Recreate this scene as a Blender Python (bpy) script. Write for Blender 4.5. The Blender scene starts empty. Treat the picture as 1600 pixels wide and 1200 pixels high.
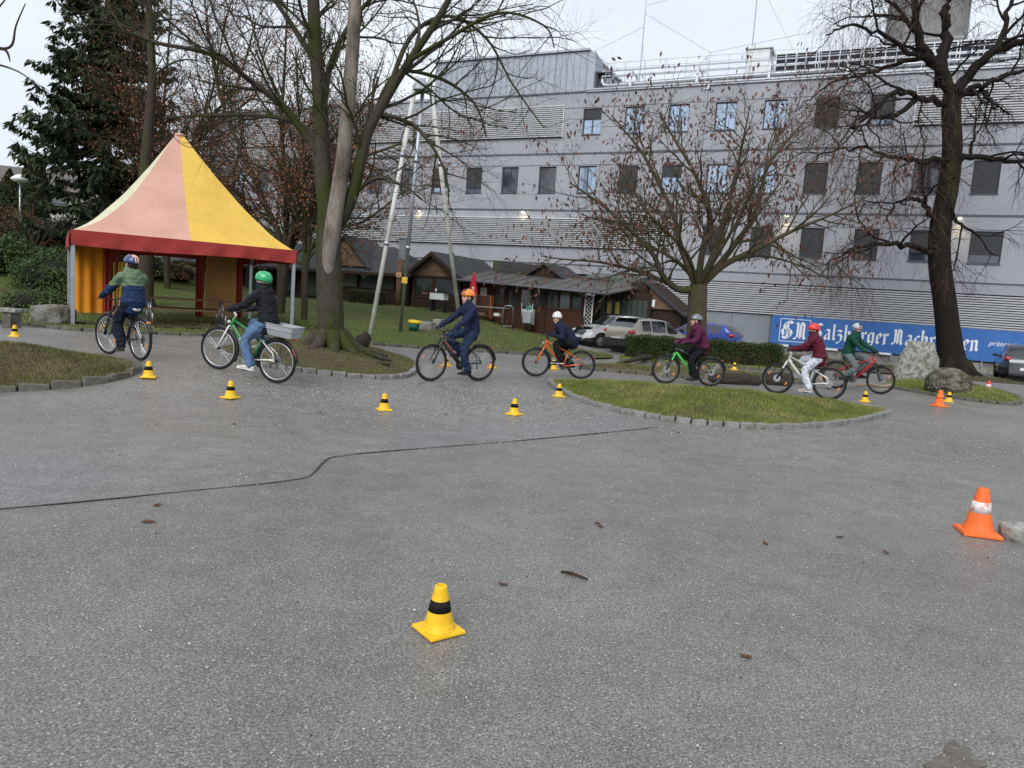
import bpy, bmesh, math, random
import numpy as np
from mathutils import Vector, Matrix, geometry
random.seed(7); RNG = np.random.default_rng(7)
sc = bpy.context.scene
COL = sc.collection
R = math.radians
# ---------------------------------------------------------------- camera
FPX = 1155.0; CH = 1.65; TH = math.atan(.07); PT = math.atan(130*math.cos(TH)/FPX)
_U0 = Vector((0, math.sin(PT), math.cos(PT))); _F = Vector((0, math.cos(PT), -math.sin(PT)))
_r = Vector((1, 0, 0))*math.cos(TH) + _U0*math.sin(TH)
_u = Vector((-1, 0, 0))*math.sin(TH) + _U0*math.cos(TH)
cam = bpy.data.cameras.new('camera'); camo = bpy.data.objects.new('camera', cam); COL.objects.link(camo)
cam.sensor_width = 36; cam.lens = FPX/1600*36; cam.clip_end = 2000; cam.clip_start = .05
m = Matrix((_r, _u, -_F)).transposed().to_4x4(); m.translation = (0, 0, CH); camo.matrix_world = m
sc.camera = camo
# ---------------------------------------------------------------- sky, sun, exposure
SUN_EL, SUN_AZ = R(42), R(200)
w = bpy.data.worlds.new('World'); sc.world = w; w.use_nodes = True
nt = w.node_tree; nt.nodes.clear()
def wn(t, **k):
    n = nt.nodes.new(t)
    for a, b in k.items(): setattr(n, a, b)
    return n
sky = wn('ShaderNodeTexSky', sky_type='NISHITA', sun_disc=False, sun_elevation=SUN_EL, sun_rotation=SUN_AZ,
         air_density=1.0, dust_density=3.0, ozone_density=1.0)
hs = wn('ShaderNodeHueSaturation'); hs.inputs['Saturation'].default_value = .35
tc = wn('ShaderNodeTexCoord'); mp = wn('ShaderNodeMapping'); mp.inputs['Scale'].default_value = (1, 1, 2.6)
no = wn('ShaderNodeTexNoise'); no.inputs['Scale'].default_value = 1.7; no.inputs['Detail'].default_value = 5
cr = wn('ShaderNodeValToRGB')
cr.color_ramp.elements[0].position = .34; cr.color_ramp.elements[0].color = (5.0, 5.7, 6.7, 1)
cr.color_ramp.elements[1].position = .68; cr.color_ramp.elements[1].color = (6.7, 7.1, 7.6, 1)
mx = wn('ShaderNodeMix', data_type='RGBA'); mx.inputs['Factor'].default_value = .86
bg = wn('ShaderNodeBackground'); bg.inputs['Strength'].default_value = .1
wo = wn('ShaderNodeOutputWorld')
L = nt.links.new
L(sky.outputs[0], hs.inputs['Color']); L(tc.outputs['Generated'], mp.inputs[0]); L(mp.outputs[0], no.inputs['Vector'])
L(no.outputs['Fac'], cr.inputs[0]); L(hs.outputs[0], mx.inputs['A']); L(cr.outputs[0], mx.inputs['B'])
L(mx.outputs['Result'], bg.inputs['Color']); L(bg.outputs[0], wo.inputs[0])
sl = bpy.data.lights.new('sun', 'SUN'); sl.energy = 1.45; sl.angle = R(38); sl.color = (1, .97, .93)
so = bpy.data.objects.new('sun', sl); COL.objects.link(so)
so.rotation_euler = Vector((math.sin(SUN_AZ)*math.cos(SUN_EL), math.cos(SUN_AZ)*math.cos(SUN_EL), math.sin(SUN_EL))).to_track_quat('Z', 'Y').to_euler()
sc.view_settings.view_transform = 'Standard'; sc.view_settings.look = 'None'; sc.view_settings.gamma = 1
sc.view_settings.exposure = 0.58
sc.cycles.use_denoising = True
sc.cycles.max_bounces = 6; sc.cycles.diffuse_bounces = 3; sc.cycles.glossy_bounces = 3; sc.cycles.transparent_max_bounces = 8
# ---------------------------------------------------------------- terrain height and pixel helpers
def ss(a, b, x):
    t = np.clip((np.asarray(x, float)-a)/(b-a), 0, 1); return t*t*(3-2*t)
def G(x, y):
    a = .27*ss(-2.5, -6, x)*ss(8.5, 11, y)*(1-.45*ss(13.5, 17, y))
    b = .72*ss(24, 42, y)*ss(1.5, -3, x)
    c = -(.2+.18*ss(13, 21, x))*ss(25, 30, y)*ss(1.5, 4, x)
    d = 1.9*ss(24, 41, y)*ss(-14, -24, x)
    return a+b+c+d
def ray(px, py): return (_r*((px-800)/FPX) - _u*((py-600)/FPX) + _F)
def at(px, py, Y):
    d = ray(px, py); return Vector((0, 0, CH)) + d*(Y/d.y)
def gp(px, py, dz=0):                      # pixel -> point on the terrain
    d = ray(px, py); z = 0.0
    for _ in range(30):
        t = (z+dz-CH)/d.z; p = Vector((0, 0, CH))+d*t; z = .5*z+.5*float(G(p.x, p.y))
    return Vector((p.x, p.y, float(G(p.x, p.y))+dz))
def gz(x, y, dz=0): return Vector((x, y, float(G(x, y))+dz))
# ---------------------------------------------------------------- materials
MATS = {}
def mat(name, col, rough=.7, metal=0, var=.12, scale=6, bump=0, bscale=None, col2=None, c2pos=(.45, .62), c2scale=None,
        trans=0, emit=None, estr=0, coat=0, spec=.5, alpha=1, detail=6, coords='Object', stretch=None):
    if name in MATS: return MATS[name]
    m = bpy.data.materials.new(name); m.use_nodes = True; MATS[name] = m
    t = m.node_tree; b = t.nodes['Principled BSDF']; l = t.links.new
    b.inputs['Roughness'].default_value = rough; b.inputs['Metallic'].default_value = metal
    b.inputs['Specular IOR Level'].default_value = min(spec, .16) if rough > .6 and not metal else spec
    if trans: b.inputs['Transmission Weight'].default_value = trans
    if coat: b.inputs['Coat Weight'].default_value = coat; b.inputs['Coat Roughness'].default_value = .08
    if alpha < 1: b.inputs['Alpha'].default_value = alpha
    if emit: b.inputs['Emission Color'].default_value = (*emit, 1); b.inputs['Emission Strength'].default_value = estr
    c = (*col, 1)
    b.inputs['Base Color'].default_value = c
    if var or bump or col2:
        tc = t.nodes.new('ShaderNodeTexCoord'); src = tc.outputs[coords]
        if stretch:
            mp = t.nodes.new('ShaderNodeMapping'); mp.inputs['Scale'].default_value = stretch; l(src, mp.inputs[0]); src = mp.outputs[0]
        n = t.nodes.new('ShaderNodeTexNoise'); n.inputs['Scale'].default_value = scale; n.inputs['Detail'].default_value = detail
        n.inputs['Roughness'].default_value = .65
        l(src, n.inputs['Vector'])
        cs = None
        if col2:
            n2 = t.nodes.new('ShaderNodeTexNoise'); n2.inputs['Scale'].default_value = c2scale or scale*.35; n2.inputs['Detail'].default_value = 5
            l(src, n2.inputs['Vector'])
            rp = t.nodes.new('ShaderNodeValToRGB'); rp.color_ramp.elements[0].position = c2pos[0]; rp.color_ramp.elements[1].position = c2pos[1]
            rp.color_ramp.elements[0].color = c; rp.color_ramp.elements[1].color = (*col2, 1)
            l(n2.outputs['Fac'], rp.inputs[0]); cs = rp.outputs[0]
        if var:
            mr = t.nodes.new('ShaderNodeMapRange'); mr.inputs['From Min'].default_value = .25; mr.inputs['From Max'].default_value = .75
            mr.inputs['To Min'].default_value = 1-var; mr.inputs['To Max'].default_value = 1+var
            l(n.outputs['Fac'], mr.inputs['Value'])
            mm = t.nodes.new('ShaderNodeVectorMath'); mm.operation = 'SCALE'
            if cs: l(cs, mm.inputs[0])
            else: mm.inputs[0].default_value = col
            l(mr.outputs[0], mm.inputs['Scale']); l(mm.outputs[0], b.inputs['Base Color'])
            ro = t.nodes.new('ShaderNodeMapRange'); ro.inputs['From Min'].default_value = .3; ro.inputs['From Max'].default_value = .7
            ro.inputs['To Min'].default_value = max(.02, rough*.85); ro.inputs['To Max'].default_value = min(1, rough*1.15)
            l(n.outputs['Fac'], ro.inputs['Value']); l(ro.outputs[0], b.inputs['Roughness'])
        elif cs: l(cs, b.inputs['Base Color'])
        if bump:
            bn = n
            if bscale:
                bn = t.nodes.new('ShaderNodeTexNoise'); bn.inputs['Scale'].default_value = bscale; bn.inputs['Detail'].default_value = 8
                l(src, bn.inputs['Vector'])
            bp = t.nodes.new('ShaderNodeBump'); bp.inputs['Strength'].default_value = min(1, bump); bp.inputs['Distance'].default_value = .02
            l(bn.outputs['Fac'], bp.inputs['Height']); l(bp.outputs[0], b.inputs['Normal'])
    return m
def srgb(r, g, b):
    f = lambda c: (c/255/12.92) if c/255 <= .04045 else ((c/255+.055)/1.055)**2.4
    return (f(r), f(g), f(b))
# ---------------------------------------------------------------- mesh helpers
class MB:
    def __init__(s): s.v = []; s.f = []; s.mi = []
    def add(s, vs, fs, mi=0):
        o = len(s.v); s.v += [tuple(v) for v in vs]; s.f += [tuple(i+o for i in f) for f in fs]; s.mi += [mi]*len(fs); return s
    def box(s, c, d, rot=None, mi=0, taper=1.0):
        hx, hy, hz = d[0]/2, d[1]/2, d[2]/2
        vs = [Vector((x*hx*(taper if z > 0 else 1), y*hy*(taper if z > 0 else 1), z*hz)) for z in (-1, 1) for y in (-1, 1) for x in (-1, 1)]
        if rot is not None:
            M = rot if isinstance(rot, Matrix) else Matrix.Rotation(rot, 3, 'Z'); vs = [M @ v for v in vs]
        c = Vector(c)
        return s.add([v+c for v in vs], [(0, 2, 3, 1), (4, 5, 7, 6), (0, 1, 5, 4), (1, 3, 7, 5), (3, 2, 6, 7), (2, 0, 4, 6)], mi)
    def bbox(s, a, b, mi=0): return s.box([(p+q)/2 for p, q in zip(a, b)], [abs(q-p) for p, q in zip(a, b)], mi=mi)
    def tube(s, pts, rad, n=8, mi=0, cap=True, ell=None):
        pts = [Vector(p) for p in pts]
        if not hasattr(rad, '__len__'): rad = [rad]*len(pts)
        ring = []; up = None
        for i, p in enumerate(pts):
            t = (pts[min(i+1, len(pts)-1)]-pts[max(i-1, 0)])
            t = t.normalized() if t.length > 1e-9 else Vector((0, 0, 1))
            if up is None: up = Vector((0, 0, 1)) if abs(t.z) < .9 else Vector((1, 0, 0))
            x = t.cross(up)
            if x.length < 1e-6: x = t.orthogonal()
            x.normalize(); up = x.cross(t).normalized()
            ra = rad[i]; e = ell if ell else (1, 1)
            ring.append([p+x*(math.cos(2*math.pi*k/n)*ra*e[0])+up*(math.sin(2*math.pi*k/n)*ra*e[1]) for k in range(n)])
        vs = [v for r_ in ring for v in r_]; fs = []
        for i in range(len(pts)-1):
            for k in range(n): fs.append((i*n+k, i*n+(k+1) % n, (i+1)*n+(k+1) % n, (i+1)*n+k))
        if cap: fs.append(tuple(range(n))[::-1]); fs.append(tuple((len(pts)-1)*n+k for k in range(n)))
        return s.add(vs, fs, mi)
    def lathe(s, prof, n=20, c=(0, 0, 0), axis='Z', mi=0, squash=(1, 1)):
        c = Vector(c); vs = []; fs = []
        for (r_, z) in prof:
            for k in range(n):
                a = 2*math.pi*k/n; x, y = r_*math.cos(a)*squash[0], r_*math.sin(a)*squash[1]
                vs.append(c+(Vector((x, y, z)) if axis == 'Z' else Vector((x, z, y)) if axis == 'Y' else Vector((z, x, y))))
        for i in range(len(prof)-1):
            for k in range(n): fs.append((i*n+k, i*n+(k+1) % n, (i+1)*n+(k+1) % n, (i+1)*n+k))
        if prof[0][0] > 1e-6: fs.append(tuple(range(n))[::-1])
        if prof[-1][0] > 1e-6: fs.append(tuple((len(prof)-1)*n+k for k in range(n)))
        return s.add(vs, fs, mi)
    def torus(s, c, R_, r_, axis='Y', n=36, k=8, mi=0, ell=1.0):
        c = Vector(c); vs = []; fs = []
        for i in range(n):
            a = 2*math.pi*i/n
            for j in range(k):
                b = 2*math.pi*j/k; rr = R_+r_*math.cos(b); h = r_*ell*math.sin(b)
                vs.append(c+(Vector((rr*math.cos(a), h, rr*math.sin(a))) if axis == 'Y' else Vector((rr*math.cos(a), rr*math.sin(a), h))))
        for i in range(n):
            for j in range(k): fs.append((i*k+j, i*k+(j+1) % k, ((i+1) % n)*k+(j+1) % k, ((i+1) % n)*k+j))
        return s.add(vs, fs, mi)
    def prism(s, poly, a, b, axis='Y', mi=0):           # polygon in the other two axes, extruded a..b
        n = len(poly); vs = []
        for h in (a, b):
            for (p, q) in poly: vs.append((p, h, q) if axis == 'Y' else (h, p, q) if axis == 'X' else (p, q, h))
        return s.add(vs, [tuple(range(n))[::-1], tuple(range(n, 2*n))]+[(i, (i+1) % n, n+(i+1) % n, n+i) for i in range(n)], mi)
    def ellipsoid(s, c, r_, n=16, k=10, mi=0, rot=None):
        c = Vector(c); vs = []; fs = []
        for i in range(k+1):
            ph = math.pi*i/k
            for j in range(n):
                a = 2*math.pi*j/n; v = Vector((r_[0]*math.sin(ph)*math.cos(a), r_[1]*math.sin(ph)*math.sin(a), r_[2]*math.cos(ph)))
                vs.append(c+(rot @ v if rot is not None else v))
        for i in range(k):
            for j in range(n): fs.append((i*n+j, (i+1)*n+j, (i+1)*n+(j+1) % n, i*n+(j+1) % n))
        return s.add(vs, fs, mi)
    def mesh(s, name='mesh', smooth=False, fix=True):
        me = bpy.data.meshes.new(name); me.from_pydata(s.v, [], s.f)
        if any(s.mi): me.polygons.foreach_set('material_index', s.mi)
        if fix:
            bm = bmesh.new(); bm.from_mesh(me); bmesh.ops.remove_doubles(bm, verts=bm.verts, dist=1e-6)
            bmesh.ops.recalc_face_normals(bm, faces=bm.faces); bm.to_mesh(me); bm.free()
        if smooth: me.polygons.foreach_set('use_smooth', [True]*len(me.polygons))
        me.update(); return me
    def build(s, name, mats, parent=None, smooth=False, bevel=0, angle=None, sub=0, fix=True):
        me = s.mesh(name, smooth or bool(angle), fix)
        for mm in (mats if isinstance(mats, (list, tuple)) else [mats]): me.materials.append(mm)
        o = link(name, me, parent)
        if bevel:
            b = o.modifiers.new('bevel', 'BEVEL'); b.width = bevel; b.segments = 2; b.limit_method = 'ANGLE'; b.angle_limit = R(40)
        if sub: q = o.modifiers.new('sub', 'SUBSURF'); q.levels = sub; q.render_levels = sub
        if angle:
            try: me.set_sharp_from_angle(angle=R(angle))
            except Exception: pass
        return o
def link(name, data, parent=None):
    o = bpy.data.objects.new(name, data); COL.objects.link(o)
    if parent is not None: o.parent = parent
    return o
def tag(o, label, cat=None, group=None, kind=None):
    o['label'] = label
    if cat: o['category'] = cat
    if group: o['group'] = group
    if kind: o['kind'] = kind
    return o
def struct(o, label=None):
    o['kind'] = 'structure'
    if label: o['label'] = label
    return o
def empty(name, loc=(0, 0, 0), rz=0):
    o = bpy.data.objects.new(name, None); o.empty_display_size = .1; COL.objects.link(o); o.location = loc; o.rotation_euler = (0, 0, rz); return o
def npmesh(name, V, Fc, mats, parent=None, smooth=False, mi=None):
    """fast mesh from numpy; Fc is (n,3) or (n,4)"""
    V = np.asarray(V, np.float32); Fc = np.asarray(Fc, np.int32); k = Fc.shape[1]
    me = bpy.data.meshes.new(name); me.vertices.add(len(V)); me.vertices.foreach_set('co', V.ravel())
    me.loops.add(Fc.size); me.loops.foreach_set('vertex_index', Fc.ravel())
    me.polygons.add(len(Fc)); me.polygons.foreach_set('loop_start', np.arange(len(Fc), dtype=np.int32)*k)
    try: me.polygons.foreach_set('loop_total', np.full(len(Fc), k, np.int32))
    except Exception: pass
    if mi is not None: me.polygons.foreach_set('material_index', np.asarray(mi, np.int32))
    if smooth: me.polygons.foreach_set('use_smooth', np.ones(len(Fc), bool))
    me.update(calc_edges=True); me.validate()
    for mm in (mats if isinstance(mats, (list, tuple)) else [mats]): me.materials.append(mm)
    return link(name, me, parent)
def copy_tree(o, parent=None):
    c = o.copy(); COL.objects.link(c); c.parent = parent
    for ch in list(o.children): copy_tree(ch, c)
    return c
def baked(o):
    """apply the object's modifiers to its mesh"""
    dg = bpy.context.evaluated_depsgraph_get(); e = o.evaluated_get(dg)
    me = bpy.data.meshes.new_from_object(e); o.modifiers.clear(); old = o.data; o.data = me; bpy.data.meshes.remove(old); return o
# ================================================================ GROUND
def asphalt_mat(name, base, tint, speck):
    m = bpy.data.materials.new(name); m.use_nodes = True; t = m.node_tree; l = t.links.new; b = t.nodes['Principled BSDF']
    N = lambda ty: t.nodes.new(ty)
    tc = N('ShaderNodeTexCoord')
    def noise(s, d=4, r=.6):
        n = N('ShaderNodeTexNoise'); n.inputs['Scale'].default_value = s; n.inputs['Detail'].default_value = d; n.inputs['Roughness'].default_value = r
        l(tc.outputs['Object'], n.inputs['Vector']); return n
    big, mid, fine = noise(.35, 5), noise(3.0, 6, .7), noise(85, 3, .8)
    vo = N('ShaderNodeTexVoronoi'); vo.inputs['Scale'].default_value = 150; l(tc.outputs['Object'], vo.inputs['Vector'])
    def mrange(src, a, b_, c, d):
        n = N('ShaderNodeMapRange'); l(src, n.inputs['Value'])
        for k, v in zip(('From Min', 'From Max', 'To Min', 'To Max'), (a, b_, c, d)): n.inputs[k].default_value = v
        return n.outputs[0]
    def mul(a, b_):
        n = N('ShaderNodeMath'); n.operation = 'MULTIPLY'; l(a, n.inputs[0]); l(b_, n.inputs[1]); return n.outputs[0]
    f = mul(mul(mrange(big.outputs['Fac'], .3, .7, .8, 1.17), mrange(mid.outputs['Fac'], .3, .7, .86, 1.14)), mrange(fine.outputs['Fac'], .30, .70, .30, 1.75))
    # single light aggregate stones, one random brightness per cell
    sep = N('ShaderNodeSeparateColor'); l(vo.outputs['Color'], sep.inputs[0])
    f = mul(f, mrange(sep.outputs['Red'], .0, 1, .62, 1.38))
    sc_ = N('ShaderNodeVectorMath'); sc_.operation = 'SCALE'; sc_.inputs[0].default_value = base; l(f, sc_.inputs['Scale'])
    mix = N('ShaderNodeMix'); mix.data_type = 'RGBA'; mix.inputs['B'].default_value = (*tint, 1)
    l(sc_.outputs[0], mix.inputs['A']); l(mrange(sep.outputs['Green'], speck, speck+.02, 0, .75), mix.inputs['Factor'])
    # brownish stains with a shape of their own
    st = noise(.9, 6, .7); m2 = N('ShaderNodeMix'); m2.data_type = 'RGBA'; m2.blend_type = 'MULTIPLY'; m2.inputs['B'].default_value = (.74, .68, .62, 1)
    l(mix.outputs['Result'], m2.inputs['A']); l(mrange(st.outputs['Fac'], .6, .74, 0, .8), m2.inputs['Factor'])
    l(m2.outputs['Result'], b.inputs['Base Color'])
    l(mrange(mid.outputs['Fac'], .35, .65, .32, .52), b.inputs['Roughness'])
    bp = N('ShaderNodeBump'); bp.inputs['Strength'].default_value = .55; bp.inputs['Distance'].default_value = .008
    l(fine.outputs['Fac'], bp.inputs['Height']); l(bp.outputs[0], b.inputs['Normal'])
    return m
M_ASPH = asphalt_mat('asphalt', (.172, .161, .148), (.46, .44, .41), .955)
M_PATCH = asphalt_mat('asphalt_newer', (.178, .173, .168), (.36, .36, .35), .985)
M_GRASS = mat('lawn_soil', (.075, .098, .028), .95, var=.45, scale=14, bump=.8, bscale=60, col2=(.085, .062, .036), c2pos=(.5, .68), c2scale=1.1)
M_BARE = mat('bare_turf', (.085, .082, .036), .95, var=.45, scale=14, bump=.9, bscale=45, col2=(.088, .062, .040), c2pos=(.40, .56), c2scale=1.2)
M_SOIL = mat('soil', (.075, .055, .040), .97, var=.4, scale=12, bump=.9, bscale=50, col2=(.05, .052, .025), c2pos=(.52, .66), c2scale=1.6)
M_BLADE = mat('grass_blade', (.175, .205, .05), .75, var=.45, scale=1.7, col2=(.27, .24, .095), c2pos=(.5, .66), c2scale=.9, spec=.25)
M_BLADE2 = mat('grass_blade_dry', (.14, .145, .052), .8, var=.45, scale=2.0, col2=(.20, .165, .085), c2pos=(.45, .65), c2scale=1.3, spec=.2)
M_KERB = mat('kerb_granite', (.25, .245, .235), .85, var=.35, scale=18, bump=.7, bscale=40, col2=(.12, .12, .085), c2pos=(.47, .66), c2scale=4)
M_KERBD = mat('kerb_concrete_dirty', (.14, .133, .112), .9, var=.4, scale=16, bump=.7, bscale=40, col2=(.085, .09, .055), c2pos=(.42, .62), c2scale=3)
def grid_sheet(name, xs, ys, dz, material):
    X, Y = np.meshgrid(xs, ys); Z = G(X, Y)+dz
    V = np.stack([X, Y, Z], -1).reshape(-1, 3); nx, ny = len(xs), len(ys)
    i = (np.arange(ny-1)[:, None]*nx+np.arange(nx-1)[None]).ravel()
    return npmesh(name, V, np.stack([i, i+1, i+nx+1, i+nx], -1), material, smooth=True)
far = np.array([-900, -500, -250, -140, -90, -65, -52])
gx = np.concatenate([far, np.arange(-45, 46, 1.5), -far[::-1]]); gy = np.concatenate([[-700, -300, -120, -50, -20], np.arange(-8, 64, 1.5), [70, 85, 120, 200, 400, 900]])
struct(grid_sheet('ground', gx, gy, -.06, M_SOIL))
struct(grid_sheet('asphalt_yard', np.arange(-34, 46.1, .5), np.arange(-7, 47.1, .5), 0, M_ASPH))
def inside(poly, P):
    x, y = P[:, 0], P[:, 1]; c = np.zeros(len(P), bool); n = len(poly)
    for i in range(n):
        (x1, y1), (x2, y2) = poly[i][:2], poly[(i+1) % n][:2]
        with np.errstate(divide='ignore', invalid='ignore'):
            c ^= ((y1 > y) != (y2 > y)) & (x < (x2-x1)*(y-y1)/(y2-y1)+x1)
    return c
def bdist(poly, P):
    d = np.full(len(P), 1e9); n = len(poly)
    for i in range(n):
        a = np.array(poly[i][:2]); b = np.array(poly[(i+1) % n][:2]); ab = b-a
        t = np.clip(((P-a)@ab)/max(ab@ab, 1e-9), 0, 1); d = np.minimum(d, np.linalg.norm(P-a-t[:, None]*ab, axis=1))
    return d
def resample(pts, step, closed=False):
    pts = [Vector(p).to_2d() if len(p) > 2 else Vector(p) for p in pts]
    if closed: pts = pts+[pts[0]]
    d = [0]
    for a, b in zip(pts, pts[1:]): d.append(d[-1]+(b-a).length)
    n = max(2, int(round(d[-1]/step))); o = []
    for k in range(n+(0 if closed else 1)):
        s = d[-1]*k/n; i = max(0, min(len(d)-2, int(np.searchsorted(d, s, 'right')-1)))
        o.append(pts[i].lerp(pts[i+1], (s-d[i])/max(d[i+1]-d[i], 1e-9)))
    return o
def smooth_poly(pts, it=2, closed=True):
    pts = [Vector(p).to_2d() if len(p) > 2 else Vector(p) for p in pts]
    for _ in range(it):
        o = [] if closed else [pts[0]]
        for i in range(len(pts) if closed else len(pts)-1):
            a, b = pts[i], pts[(i+1) % len(pts)]; o += [a.lerp(b, .25), a.lerp(b, .75)]
        if not closed: o.append(pts[-1])
        pts = o
    return pts
def mound(poly, P, base, h, wd, seed=0):
    d = bdist(poly, P); z = G(P[:, 0], P[:, 1])+base+h*ss(0, wd, d)
    z += .018*np.sin(P[:, 0]*5.1+seed)*np.sin(P[:, 1]*4.3+seed*2)*ss(0, .3, d)+.03*np.sin(P[:, 0]*1.7+seed)*np.cos(P[:, 1]*1.9)*ss(0, .6, d)
    return z
def turf(name, poly, base, h, wd, step, material, seed=0):
    poly = [Vector(p) for p in poly]; bd = resample(poly, step*.8, True)
    A = np.array([p[:] for p in bd]); lo, hi = A.min(0), A.max(0)
    X, Y = np.meshgrid(np.arange(lo[0], hi[0], step), np.arange(lo[1], hi[1], step))
    P = np.stack([X.ravel(), Y.ravel()], -1)+RNG.uniform(-.2, .2, (X.size, 2))*step
    P = P[inside(A, P)]; P = P[bdist(A, P) > step*.45]
    allp = [Vector(p) for p in A]+[Vector(p) for p in P]; n = len(A)
    vs, es, fs, *_ = geometry.delaunay_2d_cdt(allp, [(i, (i+1) % n) for i in range(n)], [], 1, 1e-5)
    V = np.array([v[:] for v in vs]); Z = mound(A, V, base, h, wd, seed)
    return npmesh(name, np.column_stack([V, Z]), np.array([f for f in fs if len(f) == 3]), material, smooth=True), A
def blades(name, A, base, h, wd, n, hb, wb, material, seed=0, parent=None, dens=None):
    lo, hi = A.min(0), A.max(0); P = RNG.uniform(lo, hi, (int(n*2.2), 2)); P = P[inside(A, P)][:n]
    if dens is not None: P = P[RNG.random(len(P)) < dens(P)]
    Z = mound(A, P, base, h, wd, seed)-.006; k = len(P)
    ang = RNG.uniform(0, 6.28, k); hh = hb*RNG.uniform(.4, 1.25, k); ww = wb*RNG.uniform(.6, 1.3, k); ln = hh*RNG.uniform(.1, .9, k); la = RNG.uniform(0, 6.28, k)
    B = np.column_stack([P, Z]); ax = np.column_stack([np.cos(ang), np.sin(ang), 0*ang])*ww[:, None]
    T = B+np.column_stack([np.cos(la)*ln, np.sin(la)*ln, hh])
    V = np.stack([B-ax, B+ax, T], 1).reshape(-1, 3)
    o = npmesh(name, V, np.arange(3*k).reshape(-1, 3), material, parent); o['kind'] = 'stuff'; return o
# kerb stones: four shared rough blocks
def stone_mesh(i, mt, lx, ly, lz):
    rr = random.Random(i); bm = bmesh.new(); bmesh.ops.create_cube(bm, size=1); bmesh.ops.subdivide_edges(bm, edges=bm.edges[:], cuts=1, use_grid_fill=True)
    for v in bm.verts:
        q = v.co.copy(); rnd = 1-.10*sum(abs(c) > .4 for c in q)/3
        v.co = Vector((q.x*lx*(rnd if abs(q.z) > .4 or abs(q.y) > .4 else 1), q.y*ly*rnd, q.z*lz*(1 if q.z < 0 else rnd)))+Vector([rr.uniform(-.008, .008) for _ in range(3)])
    me = bpy.data.meshes.new('kerb_stone'); bm.to_mesh(me); bm.free(); me.materials.append(mt); return me
def kerb(line, ln, wd, ht, parent, mt, closed=False, name='kerb_stone', gap=.012):
    ms = [stone_mesh(i+int(ln*100), mt, ln-gap, wd, ht+.1) for i in range(5)]
    pts = resample(line, ln, closed); n = len(pts)
    for i in range(n if closed else n-1):
        a, b = pts[i], pts[(i+1) % n]; c = (a+b)/2; d = b-a
        o = link(name, random.choice(ms), parent); s = d.length/ln
        o.location = gz(c.x, c.y, ht/2-.05+random.uniform(-.008, .006)); o.rotation_euler = (random.uniform(-.04, .04), random.uniform(-.03, .03), math.atan2(d.y, d.x)+random.choice((0, math.pi))+random.uniform(-.03, .03)); o.scale = (s, random.uniform(.9, 1.1), 1)
def px2(l): return [gp(*p).to_2d() for p in l]
# --- centre island
front = px2([(858, 597), (868, 608), (900, 625), (950, 640), (1000, 651), (1060, 660), (1120, 666), (1180, 670), (1240, 670), (1300, 666), (1350, 658), (1388, 648)])
ISL_C = smooth_poly(front+[Vector(p) for p in [(7.35, 14.35), (7.0, 14.95), (6.0, 15.35), (4.5, 15.65), (3, 15.75), (1.7, 15.85), (1.0, 15.75)]], 1)
isl, A = turf('grass_island', ISL_C, .06, .22, 2.2, .22, M_GRASS, 1); struct(isl, 'kerbed oval grass island in the middle of the asphalt yard')
blades('grass', A, .06, .22, 2.2, 52000, .05, .006, M_BLADE, 1, isl)
kerb(ISL_C, .235, .12, .085, isl, M_KERB, True)
# --- left island
ISL_L = smooth_poly(px2([(-190, 622), (0, 612), (60, 610), (100, 606), (150, 600), (190, 592), (216, 581), (213, 573), (185, 566), (130, 562), (60, 556), (-20, 548), (-220, 545)]), 1)
isl, A = turf('grass_island', ISL_L, .06, .42, 2.0, .22, M_BARE, 2); struct(isl, 'worn grass island with bare soil in front of the tent')
blades('grass', A, .06, .42, 2.0, 34000, .045, .006, M_BLADE2, 2, isl, lambda P: .35+.65*(np.sin(P[:, 0]*1.3+1)*np.sin(P[:, 1]*1.7) > -.2))
kerb(ISL_L, .36, .12, .09, isl, M_KERBD, True, gap=.0)
# --- island of the big tree
ISL_T = smooth_poly(px2([(338, 550), (352, 559), (380, 568), (420, 575), (460, 580), (500, 585), (560, 591), (610, 593), (640, 589), (652, 577), (650, 567), (630, 558), (600, 552), (540, 547), (450, 542), (380, 540), (345, 543)]), 1)
isl, A = turf('tree_island', ISL_T, .06, .28, 1.6, .2, M_BARE, 3); struct(isl, 'kerbed patch of worn turf around the mossy tree')
TREE_ISL = isl; TREE_A = A
blades('grass', A, .06, .28, 1.6, 26000, .045, .006, M_BLADE2, 3, isl, lambda P: .25+.75*(np.sin(P[:, 0]*1.9)*np.sin(P[:, 1]*2.3) > -.1))
kerb(ISL_T, .27, .12, .09, isl, M_KERB, True)
# --- island with the boulders
ISL_R = smooth_poly(px2([(1372, 602), (1420, 612), (1480, 622), (1540, 630), (1580, 634), (1597, 630), (1590, 621), (1560, 611), (1510, 601), (1455, 594), (1400, 594)]), 1)
isl, A = turf('grass_island', ISL_R, .05, .1, .8, .25, M_GRASS, 4); struct(isl, 'narrow grass island carrying the two boulders')
blades('grass', A, .05, .1, .8, 16000, .05, .007, M_BLADE, 4, isl)
kerb(ISL_R, .33, .12, .08, isl, M_KERBD, True)
# --- strip with roots behind the riders
ISL_B = smooth_poly([Vector(p) for p in [(1.6, 19.3), (3.2, 18.9), (5.0, 18.7), (7.0, 19.0), (8.0, 19.8), (7.6, 20.6), (6.0, 20.9), (4.0, 20.9), (2.2, 20.4)]], 1)
isl, A = turf('root_island', ISL_B, .05, .12, .7, .25, M_BARE, 5); struct(isl, 'low kerbed strip of worn turf with roots')
blades('grass', A, .05, .12, .7, 12000, .05, .008, M_BLADE2, 5, isl)
kerb(ISL_B, .4, .13, .09, isl, M_KERBD, True)
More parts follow.
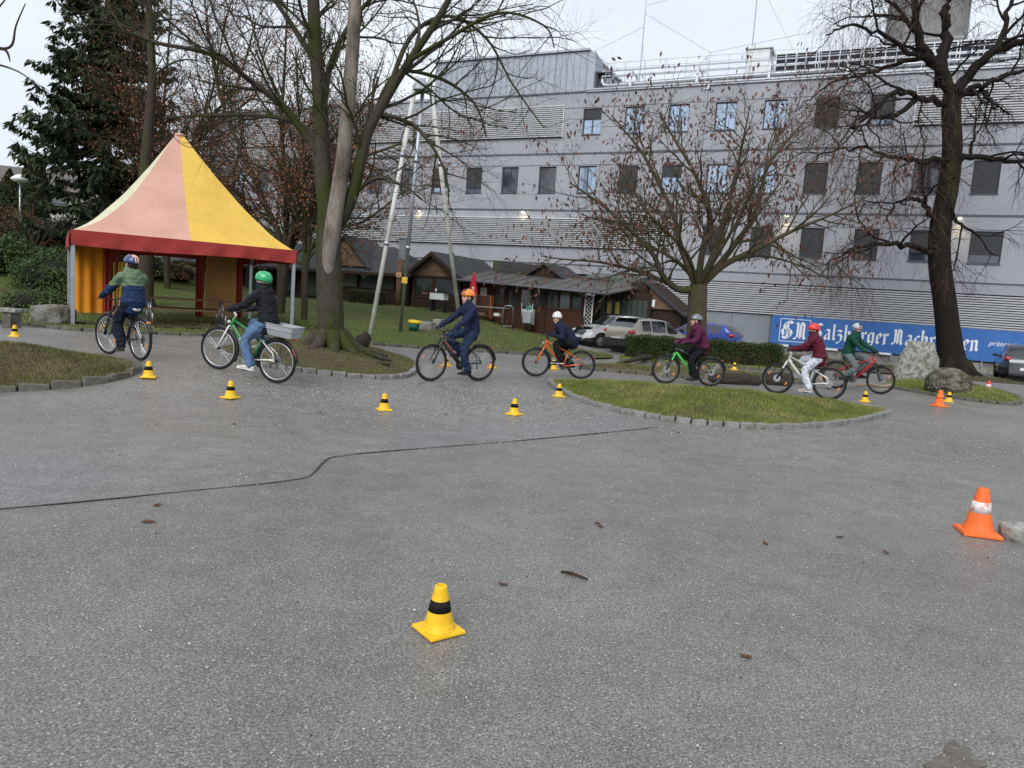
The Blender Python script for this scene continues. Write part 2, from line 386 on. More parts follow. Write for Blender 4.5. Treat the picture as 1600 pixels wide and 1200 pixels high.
# --- the big lawn behind
kl = px2([(-420, 488), (-200, 497), (0, 505), (60, 511), (110, 517), (200, 521), (330, 526), (450, 531), (570, 538), (650, 544), (750, 550), (850, 556), (930, 562)])
LAWN = smooth_poly(kl, 1, False)+[Vector(p) for p in [(3.2, 24.0), (3.4, 25.4), (2.5, 29), (2.2, 33), (2.6, 37), (2.8, 44), (-2, 60), (-60, 60), (-60, 24)]]
lawn, A = turf('lawn', LAWN, .05, .02, .5, .6, M_GRASS, 6); struct(lawn)
blades('grass', A, .05, .02, .5, 200000, .06, .011, M_BLADE, 6, lawn, lambda P: (P[:, 1] < 44)*(P[:, 0] > -30)*(.35+.65*ss(44, 22, P[:, 1])))
kerb(smooth_poly(kl, 1, False), .55, .14, .09, lawn, M_KERBD)
# --- hedge strip and soil strip along the wall
ST = [Vector(p) for p in [(3.35, 23.3), (6, 23.5), (9.4, 23.9), (9.8, 25.3), (6.4, 25.6), (3.6, 25.2)]]
o, A = turf('hedge_verge', ST, .05, .03, .4, .3, M_GRASS, 7); struct(o)
blades('grass', A, .05, .03, .4, 12000, .06, .01, M_BLADE, 7, o); kerb(ST[:3], .5, .13, .08, o, M_KERBD)
ST = [Vector(p) for p in [(10.5, 29), (14, 28.8), (18, 29.5), (22.0, 30.2), (22.3, 34.6), (18, 36.6), (12, 39), (9.5, 39)]]
o, A = turf('tree_verge', ST, .05, .1, 1.5, .5, M_SOIL, 8); struct(o)
blades('grass', A, .05, .1, 1.5, 16000, .07, .012, M_BLADE2, 8, o, lambda P: np.full(len(P), .6))
# --- newer asphalt strip, 4 mm proud
lowe = px2([(-300, 822), (0, 796), (150, 783), (300, 767), (420, 756), (480, 748), (492, 738), (505, 722), (520, 713), (600, 706), (700, 698), (800, 690), (900, 681), (980, 673), (1045, 666)])
uppe = px2([(1000, 652), (960, 650), (880, 655), (800, 661), (700, 668), (600, 675), (400, 690), (200, 700), (0, 709), (-300, 722)])
def flat_sheet(name, poly, dz, material, step=.4):
    bd = resample(poly, step, True); A = np.array([p[:] for p in bd]); n = len(A); lo, hi = A.min(0), A.max(0)
    X, Y = np.meshgrid(np.arange(lo[0], hi[0], step), np.arange(lo[1], hi[1], step)); P = np.stack([X.ravel(), Y.ravel()], -1)
    P = P[inside(A, P)]; P = P[bdist(A, P) > step*.4]
    vs, es, fs, *_ = geometry.delaunay_2d_cdt([Vector(p) for p in A]+[Vector(p) for p in P], [(i, (i+1) % n) for i in range(n)], [], 1, 1e-5)
    V = np.array([v[:] for v in vs]); return npmesh(name, np.column_stack([V, G(V[:, 0], V[:, 1])+dz]), np.array([f for f in fs if len(f) == 3]), material, smooth=True)
pa = struct(flat_sheet('asphalt_patch', lowe+uppe, .005, M_PATCH), 'smoother bluish strip of newer asphalt')
M_SEAM = mat('bitumen_seam', (.06, .056, .052), .55, var=.4, scale=20)
mb = MB(); sm = smooth_poly(lowe, 1, False); pts = resample(sm, .12)
for i in range(len(pts)-1):
    a, b = pts[i], pts[i+1]; d = (b-a).normalized(); nrm = Vector((-d.y, d.x)); wv = (.002+.011*abs(math.sin(i*.37)*math.sin(i*.11+1)))*(1 if i < 95 else .45)
    q = [a-nrm*wv, b-nrm*wv, b+nrm*wv, a+nrm*wv]; mb.add([gz(v.x, v.y, .0095) for v in q], [(0, 1, 2, 3)])
mb.build('seam', M_SEAM, pa, fix=False)
# --- grit (white winter grit / graupel lying on the asphalt)
def scatter_grit(name, n, size, material, sampler, seed):
    P = sampler(n); P = P[(P[:, 1] > 1.2)]
    for pl in (ISL_C, ISL_L, ISL_T, ISL_R, ISL_B): P = P[~inside(np.array([p[:] for p in pl]), P)]
    P = P[~inside(np.array([p[:] for p in LAWN]), P)]
    k = len(P); s = size*(.45+1.35*RNG.random(k)**2.2)*(1+.03*P[:, 1]); Z = G(P[:, 0], P[:, 1])+.006+s*.3
    C = np.column_stack([P, Z]); a = RNG.uniform(0, 6.28, k)
    D = [(1, 0, 0), (-.5, .87, 0), (-.5, -.87, 0), (.1, .1, .75), (0, -.1, -.6)]
    V = np.stack([C+np.column_stack([s*(d[0]*np.cos(a)-d[1]*np.sin(a)), s*(d[0]*np.sin(a)+d[1]*np.cos(a)), s*d[2]]) for d in D], 1).reshape(-1, 3)
    Fq = np.array([(0, 1, 3), (1, 2, 3), (2, 0, 3), (1, 0, 4), (2, 1, 4), (0, 2, 4)]); Fc = (Fq[None]+5*np.arange(k)[:, None, None]).reshape(-1, 3)
    o = npmesh(name, V, Fc, material); return o
def samp(n):
    a = np.column_stack([RNG.uniform(-13, 15, n), 1.4+21*RNG.random(n)**1.7])
    b = np.column_stack([RNG.normal(-2.0, 3.2, n), RNG.normal(11.6, 1.5, n)])
    c = np.column_stack([RNG.normal(5, 5, n), RNG.normal(10.5, 2.5, n)])
    return np.concatenate([a[:int(n*.5)], b[:int(n*.32)], c[:int(n*.18)]])
M_GRIT = mat('grit', (.58, .57, .54), .8, var=.3, scale=30)
tag(scatter_grit('grit', 40000, .0037, M_GRIT, samp, 1), 'pale grit scattered over the asphalt', 'grit', kind='stuff')
tag(scatter_grit('coarse_grit', 1500, .0058, M_GRIT, samp, 3), 'coarser pale grit stones scattered over the asphalt', 'grit', kind='stuff')
M_GRITD = mat('grit_dark', (.05, .045, .04), .9, var=.3, scale=30)
tag(scatter_grit('dark_crumbs', 2500, .004, M_GRITD, samp, 2), 'dark crumbs of bark and soil on the asphalt', 'debris', kind='stuff')

# dirty wet patch near the lower edge of the yard
pd = [gp(1492+40*math.cos(a)*(1+.3*math.sin(3*a)+.22*math.sin(7*a+1)+.15*math.sin(11*a)), 1190+22*math.sin(a)*(1+.3*math.sin(3*a)+.22*math.sin(7*a+1)+.15*math.sin(11*a))).to_2d() for a in np.linspace(0, 6.283, 70)[:-1]]
struct(flat_sheet('dirt_patch', pd, .004, mat('wet_dirt', (.13, .112, .088), .55, var=.5, scale=18, bump=.5, bscale=60, col2=(.10, .085, .06), c2pos=(.5, .62), c2scale=12), .06), 'small wet patch of brown dirt on the asphalt')
# ================================================================ GREY OFFICE BUILDING
FO = Vector((25.7, 38, 0)); FU = Vector((-.906, .423, 0)).normalized(); FN = Vector((-.423, -.906, 0)).normalized()
BLD = empty('office_building', FO)
BLD.matrix_world = Matrix((FU, -FN, Vector((0, 0, 1)))).transposed().to_4x4(); BLD.matrix_world.translation = FO
# local frame: x = along the facade (to the left in the photograph), y = into the building, z = up
tag(BLD, 'long grey rendered office block with louvre bands and flat roof', 'building')
M_WALL = mat('facade_render', (.37, .38, .415), .85, var=.06, scale=1.2, bump=.25, bscale=70, col2=(.33, .338, .372), c2pos=(.45, .7), c2scale=.35)
M_WALL2 = mat('facade_band', (.34, .35, .385), .85, var=.06, scale=1.5)
M_LED = mat('facade_ledge', (.10, .105, .125), .6, var=.15, scale=4)
M_ALU = mat('louvre_aluminium', (.66, .67, .69), .45, metal=.1, var=.08, scale=3)
M_DARK = mat('louvre_back', (.03, .032, .04), .8, var=.2, scale=3)
M_FRAME = mat('window_frame_dark', (.055, .06, .07), .45, var=.1)
M_GLASSR = mat('coated_glass', (.42, .52, .66), .05, metal=.75, var=0)
M_GLASS = mat('window_glass', (.035, .045, .06), .04, var=0, spec=1.0, coat=1)
M_BLIND = mat('window_blind', (.085, .09, .10), .6, var=.1, scale=5)
M_CURT = mat('curtain', (.46, .52, .50), .9, var=.25, scale=14, stretch=(9, 9, .3))
M_CLAD = mat('metal_cladding', (.37, .40, .45), .45, metal=.3, var=.1, scale=2.5, stretch=(3, 3, .4))
M_PANEL = mat('grey_panel', (.22, .245, .275), .55, var=.12, scale=1.4, col2=(.19, .21, .235), c2scale=.5)
M_CONC = mat('concrete', (.30, .29, .27), .9, var=.25, scale=5, bump=.4, bscale=30, col2=(.18, .17, .15), c2scale=1.4)
M_STEEL = mat('galvanised', (.42, .44, .47), .38, metal=.75, var=.15, scale=6)
M_WHITEM = mat('white_metal', (.72, .74, .75), .45, var=.06)
S0, S1 = -9.0, 57.0                # extent along the facade
WINS = []                          # (s_left, width, z_bottom, height, style)
P3 = lambda i: 24.7-2.745*i
styl3 = {0: 'half', 1: 'sky', 2: 'sky', 3: 'sky', 4: 'sky', 5: 'blind', 6: 'blind_low'}
for i in range(0, 7): WINS.append((P3(i)-1.22, 1.22, 12.42, 1.59, styl3[i]))
WINS += [(1.3-2.745*k-1.22, 1.22, 12.42, 1.59, 'blind') for k in (1, 2)]
for i in range(-9, 16):
    s = 35.62-2.715*i
    if s > S1-2 or s-1.2 < S0+1: continue
    st = {0: 'blind_low', 1: 'blind_low', 2: 'tree', 3: 'curtain', 4: 'sky', 5: 'blind', 6: 'half', 7: 'sky', 8: 'sky', 9: 'blind', 10: 'blind', 11: 'tree', 12: 'blind'}.get(i, ['blind', 'sky', 'curtain', 'tree'][i % 4])
    WINS.append((s-1.22, 1.22, 8.80, 1.67, st))
for i in range(0, 9):
    s = 16.5-2.75*i
    if s-1.5 < S0+1: continue
    WINS.append((s-(1.45 if i > 3 else 1.22), 1.45 if i > 3 else 1.22, 5.25, 1.64, ['blind', 'blind', 'blind', 'blind', 'lit', 'lit', 'blind', 'blind', 'blind'][i]))
# wall: storey strips with real openings
def wall_strip(mb, z0, z1, wins):
    ws = sorted([w_ for w_ in wins if z0 <= w_[2] < z1]); 
    if not ws: mb.bbox((S0, 0, z0), (S1, .35, z1)); return
    zb = min(w_[2] for w_ in ws); zt = max(w_[2]+w_[3] for w_ in ws)
    if zb > z0: mb.bbox((S0, 0, z0), (S1, .35, zb))
    if zt < z1: mb.bbox((S0, 0, zt), (S1, .35, z1))
    x = S0
    for w_ in ws: mb.bbox((x, 0, zb), (w_[0], .35, zt)); x = w_[0]+w_[1]
    mb.bbox((x, 0, zb), (S1, .35, zt))
mb = MB(); wall_strip(mb, 11.30, 15.0, WINS); mb.build('wall', M_WALL, BLD)
mb = MB(); wall_strip(mb, 7.72, 11.22, WINS); mb.build('wall', M_WALL, BLD)
mb = MB(); wall_strip(mb, 4.28, 7.64, WINS); mb.build('wall', M_WALL, BLD)
MB().bbox((S0, .25, -1.2), (S1, .6, 4.2)).build('wall', M_PANEL, BLD)
MB().bbox((S0, .36, 0), (S1, 14, 15.0)).build('core', M_DARK, BLD)
for z in (11.26, 7.68): MB().bbox((S0, -.035, z-.05), (S1, .3, z+.05)).build('ledge', M_LED, BLD)
MB().bbox((S0, -.02, 3.68), (S1, .3, 4.2)).build('fascia', M_WALL2, BLD)
MB().bbox((S0, -.045, 4.2), (S1, .3, 4.28)).build('ledge', M_LED, BLD)
for z in (14.06, 10.52, 6.94): MB().bbox((S0, -.012, z), (S1, .01, z+.035)).build('joint', M_LED, BLD)
MB().bbox((S0, -.10, 15.0), (24.6, .5, 15.16)).bbox((S0, -.16, 15.10), (24.6, .1, 15.19)).build('roof_edge', M_STEEL, BLD)
MB().bbox((36.2, -.10, 15.0), (S1, .5, 15.17)).build('roof_edge', M_STEEL, BLD)
MB().bbox((S0, .5, 15.0), (S1, 14, 15.06)).build('roof', M_CONC, BLD)
def window(x, wd, z, h, st):
    mb = MB(); y0, y1, t = .13, .22, .055
    mb.bbox((x, y0, z), (x+t, y1, z+h)).bbox((x+wd-t, y0, z), (x+wd, y1, z+h)).bbox((x+t, y0, z), (x+wd-t, y1, z+t)).bbox((x+t, y0, z+h-t), (x+wd-t, y1, z+h))
    if st in ('sky', 'half', 'tree', 'blind_low'): mb.bbox((x+wd/2-.035, y0+.003, z+t), (x+wd/2+.035, y1, z+h-t))
    o = mb.build('window', M_FRAME, BLD)
    MB().bbox((x+t, y0+.04, z+t), (x+wd-t, y0+.055, z+h-t)).build('pane', M_GLASSR if st in ('sky', 'half', 'blind_low') else M_GLASS, o)
    MB().bbox((x-.03, -.06, z-.05), (x+wd+.03, y0, z-.003)).build('sill', M_LED, o)
    cov = {'blind': 1, 'half': .45, 'blind_low': .8, 'lit': .76}.get(st, 0)
    if cov:
        mb = MB(); n = int(h*cov/.06)
        for k in range(n): mb.box((x+wd/2, .085, z+h-.03-k*.06), (wd-.02, .012, .052), Matrix.Rotation(.35, 3, 'X'))
        b = mb.build('blind', M_BLIND, o); b['kind'] = 'stuff'
    if st == 'curtain': 
        mb = MB(); n = 24
        vs = [(x+t+(wd-2*t)*k/n, y0+.075+.012*math.sin(k*1.9), zz) for zz in (z+t, z+h-t) for k in range(n+1)]
        mb.add(vs, [(k, k+1, n+2+k, n+1+k) for k in range(n)]).build('curtain', M_CURT, o, fix=False)
    if st == 'lit':
        MB().bbox((x+t, y0+.06, z+t), (x+wd-t, y0+.066, z+h*.3)).build('lit_room', M_LITROOM, o)
M_LITROOM = mat('lit_room', (.5, .36, .14), .8, var=.6, scale=5, emit=(1, .68, .25), estr=.25)
for w_ in WINS: window(*w_)
# louvre bands
def louvre(x0, x1, z0, z1, pitch, off, nm='louvre'):
    o = MB().bbox((x0, -.02+off, z0), (x1, .02+off, z1)).build(nm, M_DARK, BLD)
    mb = MB(); n = int(round((z1-z0)/pitch))
    for k in range(n):
        z = z0+pitch*(k+.5); mb.box(((x0+x1)/2, off-.085, z), (x1-x0, .012, pitch*.62), Matrix.Rotation(-.75, 3, 'X')); mb.box(((x0+x1)/2, off-.125, z+pitch*.2), (x1-x0, .012, .028))
    s = mb.build('slats', M_ALU, o); s['kind'] = 'stuff'
    MB().bbox((x0-.04, off-.14, z0-.02), (x0, off+.1, z1+.02)).bbox((x1, off-.14, z0-.02), (x1+.04, off+.1, z1+.02)).build('end_trim', M_ALU, o)
    return o
louvre(26.0, 54, 12.28, 14.22, .125, -.05); louvre(-6, 6.03, 12.28, 14.30, .125, -.05)
louvre(18.4, 54, 5.33, 7.1, .125, -.05)
louvre(S0, 18.9, 1.88, 3.66, .125, .12)
MB().bbox((18.5, -.17, 7.12), (54.1, .05, 7.17)).build('louvre_cap', M_WHITEM, BLD)
# grey cladding panels of the base
for k in range(6):
    x = 12.15+k*2.2; MB().bbox((x+.008, .12, .12), (x+2.192, .25, 1.86)).build('base_panel', M_PANEL, BLD, bevel=.004)
MB().bbox((S0, -.02, -1), (26, .24, .16)).build('plinth', M_CONC, BLD)
# penthouse with standing seam panels
MB().bbox((24.75, .05, 15.02), (35.85, 8, 17.55)).build('penthouse_core', M_CLAD, BLD)
n = 26
for k in range(n):
    x = 24.75+(35.85-24.75)*k/n; wd = (35.85-24.75)/n
    MB().bbox((x+.012, .02, 15.10), (x+wd-.012, .06, 17.52)).bbox((x-.006, -.015, 15.10), (x+.008, .06, 17.52)).build('cladding_panel', M_CLAD, BLD)
MB().bbox((24.6, -.12, 17.55), (36.0, 8.1, 17.68)).build('penthouse_roof', M_STEEL, BLD)
MB().bbox((24.7, -.05, 15.0), (35.9, .04, 15.1)).build('flashing', M_LED, BLD)
# sloped side of the penthouse with a vent box and bent duct
mb = MB(); mb.prism([(.05, 15.1), (7.5, 15.1), (7.5, 15.6), (.05, 17.5)], 24.2, 24.75, 'X'); mb.build('sloped_side', M_CLAD, BLD)
mb = MB(); mb.bbox((23.55, .35, 16.25), (24.2, 1.5, 16.35)).bbox((24.1, .4, 15.3), (24.2, 1.4, 16.25)); mb.build('vent_box', M_FRAME, BLD)
mb = MB(); mb.tube([(23.9, .8, 16.3), (23.9, .8, 15.75), (23.75, .8, 15.58), (23.4, .8, 15.55), (2, .8, 15.75), (S0, .8, 15.8)], .17, 12); mb.build('duct', M_STEEL, BLD, smooth=True)
mb = MB(); mb.tube([(24.2, 1.3, 15.5), (-8, 1.3, 15.6)], .11, 10); mb.build('duct', M_STEEL, BLD, smooth=True)
for k in range(8):
    x = 21.9-k*4.1
    mb = MB(); mb.bbox((x-.07, .3, 15.16), (x+.07, .44, 16.25)).bbox((x-.07, 1.6, 15.16), (x+.07, 1.74, 16.25)).bbox((x-.05, .3, 16.2), (x+.05, 1.74, 16.3)).bbox((x-.12, .25, 15.1), (x+.12, .5, 15.2))
    mb.build('duct_support', M_WHITEM, BLD)
for (z, y) in ((16.28, .32), (16.0, .36), (16.32, 1.6)): MB().bbox((S0, y, z), (23.8, y+.06, z+.07)).build('pipe_rail', M_STEEL, BLD)
mb = MB()
for k in range(26): mb.tube([(23.5-k*1.25, .2, 15.15), (23.5-k*1.25, .2, 16.75)], .018, 5)
for z in (16.75, 16.4): mb.tube([(23.5, .2, z), (S0, .2, z)], .016, 5)
mb.build('guard_rail', M_STEEL, BLD)
# roof machines
mb = MB(); mb.bbox((13.95, 1.5, 15.1), (15.2, 3.2, 17.35)).bbox((13.8, 1.4, 17.35), (15.35, 3.3, 17.5)); o = mb.build('roof_hut', M_WHITEM, BLD, bevel=.02)
for k in range(5):
    x0 = 13.6-k*2.35
    o = MB().bbox((x0-2.2, 2.0, 15.9), (x0, 4.2, 17.1)).build('cooling_unit', M_DARK, BLD)
    mb = MB(); mb.bbox((x0-2.25, 1.97, 17.1), (x0+.05, 4.25, 17.16))
    for q in range(5): mb.bbox((x0-2.22+q*.55, 1.95, 15.2), (x0-2.17+q*.55, 2.0, 17.1))
    mb.bbox((x0-2.22, 1.95, 16.5), (x0, 1.995, 16.54)); mb.build('unit_frame', M_STEEL, o)
    for q in (.55, 1.65): MB().lathe([(.45, 17.16), (.5, 17.3), (.42, 17.3), (.40, 17.18)], 16, (x0-q, 3.1, 0)).build('fan_ring', M_WHITEM, o)
for k in range(3):
    x0 = -.6-k*2.35; o = MB().bbox((x0-2.2, 2.0, 15.9), (x0, 4.2, 17.3)).build('cooling_unit', M_DARK, BLD)
    MB().bbox((x0-2.25, 1.95, 17.3), (x0+.05, 4.25, 17.36)).build('unit_frame', M_STEEL, o)
mb = MB(); mb.lathe([(2.5, 15.2), (2.9, 17.6), (2.3, 18.4), (2.25, 21.5)], 28, (5.8, 8, 0)); mb.build('cooling_tower', mat('tower_grey', (.20, .20, .195), .8, var=.2, scale=2), BLD, angle=40)
mb = MB(); mb.bbox((10.4, 7, 15), (11.0, 7.6, 21)).bbox((9.5, 6.9, 15.0), (10.3, 7.7, 20)); mb.build('flue', M_STEEL, BLD)
# antenna masts and stay wires
mb = MB()
def mast(x, y, h): mb.tube([(x, y, 15.1), (x, y, 15.1+h*.6), (x, y, 15.1+h)], [.04, .03, .014], 6)
mast(22.0, 2.5, 7.2); mast(15.2, 2.8, 9.5); mast(18.6, 7, 4.2); mast(12.2, 7, 5)
mb.build('antenna_masts', M_STEEL, BLD)
mb = MB()
for a, b in [((22, 2.5, 19.6), (24.6, .5, 17.6)), ((22, 2.5, 20.4), (18.6, 7, 19.2)), ((22, 2.5, 20.9), (15.2, 2.8, 22.1)), ((18.6, 7, 19.2), (12.2, 7, 20)), ((22, 2.5, 18.6), (21.4, 2.5, 15.2)), ((15.2, 2.8, 21.8), (12.2, 7, 17)), ((18.6, 7, 19.2), (23, 9, 15.2))]:
    mb.tube([a, b], .011, 4)
mb.build('stay_wires', M_STEEL, BLD)
# downpipe
mb = MB(); mb.tube([(17.05, -.06, 15.0), (17.05, -.06, 11.4)], .055, 8).bbox((16.92, -.14, 14.75), (17.18, .0, 15.02)); mb.build('downpipe', M_STEEL, BLD)
# lit wall lamps above the louvres
M_BULB = mat('lamp_glow', (.9, .85, .7), .5, var=0, emit=(1, .86, .6), estr=6)
for s_ in (44.7, 36.5, 28.35, 11.85, 3.35, 20.1):
    o = MB().bbox((s_-.11, -.32, 7.50), (s_+.11, -.02, 7.57)).tube([(s_, -.02, 7.52), (s_, .05, 7.52)], .03, 6).build('wall_lamp', M_WHITEM, BLD, bevel=.01)
    MB().bbox((s_-.085, -.30, 7.485), (s_+.085, -.08, 7.497)).build('diffuser', M_BULB, o)
    ld = bpy.data.lights.new('wall_lamp_light', 'SPOT'); ld.energy = 55; ld.color = (1, .78, .42); ld.spot_size = R(120); ld.spot_blend = .7; ld.shadow_soft_size = .06
    lo = link('wall_lamp_light', ld, o); lo.location = (s_, -.2, 7.46); lo.rotation_euler = (-.35, 0, 0)
# ---------------------------------------------------------------- blue newspaper banner on the wall
BAN = empty('advertising_banner'); BAN.matrix_world = BLD.matrix_world @ Matrix.Translation((0, -.16, 0))
tag(BAN, 'long blue banner with white blackletter newspaper name along the wall', 'banner')
M_BLUE = mat('banner_blue', (.030, .135, .42), .5, var=.1, scale=2.5, col2=(.038, .155, .45), c2scale=.8)
M_INK = mat('banner_white', (.80, .82, .84), .55, var=.06)
B0, B1 = 12.05, -5.5       # right end is hidden behind the parked car
for k in range(4):
    a = B0-(B0-B1)*k/4; b = B0-(B0-B1)*(k+1)/4; MB().bbox((b+.006, -.012, .24), (a-.006, .012, 1.88)).build('banner_sheet', M_BLUE, BAN)
mb = MB()
for k in range(9): x = B0-.05-k*2.1; mb.bbox((x-.03, .015, -.1), (x+.03, .06, 1.9))
mb.bbox((B1, .015, .23), (B0, .05, .27)).bbox((B1, .015, 1.85), (B0, .05, 1.89)); mb.build('banner_rails', M_STEEL, BAN)
for s_ in (11.35, 8.75, 6.1, 3.2): MB().bbox((s_-.35, -.03, .14), (s_+.35, -.016, .26)).build('sponsor_tag', M_INK, BAN)
# blackletter strokes with a slanted broad nib
def nib(mb, pts, w=.16, ang=.75, y=-.017, ox=0, oz=0, sc_=1):
    n = Vector((math.cos(ang), math.sin(ang)))*w/2
    for a, b in zip(pts, pts[1:]):
        a, b = Vector(a), Vector(b)
        q = [a-n, b-n, b+n, a+n]
        if (q[1]-q[0]).cross(q[3]-q[0]) < 0: q = q[::-1]
        mb.add([(-(ox+p.x*sc_), y, oz+p.y*sc_) for p in q], [(0, 1, 2, 3)])
GL = {  # x-height 1, ascender 1.55; (width, strokes)
 'a': (.78, [[(.12, .82), (.28, .98), (.52, .9), (.52, .14), (.62, .02)], [(.5, .6), (.22, .5), (.14, .3), (.14, .14), (.26, .02), (.5, .16)]]),
 'l': (.42, [[(.14, 1.5), (.2, 1.42), (.2, .14), (.32, .02)]]),
 'z': (.72, [[(.1, .92), (.22, .98), (.55, .9), (.2, .52), (.42, .55), (.56, .36), (.5, .0), (.3, -.25), (.12, -.18)]]),
 'b': (.8, [[(.12, 1.5), (.2, 1.42), (.2, .12), (.34, .0), (.6, .16), (.6, .72), (.44, .95), (.22, .8)]]),
 'u': (.85, [[(.1, .92), (.2, .84), (.2, .14), (.32, .02), (.56, .2)], [(.52, .95), (.6, .86), (.6, .12), (.72, .02)]]),
 'r': (.6, [[(.1, .92), (.2, .84), (.2, .1), (.1, .02), (.3, .02)], [(.2, .75), (.38, .98), (.52, .84)]]),
 'g': (.8, [[(.56, .9), (.3, .98), (.16, .8), (.16, .2), (.3, .04), (.56, .2)], [(.46, .98), (.58, .86), (.58, .0), (.44, -.28), (.14, -.22)]]),
 'e': (.66, [[(.5, .14), (.32, .0), (.16, .14), (.16, .78), (.32, .97), (.52, .8), (.46, .6), (.2, .46)]]),
 'c': (.6, [[(.5, .14), (.32, .0), (.16, .14), (.16, .78), (.32, .97), (.5, .86)]]),
 'h': (.82, [[(.12, 1.5), (.2, 1.42), (.2, .1), (.1, .02), (.3, .02)], [(.2, .76), (.42, .97), (.58, .82), (.6, .2), (.46, -.2)]]),
 'i': (.42, [[(.1, .92), (.2, .84), (.2, .14), (.32, .02)], [(.16, 1.3), (.24, 1.22)]]),
 't': (.5, [[(.2, 1.3), (.2, .14), (.32, .0), (.44, .1)], [(.04, .92), (.42, .92)]]),
 'n': (.86, [[(.1, .92), (.2, .84), (.2, .1), (.1, .02), (.3, .02)], [(.2, .76), (.42, .97), (.58, .84), (.58, .14), (.72, .02)]]),
 'S': (1.08, [[(.86, 1.34), (.62, 1.5), (.34, 1.4), (.22, 1.12), (.34, .9), (.7, .72), (.82, .46), (.7, .14), (.4, .02), (.14, .18)], [(.5, 1.45), (.5, .1)], [(.1, .8), (.22, .3)]]),
 'N': (1.25, [[(.1, 1.3), (.24, 1.42), (.34, 1.3), (.34, .2), (.2, .02), (.06, .12)], [(.34, 1.25), (.6, 1.45), (.86, 1.25), (.86, .3), (.96, .04), (1.1, .14)], [(.58, 1.3), (.58, .1)]]),
}
def blackletter(text, s_left, z0, xh, wpen, parent, sx=1.0):
    x = 0
    for ch in text:
        if ch == ' ': x += .55; continue
        wd, st = GL[ch]; mb = MB()
        for p in st: nib(mb, [(a_*sx/xh, b_) for a_, b_ in p], wpen, .72, -.018, -s_left+x*sx, z0, xh)
        for q in range(len(mb.v)): pass
        mb.build('letter', M_INK, parent, fix=False); x += wd
    return x*xh
# logo square: a framed "SN" with a slash
mb = MB()
for a, b in [((11.55, .45), (9.95, .45)), ((11.55, 1.72), (9.95, 1.72)), ((11.55, .45), (11.55, 1.72)), ((9.95, .45), (9.95, 1.72))]:
    mb.bbox((min(a[0], b[0])-.018, -.02, min(a[1], b[1])-.018), (max(a[0], b[0])+.018, -.014, max(a[1], b[1])+.018))
mb.build('logo_frame', M_INK, BAN)
blackletter('S', 11.50, .60, .66, .27, BAN, .72); blackletter('N', 10.80, .60, .66, .25, BAN, .62)
mb = MB(); nib(mb, [(0, 0), (.75, .72)], .035, 2.3, -.0215, -11.5, .62, 1); mb.build('logo_slash', M_BLUE, BAN, fix=False)
blackletter('Salzburger', 9.78, .72, .575, .245, BAN, .527)
blackletter('Nachrichten', 5.80, .74, .565, .245, BAN, .518)
def text(body, size, parent, loc, rot, material, name='lettering', shear=0, ext=.002, align='LEFT'):
    c = bpy.data.curves.new(name, 'FONT'); c.body = body; c.size = size; c.shear = shear; c.extrude = ext; c.align_x = align
    o = bpy.data.objects.new(name, c); COL.objects.link(o); dg = bpy.context.evaluated_depsgraph_get()
    me = bpy.data.meshes.new_from_object(o.evaluated_get(dg)); bpy.data.objects.remove(o); me.materials.clear(); me.materials.append(material)
    k = link(name, me, parent); k.location = loc; k.rotation_euler = rot; return k
text('präsentieren', .36, BAN, (1.32, -.018, 1.08), (R(90), 0, math.pi), M_INK, shear=.25)
# ================================================================ BICYCLES
M_TYRE = mat('tyre_rubber', (.022, .022, .023), .8, var=.25, scale=25)
M_RIM = mat('rim_alloy', (.10, .10, .105), .4, metal=.6, var=.1)
M_RIMS = mat('rim_silver', (.5, .51, .53), .35, metal=.8, var=.1)
M_SPOKE = mat('spoke_steel', (.55, .56, .58), .3, metal=.9, var=0)
M_BLACK = mat('black_parts', (.02, .02, .022), .5, var=.2, scale=20)
M_CHAIN = mat('chain_steel', (.16, .155, .15), .4, metal=.8, var=.2, scale=30)
M_REFL = mat('reflector_orange', (.85, .27, .03), .25, var=.1, scale=60, coat=.6)
M_REDL = mat('tail_light', (.55, .02, .02), .25, var=0, coat=.8)
M_DISC = mat('brake_disc', (.6, .61, .62), .3, metal=.9, var=.1)
M_PALE = mat('pale_plastic', (.74, .73, .70), .5, var=.1)
M_CRATE = mat('grey_crate_plastic', (.36, .38, .40), .5, var=.12, scale=8)
def paint(name, c): return mat('paint_'+name, c, .32, var=.07, scale=12, coat=.5)
